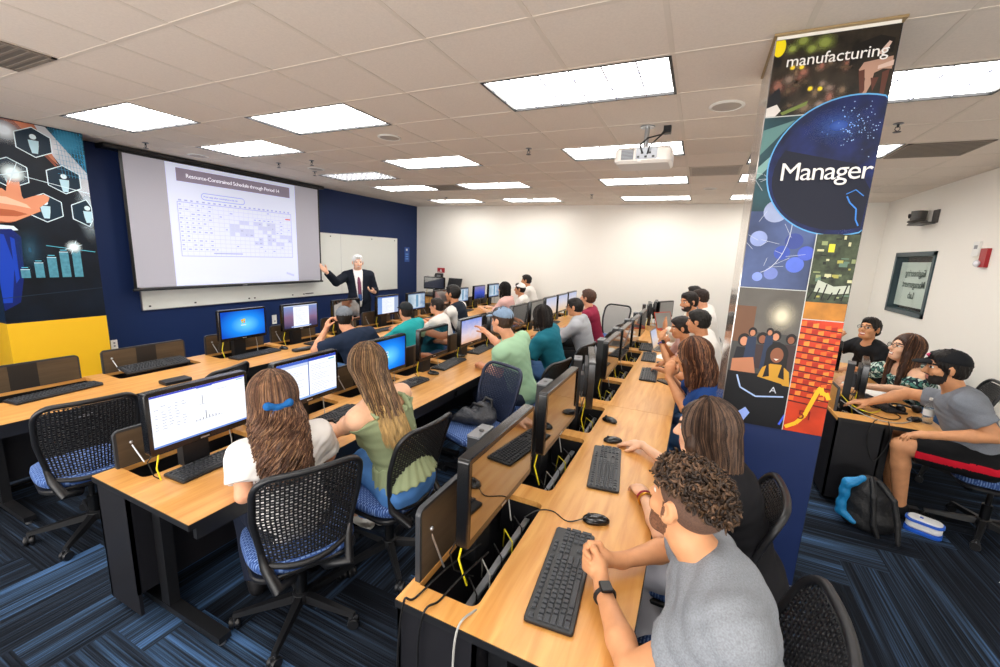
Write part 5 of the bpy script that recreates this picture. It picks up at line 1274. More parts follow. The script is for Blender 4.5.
    ms = [skin_mat(skin), mat('lips_' + ('f' if fem else 'm'), 'b8605a' if fem else 'b8776a', .4), mat('eye_white', 'f0ece6', .2), mat('eye_iris', '2c1c14', .1), hair_mat(hair['c'] if hair else '2a1c14'), mat('teeth', 'f4f0e8', .3), mat('blush_' + skin, {'fair': 'd8937a'}.get(skin, SK[skin]), .5)]
    if beard: ms.append(mat('beard_' + beard[0], beard[0], .8, noise=(150, .4)))
    def pick(C):
        L = (C - Hd) @ HM / s; x, y, z = L[:, 0], L[:, 1], L[:, 2]; m = np.zeros(len(C), int); ax = np.abs(x)
        hd = (np.abs(z) < .14) & (ax < .1) & (y > -.12) & (y < .13)
        if beard:
            b = hd & (y > .002 + .6 * np.maximum(0, -.075 - z)) & (z < -.050 - .15 * np.maximum(0, .05 - y) + .5 * np.maximum(0, ax - .04)) & (z > -.118)
            b |= hd & (y > .070) & (ax < .030) & (z > -.054) & (z < -.043 + .1 * ax)
            b |= hd & (np.abs(y - .012) < .011) & (z < .01) & (z > -.06) & (ax > .055)
            m[b] = 7
        lp = hd & (y > .075) & (ax < .026) & (np.abs(z + .062) < .013); m[lp] = 1
        if smile: m[hd & (y > .072) & (ax < .021) & (np.abs(z + .0615 - 6 * ax * ax) < max(.0042, .45 * h / s))] = 5
        ey = hd & (y > .06) & (((ax - .031) / .0155) ** 2 + ((z - .008) / .0072) ** 2 < 1); m[ey] = 2
        ir = hd & (y > .06) & (((ax - .031) / .0075) ** 2 + ((z - .008) / .0075) ** 2 < 1); m[ir] = 3
        bw = hd & (y > .05) & (np.abs(ax - .033) < .022) & (np.abs(z - .031 + .12 * np.maximum(0, ax - .035)) < .0052); m[bw] = 4
        return m
    sd.obj('body', ms, t, pick)
    # ------------ clothing
    if top:
        kind = top.get('kind', 'tee'); sl = top.get('sleeve', .62); e = top.get('e', .013) * s; tm = top['m'] if isinstance(top['m'], (list, tuple)) else [top['m']]
        hh = min(h * 1.0, .013) if h > .006 else h
        sh = SDF(hh)
        ncut = [(N + sp * top.get('neck', .012) * s + sf * 0, nrm(sp * .93 + sf * .36))]
        if kind == 'cami': ncut = [(T(.80), nrm(sp * 1.)),]
        if kind == 'offshoulder': ncut = [(T(.90), nrm(sp)),]
        hem = [(Pv - sp * top.get('hem', .06) * s, -sp)] if not stand else [(Pv - UP * .16 * s, -UP)]
        torso(sh, e, 0, None if kind in ('hood',) else ncut + hem)
        for k in (0, 1):
            if sl <= 0: continue
            ar = (.87 if fem else 1.) * s
            if sl >= 1.2:
                end = E_[k] + (W_[k] - E_[k]) * min(1, (sl - 1)); sh.cone(Sh[k], E_[k], .057 * ar + e, .046 * ar + e, .03); sh.cone(E_[k], end, .046 * ar + e, .032 * ar + e, .02, [(end, nrm(W_[k] - E_[k]))])
            else:
                end = Sh[k] + (E_[k] - Sh[k]) * sl; fl = top.get('flare', .008) * s
                st = Sh[k] if kind != 'offshoulder' else Sh[k] + (E_[k] - Sh[k]) * .28
                dv = nrm(E_[k] - Sh[k]); cu = [(end, dv)] + ([(st, -dv)] if kind == 'offshoulder' else []) 
                sh.cone(st - (0 if kind != 'offshoulder' else 1) * dv * .0, end + dv * .08 * s, .054 * ar + e, .050 * ar + e + fl * 1.6, .045 if h > .006 else .085, cu)
        if kind == 'hood':
            sh.cone(N - sf * .06 * s + sr * .08 * s, N - sf * .06 * s - sr * .08 * s, .05 * s, .05 * s, .03).cone(N - sf * .08 * s, N - sf * .10 * s - sp * .09 * s, .055 * s, .04 * s, .03)
            sh.cone(N + sr * .05 * s, N - sr * .05 * s, .062 * s, .062 * s, .02)
        if top.get('collar'): sh.chain([N + sp * .02 * s + (sr * math.cos(R(a)) + sf * math.sin(R(a))) * .064 * s for a in range(-240, 61, 30)], [.016 * s] * 11, .01)
        amp = top.get('fold', .0045) * s
        def disp(X, Y, Z, amp=amp):
            a = (X * sr[0] + Y * sr[1] + Z * sr[2]); b = (X * sp[0] + Y * sp[1] + Z * sp[2]); c = (X * sf[0] + Y * sf[1] + Z * sf[2])
            return amp * (.75 - np.abs(np.sin(b * 34 + a * 22 + 2.2 * np.sin(a * 14 + c * 9))) * .8 - np.abs(np.sin(a * 29 - b * 40 + c * 31 + 2 * np.sin(b * 11))) * .7)
        pk = None
        if top.get('pick'):
            f_ = top['pick']
            pk = lambda C: f_(((C - N) @ TM) / s, C, Sh, E_, s)
        sh.obj('jacket' if kind == 'jacket' else 'shirt', tm, t, pk, disp, 4 if h < .007 else 2)
        if kind == 'cami':
            for q in (1, -1):
                st = MB(); x = .085 * s * q; st.tube([T(.78) + sr * x + sf * .10 * s, T(.93) + sr * x + sf * .07 * s, T(.985) + sr * x * 1.1 - sf * .0, T(.93) + sr * x * 1.1 - sf * .095 * s, T(.78) + sr * x - sf * .125 * s], .014 * s, tm[0], 8)
                st.sphere(tuple(T(.995) + sr * x * 1.1 - sf * .01), (.03 * s, .025 * s, .018 * s), tm[0], 6); st.tube([T(.99) + sr * x * 1.1, T(.93) + sr * x * 1.35 - sf * .085 * s - sp * .02, T(.86) + sr * x * 1.4 - sf * .11 * s], .011 * s, tm[0], 6); st.build('shoulder_strap', t)
            rf = SDF(h); rf.chain([T(.79) + (sr * .150 * math.cos(R(a)) + sf * .125 * math.sin(R(a))) * s + sp * .006 * (a % 40 > 10) for a in range(0, 361, 20)], [.014 * s] * 19, .01); rf.obj('ruffle', tm[0], t, None, lambda X, Y, Z: .004 * np.sin(120 * X) * np.sin(120 * Y))
            pp = SDF(h); cc = [(T(.30), sp)]; pp.cone(T(.38), T(.04), .135 * s, .185 * s, .02, cc + [(T(.06), -sp)]); pp.obj('peplum', tm[0], t, None, lambda X, Y, Z: .004 * np.sin(np.arctan2(Y - Pv[1], X - Pv[0]) * 22))
        if kind == 'jacket':
            pass
    if pants:
        pn = SDF(max(h, .009)); e = .012 * s; pmat = pants[1] if not isinstance(pants[1], str) else cloth(pants[0], pants[1], bump=(60, .2, .004))
        pn.ell(T(.02), V3(.165 if fem else .16, .125, .125) * s + e * .5, .03, Matrix(TM.tolist()), [(T(.20), sp)])
        for k in (0, 1):
            if shorts:
                en = hip[k] + (K_[k] - hip[k]) * .82; pn.cone(hip[k], en, .095 * s + e, .080 * s + e, .03, [(en, nrm(K_[k] - hip[k]))])
            else:
                pn.cone(hip[k], K_[k], .084 * s + e, .060 * s + e, .03); pn.cone(K_[k], A_[k], .060 * s + e, .044 * s + e, .02, [(A_[k], nrm(A_[k] - K_[k]))])
        pk2 = None
        if len(pants) > 2:
            pmat = [pmat, pants[2]]
            def pk2(C):
                m = np.zeros(len(C), int)
                for k, q in enumerate((1, -1)):
                    d = K_[k] - hip[k]; tt = np.clip((C - hip[k]) @ d / (d @ d), -.5, 1.2); rv = C - hip[k] - tt[:, None] * d; ln = np.linalg.norm(rv, axis=1)
                    m[((rv @ br) * q > .72 * ln) & (np.abs(rv[:, 2] + .012) < .026) & (tt < 1) & (ln < .17)] = 1
                return m
        pn.obj('shorts' if shorts else 'trousers', pmat, t, pk2, lambda X, Y, Z: .004 * np.sin(48 * X + 31 * Z) * np.sin(44 * Y - 23 * Z))
    for k in (0, 1):
        so = SDF(max(h, .009)); a = A_[k]; z0 = max(a[2] - .088 * s, .0) ; zz = lambda p, z: V3(p[0], p[1], z0 + z)
        so.cone(zz(a - bf * .02 * s, .04 * s), zz(a + bf * .15 * s, .032 * s), .042 * s, .036 * s, .02, [(V3(0, 0, z0 + .004), -UP)]); so.cone(zz(a - bf * .01, .075 * s), zz(a + bf * .04 * s, .06 * s), .040 * s, .038 * s, .02)
        so.obj('shoe', cloth('shoe' + shoes, shoes, .6), t)
    if watch is not None:
        k, wm = watch; d = nrm(W_[k] - E_[k]); c0 = W_[k] - d * .018 * s; r, _, u = frame(d)
        wb_ = MB(); wb_.tube([c0 + (r * math.cos(R(a)) + u * math.sin(R(a))) * .0305 * s for a in range(0, 361, 24)], .0075 * s, wm, 6, cap=False); wb_.build('watch_strap', t)
        wc = MB(); M = Matrix(np.stack([r, d, u], 1).tolist()).to_4x4(); M.translation = Vector(c0 + u * .034 * s); wc.rbox(-.019 * s, .019 * s, -.021 * s, .021 * s, -.005 * s, .007 * s, .006 * s, m_blk2, M, 4, .002); wc.build('watch_face', t)
    HMx = Matrix(np.stack([hr, hf, hu], 1).tolist()).to_4x4(); HMx.translation = Vector(Hd)
    S_ = lambda x, y, z: tuple(HL(x, y, z))
    if glasses:
        g = MB(); gm = mat('glasses_frame', '1a1614', .3)
        for q in (1, -1):
            g.tube([S_(q * .033 + .022 * math.cos(R(a)), .103, .006 + .017 * math.sin(R(a))) for a in range(0, 361, 30)], .0022 * s * (1 if h < .01 else 1.5), gm, 5, cap=False)
            g.tube([S_(q * .054, .100, .012), S_(q * .075, .06, .012), S_(q * .082, -.005, .008)], .0022 * s * (1 if h < .01 else 1.5), gm, 5)
        g.tube([S_(-.011, .104, .008), S_(.011, .104, .008)], .0022 * s, gm, 5); g.build('glasses', t)
    if hair:
        hm = hair_mat(hair['c']); kd = hair['k']; hh = max(min(h, .010), .006 if h < .01 else .009)
        hs = SDF(hh); Mh = Matrix(HM.tolist()); fringe = hair.get('fringe', .055)
        cutf = [(HL(0, .070, .05), nrm(HM @ V3(0, .86, -.50))), (HL(0, .02, -.035 if kd != 'short' else -.02), nrm(HM @ V3(0, .75, -.66)))]
        g_ = hair.get('g', .013)
        if kd in ('short', 'curly', 'bald'):
            c2 = cutf + [(HL(0, -.05, -.062), -hu)]
            if kd == 'bald': c2 += [(HL(0, -.02, .07), nrm(HM @ V3(0, .55, .8)))]
            hs.ell(HL(0, -.014, .032), V3(.074 + g_ * .6, .094 + g_, .084 + g_) * s, .01, Mh, c2)
            if kd == 'short': hs.ell(HL(0, .01, .085), V3(.062, .082, .036) * s, .02, Mh, [cutf[0]]); hs.ell(HL(0, -.05, -.02), V3(.068, .06, .055) * s, .02, Mh, c2)
        else:
            hs.ell(HL(0, -.016, .032), V3(.074 + g_, .094 + g_, .084 + g_) * s, .01, Mh, [cutf[0], (HL(0, .045, -.05), nrm(HM @ V3(0, .95, -.3)))])
            L = hair.get('L', .35); dr = nrm(np.array(hair.get('drop', (0, 0, -1)), float)); bk = hair.get('back', .5)
            root = HL(0, -.055, -.02); w = hair.get('w', .055)
            q1 = root + dr * .12 * s - hf * .03 * s * bk; q2 = root + dr * L * s - hf * .04 * s * bk
            for q in (1, -1, 0):
                hs.cone(HL(q * .035, -.04, .0), q1 + hr * q * w * .75 * s, .052 * s, .038 * s, .03); hs.cone(q1 + hr * q * w * .75 * s, q2 + hr * q * w * .6 * s, .038 * s, hair.get('tip', .030) * .6 * s, .03)
            if hair.get('sides'):
                for q in (1, -1): hs.cone(HL(q * .072, .01, .02), HL(q * .078, .02, -.04), .022 * s, .024 * s, .02); hs.cone(HL(q * .078, .02, -.04), HL(q * .078, .02, -.04) + dr * hair['sides'] * s + hf * .01, .024 * s, .018 * s, .02)
        A = hair.get('amp', .007 if hair['k'] == 'short' else .004)
        if kd == 'curly': hs.p = []; hs.ell(HL(0, -.016, .032), V3(.0765, .097, .086) * s, .01, Mh, cutf + [(HL(0, -.05, -.075), -hu)])
        def hd(X, Y, Z, A=A):
            x = (X - Hd[0]); y = Y - Hd[1]; z = Z - Hd[2]; a = x * hr[0] + y * hr[1] + z * hr[2]; b = x * hf[0] + y * hf[1] + z * hf[2]; c = x * hu[0] + y * hu[1] + z * hu[2]
            th = np.arctan2(a, -b + .0001); return A * s * (np.sin(th * 26 + 3 * np.sin(c * 30)) * .6 + np.sin(th * 47 + c * 22) * .4)
        hs.obj('hair', hair_mat(hair['c']) if kd != 'curly' else mat('hair_fade', '5d4335', .8, noise=(200, .3)), t, None, hd if kd != 'curly' else None)
        n = hair.get('n', 0)
        if n and kd == 'long':
            rr = random.Random(5 + n); tones = [hair_mat(c) for c in hair.get('tones', (hair['c'],))]; mb = MB(); L = hair.get('L', .35); dr = nrm(np.array(hair.get('drop', (0, 0, -1)), float)); wv = hair.get('wave', .006); bk = hair.get('back', .5)
            for i in range(int(n * 2.2)):
                th = R(rr.uniform(52, 308)); ph0 = R(rr.uniform(0, 55)); out = 1.13 + hair.get('vol', 0) + rr.uniform(.0, .12); pts = []
                for k in range(7):
                    ph = ph0 + (R(104) - ph0) * k / 6; pts.append(V3(math.sin(ph) * math.sin(th) * .080 * out, math.sin(ph) * math.cos(th) * .100 * out - .014, math.cos(ph) * .092 * out + .026))
                pts = [HL(*p) for p in pts]; p = pts[-1]; lz = L * rr.uniform(.62, 1.12) * s; c_ = HL(0, -.075 * bk * 2 * .6, -.1); phs = rr.uniform(0, 6.28); nk = 12
                sidew = (p - HL(0, -.06, 0)) @ hr
                for k in range(1, nk + 1):
                    u = k / nk; tgt = c_ + hr * (sidew * hair.get('spread', 1.0)) - hf * .045 * s * bk + hr * rr.uniform(-.004, .004)
                    q = p + dr * lz * u; ax = q - tgt; ax = ax - dr * (ax @ dr); q = q - ax * (1 - math.exp(-2.2 * u)) * hair.get('gather', .75)
                    q = q + (hr * math.sin(phs + u * hair.get('freq', 9)) + hf * math.cos(phs + u * hair.get('freq', 9))) * wv * s * min(1, u * 2.5) - hf * .02 * s * bk * math.sin(u * 3.1)
                    pts.append(q)
                r0 = rr.uniform(.0016, .0034) * s; m_ = tones[min(len(tones) - 1, int(rr.random() * len(tones)))]; cutk = len(pts) - 5 if hair.get('tipc') else len(pts); mb.tube(pts[:cutk], [r0 * .7] + [r0] * (cutk - 3) + [r0, r0] if cutk < len(pts) else [r0 * .7] + [r0] * (len(pts) - 3) + [r0 * .8, r0 * .25], m_, 4)
                if cutk < len(pts): mb.tube(pts[cutk - 1:], [r0] * 4 + [r0 * .7, r0 * .3], hair_mat(hair['tipc']), 4)
            mb.build('hair_locks', t, 80)
        if kd == 'curly':
            rr = random.Random(9); tones = [hair_mat(c) for c in hair.get('tones', (hair['c'],))]; mb = MB()
            for i in range(n):
                th = rr.uniform(0, 2 * math.pi); ph = math.acos(rr.uniform(-.35, 1)); c0 = V3(math.sin(ph) * math.sin(th) * .079, math.sin(ph) * math.cos(th) * .100 - .012, math.cos(ph) * .090 + .030)
                if c0[1] > .062 and c0[2] < .085: c0[2] += .02
                if c0[2] < .056 + .45 * min(0, c0[1] + .03): continue
                nn = nrm(c0 - V3(0, -.01, .02)); a = nrm(np.cross(nn, V3(rr.gauss(0, 1), rr.gauss(0, 1), rr.gauss(0, 1)))); b = np.cross(nn, a); rad = rr.uniform(.006, .012); tw = rr.uniform(4, 8); ln = rr.uniform(.012, .03); sgn = rr.choice((-1, 1))
                pts = [HL(*(c0 + nn * (-.004 + ln * u) + (a * math.cos(sgn * tw * u) + b * math.sin(sgn * tw * u)) * rad * (1 - .35 * u) + a * .012 * u)) for u in [k / 9 for k in range(10)]]
                r0 = rr.uniform(.0028, .0045) * s; mb.tube(pts, [r0] * 8 + [r0 * .8, r0 * .3], tones[int(rr.random() * len(tones))], 5)
            mb.build('hair_curls', t, 80)
    if cap:
        cm = cloth('cap' + cap['c'], cap['c'], .8, noise=(40, .12)); cs = SDF(max(min(h, .009), .006)); Mh = Matrix(HM.tolist()) @ Matrix.Rotation(R(cap.get('tilt', -6)), 3, 'X')
        cs.ell(HL(0, -.014, .036), V3(.089, .108, .094) * s, .01, Mh, [(HL(0, 0, cap.get('z', .045)), nrm(HM @ V3(0, .16, -1)))])
        sgn = -1 if cap.get('back') else 1
        cs.ell(HL(0, sgn * .112, .040 if sgn > 0 else .02), V3(.066, .062, .012) * s, .006, Mh, [(HL(0, sgn * .075, .0), nrm(HM @ V3(0, -sgn, 0)))])
        cs.obj('cap', cm, t)
        bt = MB(); bt.sphere(S_(0, -.014, .130), .008 * s, cm, 6)
        for a in range(0, 360, 60): bt.tube([S_(.0905 * math.sin(p) * math.sin(R(a)), .1095 * math.sin(p) * math.cos(R(a)) - .014, .0955 * math.cos(p) + .036) for p in [.1, .4, .7, 1.0, 1.3]], .0015 * s, cm, 4)
        bt.build('cap_seams', t)
        if cap.get('logo'): lg = MB(); lg.sphere(S_(0, .088, .085), (.016 * s, .016 * s, .012 * s), cloth('cap_logo', cap['logo']), 6); lg.build('cap_badge', t)
    t['_f'] = 0; del t['_f']
    return t, dict(N=N + base, Sh=[x + base for x in Sh], E=[x + base for x in E_], W=[x + base for x in W_], HL=lambda *a: HL(*a) + base, base=base, sf=sf, sr=sr, sp=sp, T=lambda a: T(a) + base)
# ------------------------------------------------------------------ desks in rows
FA, FB_, FC, FD = 'desks of the row by the navy wall', 'desks of the middle row', 'desks of the row by the printed column', 'desks of the row by the cream wall'
A0, B0, C0, D0 = -4.37, -2.36, -.54, 1.43
slA = [(-1.80, -1.09), (-.97, -.31), (-.13, .56), (.64, 1.30), (1.40, 2.06), (2.18, 2.86), (2.94, 3.62), (3.72, 4.4), (4.48, 5.12), (5.18, 5.78), (5.84, 6.42)]
slB = [(-1.71, -1.13), (-1.06, -.42), (-.32, .32), (.40, 1.02), (1.12, 1.76), (1.86, 2.46), (2.54, 3.16), (3.22, 3.84), (3.92, 4.52), (4.60, 5.2), (5.28, 5.88)]
slC = [(-1.63, -.94), (-.82, -.11), (.0, .56), (.74, 1.38), (1.50, 2.17), (2.30, 2.96), (3.15, 3.75)]
slD = [(1.55, 2.2), (2.35, 3.0), (3.15, 3.8)]
def row(x0, x1, sl, ys, labels, group, s0, s1):
    for (ya, yb), lb in zip(ys, labels):
        desk_table(x0, x1, ya, yb, [q for q in sl if ya < q[0] < yb], lb, group, s0, s1)
row(A0, -3.55, slA, [(-1.86, .60), (.602, 2.12), (2.122, 4.44), (4.442, 6.46)],
    ['nearest maple desk by the navy wall, with two open lids and no raised monitor', 'maple desk by the navy wall in front of the student in the grey cap', 'maple desk by the navy wall in front of the student in teal', 'farthest maple desk in the row by the navy wall'], FA, A0 + .03, -4.06)
row(B0, -1.55, slB, [(-1.82, .36), (.362, 2.5), (2.502, 4.56), (4.562, 5.95)],
    ['maple desk of the two young women with long hair, black end panel facing us', 'maple desk where the student in mint green sits', 'maple desk where the student in the grey hoodie sits', 'farthest maple desk in the middle row'], FB_, B0 + .03, -2.12)
row(C0, .22, slC, [(-1.72, .65), (.653, 3.08), (3.083, 4.4), (4.403, 5.8)],
    ['nearest maple desk, under the curly haired man, with two dark monitors', 'maple desk of the woman in navy, with calculator and phone', 'maple desk with open laptop and papers in the row by the column', 'farthest maple desk by the column, at the orange laptop'], FC, C0 + .035, -.275)
row(D0, 2.13, slD, [(1.38, 3.9)], ['maple desk by the cream wall where three students laugh'], FD, D0 + .03, D0 + .27)

# lids
lidA = make_lid(.205, .66); lidB = make_lid(.205, .62); lidC = make_lid(.29, .68)
def put_lid(proto, used, x, y, lb, gp):
    o = proto if not used else copy_tree(proto)
    o.location = (x, y, DZ - .002); tag(o, lb, 'desk lid', gp); return o
ord_ = ['nearest', 'second', 'third', 'fourth', 'fifth', 'sixth', 'seventh', 'eighth', 'ninth', 'tenth', 'eleventh']
LA = ['brown and dark lid standing open over a bare keyboard, beside the yellow panel', 'brown and dark lid standing open below the white mounting strip, keyboard lying in front', 'lid standing behind the bright blue desktop monitor by the navy wall', 'lid behind the monitor with the open page by the navy wall']
for k, (a, b) in enumerate(slA): put_lid(lidA, k, A0 + .022, (a + b) / 2 + (0 if k != 1 else 0), LA[k] if k < 4 else '%s lid in the row by the navy wall, standing behind its monitor' % ord_[k], 'open desk lids by the navy wall')
for k, (a, b) in enumerate(slB): put_lid(lidB, k, B0 + .022, (a + b) / 2, '%s dark lid standing behind the monitors of the middle row' % ord_[k], 'open desk lids of the middle row')
for k, (a, b) in enumerate(slC): put_lid(lidC, k, C0 + .022, (a + b) / 2, '%s dark lid standing behind the monitors of the row by the column' % ord_[k], 'open desk lids by the column')
for k, (a, b) in enumerate(slD): put_lid(lidA, 1, D0 + .02, (a + b) / 2, '%s lid on the desk of the laughing students' % ord_[k], 'open desk lids by the cream wall')

# monitors: (row x, y centre, kind, width, label)
MON = [
 ('A', -4.13, .168, 'flag', .525, .33, 'monitor with a plain blue desktop and small yellow flag, by the navy wall'),
 ('A', -4.13, .90, 'page', .52, .325, 'monitor with a white page between mountain pictures, by the navy wall'),
 ('A', -4.13, 1.66, 'off', .51, .315, 'dark monitor hidden beyond the grey cap, by the navy wall'),
 ('A', -4.12, 2.515, 'mail', .525, .315, 'monitor with white page and blue side columns, left of the dark cap'),
 ('A', -4.12, 3.26, 'map', .515, .315, 'monitor with a blue-grey map, right of the dark cap'),
 ('A', -4.12, 4.06, 'off', .5, .31, 'dark monitor beyond the student in the dark vest'),
 ('A', -4.12, 4.84, 'map', .5, .31, 'small grey-green monitor just right of the dark vest'),
 ('A', -4.12, 5.60, 'car', .52, .32, 'small far monitor with a purple-blue picture'),
 ('A', -4.12, 6.33, 'map', .56, .33, 'farthest small pale monitor left of the woman in pink'),
 ('B', -2.0, -1.485, 'chart', .50, .315, 'big near monitor with white page and tiny bar chart'),
 ('B', -2.0, -.82, 'documents', .505, .315, 'monitor with two white document columns between the two long haired women'),
 ('B', -2.0, -.04, 'logon', .51, .31, 'monitor with bright blue desktop in front of the woman in green'),
 ('B', -2.0, .66, 'off', .495, .305, 'black monitor reflecting a green shirt, in the middle row'),
 ('B', -2.0, 1.41, 'cloud', .505, .31, 'monitor with pale lavender desktop that the student in the denim cap points at'),
 ('B', -2.0, 2.13, 'off', .50, .31, 'dark monitor hidden beyond the denim cap'),
 ('B', -2.0, 2.85, 'off', .56, .33, 'dark monitor with red reflections right of the denim cap'),
 ('B', -2.0, 3.56, 'off', .56, .33, 'monitor mostly hidden behind the black hair of the woman in teal'),
 ('B', -2.0, 4.27, 'pale', .60, .34, 'nearest of the three pale far monitors right of the woman in teal'),
 ('B', -2.0, 4.96, 'pale', .60, .34, 'middle one of the three pale far monitors'),
 ('B', -2.0, 5.63, 'pale', .60, .345, 'farthest of the three pale far monitors, by the cream wall'),
 ('C', -.36, -1.27, 'off', .62, .345, 'nearest black monitor, mirroring the orange desk and a keyboard'),
 ('C', -.36, -.47, 'off', .62, .345, 'second black monitor from us in the row by the column'),
 ('C', -.36, 1.13, 'off', .62, .335, 'black monitor beyond the desk seam, with a yellow cable, in the row by the column'),
 ('C', -.36, 1.88, 'off', .58, .335, 'narrow looking monitor second beyond the desk seam'),
 ('C', -.36, 2.66, 'off', .56, .335, 'narrow looking monitor third beyond the desk seam'),
 ('C', -.36, 3.45, 'off', .56, .335, 'narrow looking monitor fourth beyond the desk seam'),
]
GM = {'A': 'monitors by the navy wall', 'B': 'monitors of the middle row', 'C': 'monitors of the row by the column', 'D': 'monitors by the cream wall'}
for rw, x, y, kind, w_, h_, lb in MON:
    o = monitor(kind, w_, h_); o.location = (x, y, DZ); tag(o, lb, 'monitor', GM[rw])
    if rw == 'B' and kind == 'pale': pass
o = monitor('off', .56, .335); o.location = (-.36, .30, DZ); o.rotation_euler = (0, 0, R(14)); tag(o, 'black monitor turned away, just before the desk seam', 'monitor', GM['C'])
o = monitor('off', .5, .31); o.location = (1.72, 1.95, DZ - .07); o.rotation_euler = (0, 0, R(-15)); tag(o, 'black monitor on the desk by the cream wall, seen from its side', 'monitor', GM['D'])
o = monitor('off', .5, .31); o.location = (1.66, 2.75, DZ); tag(o, 'black monitor farther along the desk by the cream wall', 'monitor', GM['D'])
for k, (x, y, rz) in enumerate(((-.42, 5.0, 8), (-.36, 5.45, 2), (-.20, 5.55, -25))):
    o = monitor('off', .5, .31); o.location = (x, y, DZ); o.rotation_euler = (0, 0, R(rz))
    tag(o, ['first', 'middle', 'slanted last'][k] + ' of the monitors bunched at the far end by the column', 'monitor', 'monitors bunched at the far end')

# keyboards
kb = make_keyboard(); KB = [
 (-.055, -1.34, 5, 'nearest big black keyboard beside the clasped hands'), (-.08, -.43, 8, 'black keyboard below the hand on the mouse'),
 (-.075, 1.80, 3, 'black keyboard left of the calculator'), (-.16, 2.66, 3, 'black keyboard second beyond the desk seam'), (-.26, 3.26, 3, 'black keyboard third beyond the desk seam'),
 (-1.985, -1.40, 2, 'black keyboard under the near chart monitor'), (-1.93, -.70, 3, 'keyboard under the hands of the woman in green'), (-1.955, .16, -2, 'keyboard left of the empty mouse, middle row'), (-2.02, 1.0, 4, 'keyboard under the black reflecting monitor'),
 (-2.06, 1.80, 4, 'keyboard in front of the student in mint'), (-1.95, 2.75, 4, 'keyboard in front of the woman in teal'), (-1.95, 3.75, 4, 'keyboard in front of the grey hoodie'), (-1.98, 4.4, 4, 'keyboard beyond the hands of the grey hoodie'),
 (-4.02, -1.38, 8, 'keyboard lying before the open lid beside the yellow panel'), (-3.95, .17, 3, 'keyboard under the blue desktop monitor'), (-3.9, 1.05, 3, 'keyboard beside the elbow of the grey cap student'),
 (-3.85, 2.1, 0, 'keyboard left of the student in teal'), (-3.95, 3.45, 6, 'keyboard right of the dark cap'), (-3.95, 4.7, 4, 'far keyboard beyond the dark vest'), (-3.9, 5.6, 4, 'farthest keyboard, near the woman in pink'), (1.86, 2.0, 14, 'keyboard on the desk by the cream wall')]
for k, (x, y, rz, lb) in enumerate(KB):
    o = kb if k == 0 else copy_tree(kb); o.location = (x, y, DZ); o.rotation_euler = (0, 0, R(rz)); tag(o, lb, 'keyboard', 'black desktop keyboards')
o = copy_tree(kb); o.location = (-4.16, -.66, DZ + .035); o.rotation_euler = (0, R(14), R(2)); tag(o, 'keyboard tilted on the well before the second open lid', 'keyboard', 'black desktop keyboards')

# mice
ms = make_mouse(); MS = [(-.015, -.955, 15, 'nearest black mouse, above the big keyboard', [(-.07, 0, .01), (-.16, -.08, .003), (-.22, -.02, .003), (-.30, .05, .003)]),
 (-.105, -.05, 20, 'black mouse under the hand of the brown haired woman', [(-.07, 0, .01), (-.14, -.02, .003), (-.2, .0, .003)]), (-.19, .29, -25, 'black mouse lying on the well rim before the desk seam', None), (.04, 2.12, 5, 'black mouse right of the third keyboard', None),
 (-1.95, .60, 5, 'black mouse nearest the green top in the middle row', None), (-2.1, 1.37, 5, 'black mouse in front of the black reflecting monitor', None), (-3.93, .50, 0, 'black mouse beside the blue desktop keyboard', None), (-3.80, 2.42, 0, 'black mouse left of the student in teal', None), (1.99, 1.62, 30, 'black mouse on the desk by the cream wall', None)]
for k, (x, y, rz, lb, cd) in enumerate(MS):
    o = ms if k == 0 else copy_tree(ms)
    if k == 1 or k == 2:
        for ch in list(o.children):
            if ch.name.startswith('cord'): bpy.data.objects.remove(ch)
    o.location = (x, y, DZ); o.rotation_euler = (0, 0, R(rz)); tag(o, lb, 'mouse', 'black computer mice')
    if k == 0: first_mouse = o
cord(first_mouse, MS[0][5] if False else [(-.05, 0, .012), (-.13, -.03, .003), (-.2, .03, .003), (-.27, .02, .003), (-.33, .0, -.03)])

# chairs
ch = make_chair(1.02); chn = make_chair(1.02, m_meshblue); chf = make_chair(1.15, net=True)
CH = [(-1.43, -1.39, 64, 'perforated black chair holding the woman with the blue hair bow', 0), (-1.30, -.84, 86, 'perforated chair of the woman in the green top', 0),
 (-3.18, -1.55, 79, 'empty perforated chair nearest the yellow panel', 0), (-3.2, -.86, 108, 'empty chair showing its top edge left of the document monitor', 0),
 (-3.0, .76, 84, 'chair of the student in the grey cap', 0), (-3.02, 1.83, 84, 'chair of the student in teal', 0), (-3.0, 2.6, 90, 'chair of the student in white with glasses', 0), (-3.0, 3.1, 90, 'chair of the student in the dark vest', 0),
 (-1.26, .20, 158, 'empty navy tinted chair with a bag on its seat', 1), (-1.08, 1.0, 78, 'chair of the student in mint green', 0), (-1.05, 1.92, 80, 'chair of the woman in teal', 0), (-.98, 2.98, 84, 'chair of the student in the grey hoodie', 0), (-1.0, 3.66, 84, 'chair of the student in maroon', 0), (-.95, 4.3, 92, 'empty chair beyond the student in maroon', 0),
 (.41, -1.42, 88, 'black perforated chair at the bottom edge behind the curly haired man', 0), (.38, -.71, 88, 'black perforated chair in front of the printed column', 0), (.62, .95, 82, 'chair of the woman in navy', 0),
 (.60, 2.0, 80, 'chair of the black haired student beyond the woman in navy', 0), (.62, 3.0, 80, 'chair just short of the bearded man, beyond the woman in navy', 0), (.62, 4.0, 85, 'chair of the man with the red sleeve', 0),
 (2.42, 1.42, 80, 'chair of the man in the black cap', 0), (2.50, 2.5, 80, 'chair of the woman in the patterned blouse', 0), (2.42, 3.42, 85, 'chair of the laughing woman in black', 0)]
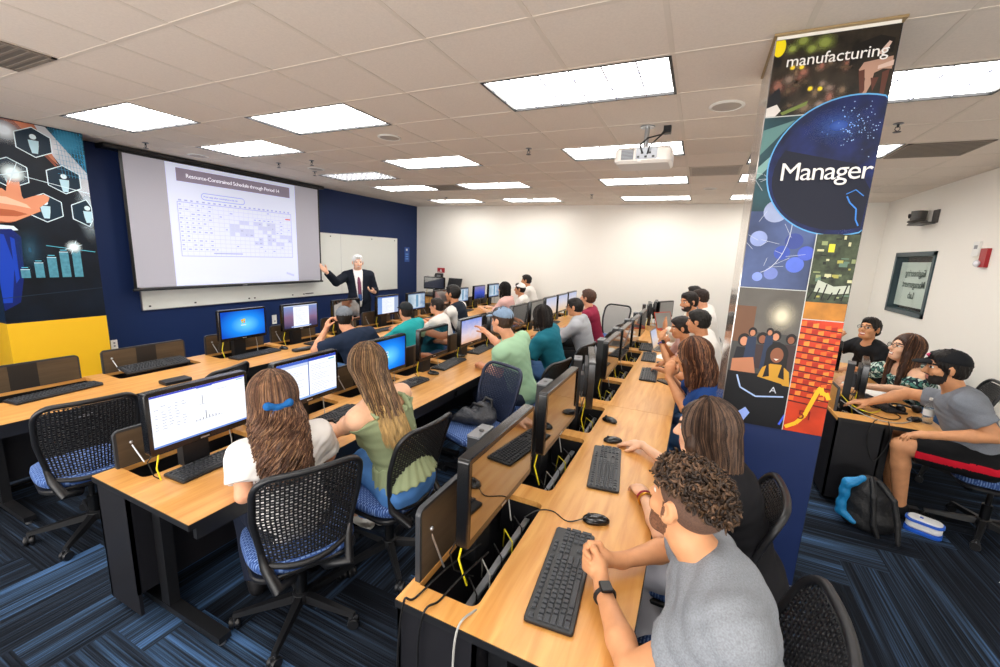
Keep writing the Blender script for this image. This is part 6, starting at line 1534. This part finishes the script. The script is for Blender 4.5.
for k, (x, y, rz, lb, v_) in enumerate(CH):
    o = (chn if v_ else ch) if k in (0, 8) else copy_tree(ch)
    o.location = (x, y, 0); o.rotation_euler = (0, 0, R(rz)); tag(o, lb, 'chair', 'perforated task chairs')
chf.location = (-1.08, 4.75, 0); chf.rotation_euler = (0, 0, R(160)); tag(chf, 'large empty chair with sheer grey back by the cream wall', 'chair')
# ------------------------------------------------------------------ the class
c_grey = cloth('heather_grey', '7f8389', noise=(220, .18), bump=(250, .25, .002))
GS = 'students at the desks'
def clasp_near(sd, W, s, h):
    """interlocked hands resting on the desk; W in person space"""
    Wr, Wl = W; c = (Wr + Wl) / 2; ax = nrm(Wr - Wl); fw = nrm(np.cross(ax, UP)); fw = fw if fw[0] < 0 else -fw
    ctr = c + fw * .055 * s + UP * .028 * s
    for sg, w in ((1, Wr), (-1, Wl)):
        pc = ctr + ax * sg * .022 * s; sd.cone(w, pc - fw * .012 * s, .027 * s, .027 * s, .02); sd.cone(pc - fw * .01 * s + UP * .012 * s, pc + fw * .02 * s - UP * .012 * s, .023 * s, .022 * s, .02); sd.cone(pc + UP * .02 * s, pc + fw * .03 * s + UP * .012 * s, .016 * s, .015 * s, .015)
        for k in range(4):
            off = fw * (.032 - .002 * k) * s + UP * (.030 - .0185 * k + (.009 if sg > 0 else 0)) * s
            a = ctr + off + ax * sg * .026 * s; b = ctr + off + fw * .014 * s - ax * sg * .004 * s; c2 = ctr + off - ax * sg * .034 * s + fw * .004 * s; d = ctr + off - ax * sg * .052 * s - fw * .022 * s
            sd.chain([a, b, c2, d], [.0105 * s, .0105 * s, .0098 * s, .0080 * s], .003)
        sd.chain([pc - fw * .01 * s + UP * .022 * s, ctr + UP * .050 * s + ax * sg * .018 * s + fw * .01 * s, ctr + UP * (.058 if sg > 0 else .048) * s - ax * sg * .004 * s + fw * .036 * s], [.015 * s, .012 * s, .0095 * s], .006)
# nearest man
person('curly haired bearded man in a heather grey tee, hands clasped on the desk', (.318, -1.482, 1.232), 143, (.56, -1.56, .56), 1.06, byaw=176, syaw=190, pitch=4, roll=-3, h=.0055, skin='warm',
       neck=(.395, -1.505, 1.085), elbows=((.325, -1.06, .81), (.235, -1.665, .80)), wrists=((.135, -1.235, .80), (.105, -1.42, .80)), clasp=clasp_near, shoulder_dz=(0, -.015), beard=('6e4730',), top=dict(m=c_grey, sleeve=.55, flare=.012, fold=.006, neck=.035, hem=.10), pants=('charcoal', '2a2d33'),
       hair=dict(k='curly', c='3b281c', tones=('33251b', '43301f', '251a13', '5c4432'), n=1500), watch=(1, m_blk))
# brown haired woman beyond him
person('woman with long straight brown hair reaching for a mouse', (.372, -.80, 1.215), 165, (.62, -.80, .58), 1.08, byaw=172, pitch=-6, h=.007, skin='light', fem=True, neck=(.44, -.80, 1.04),
       elbows=((.33, -.43, .80), (.26, -.98, .79)), wrists=((.08, -.115, .79), (.155, -.70, .79)), hdir=((-.17, .04, -.03), (-.25, .5, -.05)), curl=(.35, .5), top=dict(m=cloth('black_top', '16161a'), sleeve=.45), pants=('light_grey', 'a8a8b0'),
       hair=dict(k='long', c='3a2a20', tones=('3a2a20', '4a372b', '2b1e17', '5d4636'), n=420, L=.34, wave=.002, drop=(.12, -.02, -1), back=.6, w=.05, sides=.12, gather=.25, spread=1.0))
b = MB(); 
for a in range(0, 360, 24): b.sphere((.175 + .0 * a, -.665, .795), .001, m_blk, 3)
def bracelet(c, ax, r, m, label): 
    pass
# woman in navy
person('woman in a navy tee with long brown hair hiding her face, elbow on the desk', (.303, .76, 1.21), 165, (.62, .90, .56), 1.14, byaw=170, pitch=-12, h=.009, skin='warm', fem=True, neck=(.40, .79, 1.02),
       elbows=((.26, 1.14, .81), (.30, .68, .81)), wrists=((.15, 1.0, .98), (.15, .84, 1.0)), hdir=((.03, -.1, .3), (.0, .05, .3)), hnrm=((0, -1, 0), (0, 1, 0)), curl=(1.2, 1.2), top=dict(m=cloth('navy_tee', '1d3f7c'), sleeve=.75, hem=.1), pants=('jeans', '4a6e9e'),
       hair=dict(k='long', c='4a2e20', tones=('4a2e20', '5e3c2a', '38221a', '8a5f42'), n=420, L=.22, wave=.008, freq=7, drop=(.25, -.05, -1), back=.7, w=.06, sides=.14, gather=.2, g=.016))
# four students bunched beyond her, and two behind
person('young man with short black hair just beyond the woman in navy', (.325, 1.95, 1.33), 165, (.60, 2.05, .6), 1.02, pitch=-5, skin='tan', top=dict(m=cloth('white_tee', 'e6e2dc')), hair=dict(k='short', c='17130f'), wrists=((.05, 2.25, .80), (.06, 1.85, .80)))
person('woman resting her chin on her hand beside the grey laptop', (.165, 2.30, 1.20), 190, (.60, 2.55, .6), 1.02, pitch=-10, skin='warm', fem=True, top=dict(m=cloth('rose_tee', 'caa6a0')), hair=dict(k='short', c='1c1512', g=.018), wrists=((.0, 2.45, .98), (-.02, 2.15, 1.05)), hdir=((0, 0, 1), (.1, .2, 1)), h=.010, watch=(1, cloth('strap_purple', '5f5fae')))
person('bearded smiling man behind the orange laptop in a cream shirt', (.20, 3.40, 1.40), 215, (.58, 3.5, .64), 1.10, byaw=195, pitch=-8, skin='tan', smile=True, beard=('20150f',), top=dict(m=cloth('cream_shirt', 'ddd2c2'), sleeve=1.9), hair=dict(k='short', c='1b1410'), wrists=((-.02, 3.65, .82), (-.05, 3.2, 1.05)), hdir=(None, (0, 0, 1)), h=.010)
person('dark haired man in a white tee with a red sleeve', (.335, 3.98, 1.42), 160, (.60, 4.03, .64), 1.05, pitch=-8, skin='fair', top=dict(m=[cloth('white_tee', 'e6e2dc'), cloth('sleeve_red', 'c2202c')], pick=lambda L, C, Sh, E, s: (np.linalg.norm(C - (Sh[1] + (E[1] - Sh[1]) * .45), axis=1) < .10 * s).astype(int)), hair=dict(k='short', c='2a1d16'), wrists=((.05, 4.2, .8), (.02, 3.9, .8)))
person('dark haired man farthest back in the row by the column', (.245, 4.75, 1.42), 170, (.60, 4.85, .64), 1.05, skin='tan', top=dict(m=cloth('grey_tee', '6a6a70')), hair=dict(k='short', c='1a1512'))
# ---- middle row
person('woman in a white tee with long wavy hair tied with a blue bow', (-1.51, -1.43, 1.185), 158, (-1.45, -1.40, .57), 1.02, byaw=155, pitch=-8, h=.007, skin='fair', fem=True, neck=(-1.475, -1.425, 1.01),
       elbows=((-1.44, -1.17, .80), (-1.47, -1.63, .80)), wrists=((-1.70, -1.25, .79), (-1.665, -1.50, .775)), hdir=(None, (-.05, .2, -.02)), curl=(.5, 1.0), top=dict(m=cloth('white_tee2', 'dedad6', noise=(8, .04)), sleeve=.66, flare=.018, e=.012, hem=.12, fold=.006), pants=('shaded_jeans', '1a2030'), shoes='17171a',  # trousers and shoes coloured dark to stand for the shade under the desk
       hair=dict(k='long', c='543a2c', tones=('543a2c', '6a4c3a', '422c20', '866449'), n=620, L=.34, wave=.024, freq=13, drop=(.22, -.06, -1), back=.85, w=.075, gather=.12, spread=1.35, g=.020, tip=.04, vol=.10))
person('woman in a green strappy top with very long straight hair and light ends', (-1.355, -.955, 1.262), 150, (-1.14, -.87, .58), 1.06, byaw=172, pitch=-8, h=.007, skin='light', fem=True, neck=(-1.30, -.94, 1.09),
       elbows=((-1.40, -.66, .84), (-1.57, -1.01, .84)), wrists=((-1.70, -.66, .80), (-1.76, -.86, .79)), hdir=((-.2, -.03, -.03), (-.15, .10, -.02)), curl=(.5, .4), top=dict(m=cloth('olive_top', '8b9673', bump=(40, .3, .004)), kind='cami', sleeve=0, hem=-.02, e=.012), pants=('jeans3', '4878b4'),
       knees=((-1.62, -.55, .58), (-1.66, -.78, .58)), ankles=((-1.62, -.70, .09), (-1.58, -.62, .09)), shoes='e2ded6', watch=(1, m_blk),
       hair=dict(k='long', c='55402f', tones=('55402f', '6b503a', '46331f', '8d6f4c'), n=520, tipc='a98a58', L=.40, wave=.005, freq=6, drop=(.52, .05, -1), back=.75, w=.022, gather=.55, spread=.55, g=.010, tip=.018))
person('man in a mint tee and faded denim cap pointing at his screen', (-1.35, .83, 1.305), 165, (-1.14, .96, .58), 1.03, byaw=168, pitch=-3, h=.009, skin='fair', neck=(-1.27, .87, 1.12),
       elbows=((-1.62, 1.35, .95), (-1.30, .70, .83)), wrists=((-1.84, 1.50, 1.03), (-1.62, .98, .80)), hdir=((-.5, -.05, .35), None), curl=(.5, .6), poles=(None, None), top=dict(m=cloth('mint_tee', '9fc4a2'), sleeve=.62, hem=.1), pants=('dark_jeans', '2b3346'), hair=dict(k='short', c='3a2a1e'), cap=dict(c='7d93ab'))
person('woman in a loose teal blouse with a black bob', (-1.30, 1.82, 1.235), 155, (-1.10, 1.92, .58), 1.03, byaw=170, pitch=-8, h=.009, skin='light', fem=True, elbows=((-1.3, 2.15, .84), (-1.36, 1.62, .82)), wrists=((-1.62, 2.15, .80), (-1.66, 1.75, .80)), top=dict(m=cloth('teal_blouse', '1c6a7c'), sleeve=.95, flare=.05, e=.02, hem=.14), pants=('jeans', '4a6e9e'),
       hair=dict(k='long', c='1b1614', tones=('1b1614', '2a211c', '120e0d'), n=260, L=.12, wave=.001, drop=(.05, 0, -1), back=.5, w=.05, sides=.08, gather=.1, g=.015, tip=.035))
person('student with glasses in a light grey hoodie and backpack straps', (-1.22, 2.95, 1.24), 178, (-1.0, 3.0, .58), 1.04, byaw=178, pitch=-6, h=.010, skin='tan', glasses=True, elbows=((-1.3, 3.25, .84), (-1.32, 2.75, .84)), wrists=((-1.66, 3.2, .80), (-1.68, 2.85, .80)), top=dict(m=cloth('hoodie_grey', 'a9abb0', noise=(120, .1)), kind='hood', sleeve=1.95, e=.022), pants=('black_trousers', '15161a'), hair=dict(k='short', c='1a1411'))
person('student in a maroon tee looking up beyond the grey hoodie', (-1.20, 3.58, 1.325), 170, (-1.02, 3.66, .62), 1.04, byaw=178, pitch=6, h=.010, skin='fair', top=dict(m=cloth('maroon_tee', '8c2540'), sleeve=.7), pants=('black_trousers', '15161a'), hair=dict(k='short', c='4a3124', g=.02), wrists=((-1.5, 3.9, .82), (-1.55, 3.5, .82)))
# ---- row by the navy wall
person('man in a dark navy tee and grey cap resting his cheek on his hand', (-3.20, .70, 1.155), 140, (-3.0, .76, .56), 1.03, byaw=160, pitch=-4, h=.010, skin='fair', neck=(-3.10, .71, .99), elbows=((-3.05, 1.02, .84), (-3.36, .43, .82)), wrists=((-3.42, 1.05, .8), (-3.34, .58, 1.04)), hdir=(None, (.12, .12, .6)), curl=(.5, .9),
       top=dict(m=cloth('navy_dark', '1f2b40'), sleeve=.75, e=.016), hair=dict(k='short', c='1d1713'), cap=dict(c='6f757c'))
person('man in a teal tee and dark cap, seen from behind', (-3.20, 1.78, 1.115), 155, (-3.02, 1.83, .56), 1.0, byaw=168, h=.011, skin='fair', top=dict(m=cloth('teal_tee', '28a3a4'), sleeve=.7, e=.016), hair=dict(k='short', c='2a1d15'), cap=dict(c='23282b'), wrists=((-3.6, 2.1, .8), (-3.6, 1.6, .8)))
person('balding student with glasses in a white tee, looking left', (-3.22, 2.55, 1.11), 188, (-3.05, 2.58, .56), 1.02, h=.011, skin='fair', glasses=True, top=dict(m=cloth('white_tee', 'e6e2dc'), sleeve=.75), hair=dict(k='short', c='211813', g=.008), wrists=((-3.6, 2.8, .8), (-3.6, 2.4, .8)))
person('black haired man in a dark vest with white sleeves, looking left', (-3.18, 2.93, 1.275), 185, (-3.0, 3.0, .64), 1.1, h=.011, skin='tan', top=dict(m=[cloth('vest_navy', '1c2430'), cloth('white_tee', 'e6e2dc')], sleeve=1.6, pick=lambda L, C, Sh, E, s: ((np.abs(L[:, 0]) > .155)).astype(int)), hair=dict(k='short', c='13100e', g=.02), wrists=((-3.6, 3.2, .82), (-3.6, 2.9, .82)))
person('woman in a pale pink top with straight black hair, far back', (-3.22, 4.95, 1.235), 178, (-3.05, 5.0, .62), 1.1, h=.012, skin='light', fem=True, top=dict(m=cloth('pink_top', 'e6b9b2'), sleeve=.8), hair=dict(k='long', c='17110f', tones=('17110f',), n=120, L=.20, wave=.001, back=.5, gather=.2, sides=.1, w=.04), wrists=((-3.6, 5.1, .82), (-3.6, 4.8, .82)))
person('student in a white tee and white cap near the cream wall', (-3.15, 5.62, 1.20), 190, (-2.95, 5.7, .60), 1.08, h=.012, skin='tan', top=dict(m=cloth('white_tee', 'e6e2dc'), sleeve=.7), hair=dict(k='short', c='17110f'), cap=dict(c='ecebe8'), wrists=((-3.5, 5.8, .82), (-3.4, 5.5, .82)), pants=('maroon_shorts', '6a1c34'))
person('dark haired student whose head shows just above the white cap', (-3.22, 6.15, 1.36), 190, (-2.98, 6.2, .70), 1.05, h=.012, skin='tan', top=dict(m=cloth('white_tee', 'e6e2dc')), hair=dict(k='short', c='17110f'))
# ---- by the cream wall on the right
person('bearded man in a grey tee and black cap with red striped shorts', (2.02, 1.44, 1.225), 172, (2.28, 1.34, .62), 1.12, byaw=172, pitch=-3, h=.008, skin='warm', beard=('1d1512',), neck=(2.12, 1.46, 1.03),
       elbows=((1.98, 1.80, .92), (2.24, 1.17, .84)), wrists=((1.72, 1.72, .82), (1.92, 1.16, .78)), hdir=((-.3, .0, -.05), (-.3, .1, -.08)), curl=(.4, .5), top=dict(m=cloth('slate_tee', '787d86', noise=(200, .1)), sleeve=.62, hem=.10, neck=.02), shorts=True,
       pants=('shorts', cloth('black_shorts', '101114'), cloth('stripe_red', 'c4152c')), knees=((1.88, 1.62, .60), (1.84, 1.36, .60)), ankles=((1.95, 1.66, .09), (1.94, 1.42, .09)), hair=dict(k='short', c='16110e'), cap=dict(c='15171b', logo='c8406a'), shoes='1c1e22')
def floral(L, C, Sh, E, s):
    q = C * 95; v = np.sin(q[:, 0] + 1.7 * np.sin(q[:, 2])) + np.sin(q[:, 1] * 1.1 + 1.3 * np.sin(q[:, 0])) + np.sin(q[:, 2] * .9 + 1.5 * np.sin(q[:, 1])); return np.where(v > .7, 1, np.where(v < -.9, 2, 0))
person('laughing woman in an off-shoulder patterned blouse with glasses and long brown hair', (2.12, 2.42, 1.205), 192, (2.40, 2.50, .62), 1.12, byaw=190, pitch=12, h=.008, skin='light', fem=True, glasses=True, smile=True,
       elbows=((2.05, 2.85, .88), (2.12, 2.18, .86)), wrists=((1.78, 2.6, .82), (1.80, 2.3, .82)), top=dict(m=[cloth('floral_dark', '1d2a33'), cloth('floral_pale', 'c3d8cf'), cloth('floral_green', '4f8377')], kind='offshoulder', sleeve=.95, e=.02, pick=floral),
       hair=dict(k='long', c='3d271d', tones=('3d271d', '533526', '2a1a13', '8a6040'), n=260, L=.30, wave=.004, drop=(-.1, -.12, -1), back=-.1, w=.05, sides=.30, gather=.15, g=.016))
person('laughing woman in a black tee with glasses and raised fist', (2.07, 3.22, 1.275), 222, (2.34, 3.38, .66), 1.07, byaw=200, pitch=10, h=.008, skin='warm', fem=True, glasses=True, smile=True,
       elbows=((1.80, 3.40, .95), (2.16, 2.98, .88)), wrists=((1.80, 3.16, 1.12), (1.90, 2.90, .86)), hdir=((.0, .1, .5), None), hnrm=((1, 0, 0), None), curl=(1.5, .5), top=dict(m=cloth('black_tee', '16171a'), sleeve=.6), pants=('black_trousers', '15161a'),
       hair=dict(k='short', c='17110e', g=.008))
# ---- the lecturer
def suit(L, C, Sh, E, s):
    x, y, z = L[:, 0], L[:, 1], L[:, 2]; fr_ = (y > .0) & (np.abs(x) < .022 + .045 * np.clip((z + .55) / .5, 0, 1.1)) & (z > -.56); return fr_.astype(int)
prs, J = person('smiling white haired man in a dark suit and purple tie, gesturing at the screen', (-5.45, 3.28, 1.655), -38, (-5.42, 3.28, .98), 1.14, byaw=-42, h=.0095, skin='pink', stand=True, smile=True, legs_s=.92, shoes='141416',
       elbows=((-5.50, 2.80, 1.31), (-5.28, 3.53, 1.13)), wrists=((-5.46, 2.56, 1.49), (-5.10, 3.33, 1.13)), hdir=((-.1, -.4, .35), (-.1, -.3, .1)), hnrm=((1, 0, .3), (0, 0, 1)), curl=(.3, .7),
       top=dict(m=[cloth('suit_navy', '161c28'), cloth('dress_shirt', 'f1f0ee')], kind='jacket', sleeve=1.93, e=.020, fold=.003, neck=.035, pick=suit), pants=('suit_trousers', '151b27'), hair=dict(k='short', c='e8e6e0', g=.014))
tie = SDF(.006); N_, sf_, sp_ = J['N'] - J['base'], J['sf'], J['sp']
tie.ell(N_ + sf_ * .10 - sp_ * .02, V3(.022, .018, .022), .01); tie.chain([N_ + sf_ * .115 - sp_ * .05, N_ + sf_ * .165 - sp_ * .20, N_ + sf_ * .160 - sp_ * .50], [.020, .030, .036], .01)
tie.obj('necktie', [mat('tie_purple', '6a2148', .5, noise=(60, .3)), mat('tie_blue', '1c4f8e', .5)], prs, lambda C: (C[:, 2] < N_[2] - .38).astype(int))
cl = MB(); 
for q in (1, -1): cl.add([N_ + J['sr'] * q * .02 + sf_ * .085 + sp_ * .005, N_ + J['sr'] * q * .06 + sf_ * .06 + sp_ * .02, N_ + J['sr'] * q * .075 + sf_ * .095 - sp_ * .05, N_ + J['sr'] * q * .02 + sf_ * .105 - sp_ * .04], [(0, 1, 2, 3)], cloth('dress_shirt', 'f1f0ee'))
cl.build('shirt_collar', prs, 0)
# blue bow in the wavy hair
bo = bpy.data.objects.new
for o in bpy.data.objects:
    if o.get('label', '').startswith('woman in a white tee with long wavy'): bowp = o; break
bw = SDF(.005); c = V3(-1.50, -1.43, 1.185) - V3(bowp.location[0], bowp.location[1], 0) - ydir(158) * .150 + UP * .01 + V3(-.02, -.01, 0); rt_ = V3(math.sin(R(158)), -math.cos(R(158)), 0)
bw.ell(c, V3(.012, .012, .014), .01)
for q in (1, -1): bw.cone(c, c + rt_ * q * .045 + UP * .012, .009, .020, .012).cone(c, c + rt_ * q * .03 - UP * .03, .007, .011, .008)
bw.obj('hair_bow', cloth('bow_blue', '1f5f9e'), bowp)
# bracelets on the brown haired woman
for o in bpy.data.objects:
    if o.get('label', '').startswith('woman with long straight brown hair'): wp = o; break
B0_ = V3(wp.location[0], wp.location[1], 0); dv = nrm(V3(.155, -.70, .79) - V3(.26, -.98, .79)); r_, _, u_ = frame(dv)
for off, m_, rad in ((.02, mat('beads_red', '9c1f3c', .4), .0045), (.045, mat('bracelet_gold', 'b8862e', .3, metal=.8), .006)):
    cc = V3(.155, -.70, .79) - B0_ - dv * off; mb = MB(); mb.tube([cc + (r_ * math.cos(R(a)) + u_ * math.sin(R(a))) * (.030 + off * .1) for a in range(0, 361, 20)], rad, m_, 6, cap=False); mb.build('bracelet', wp)
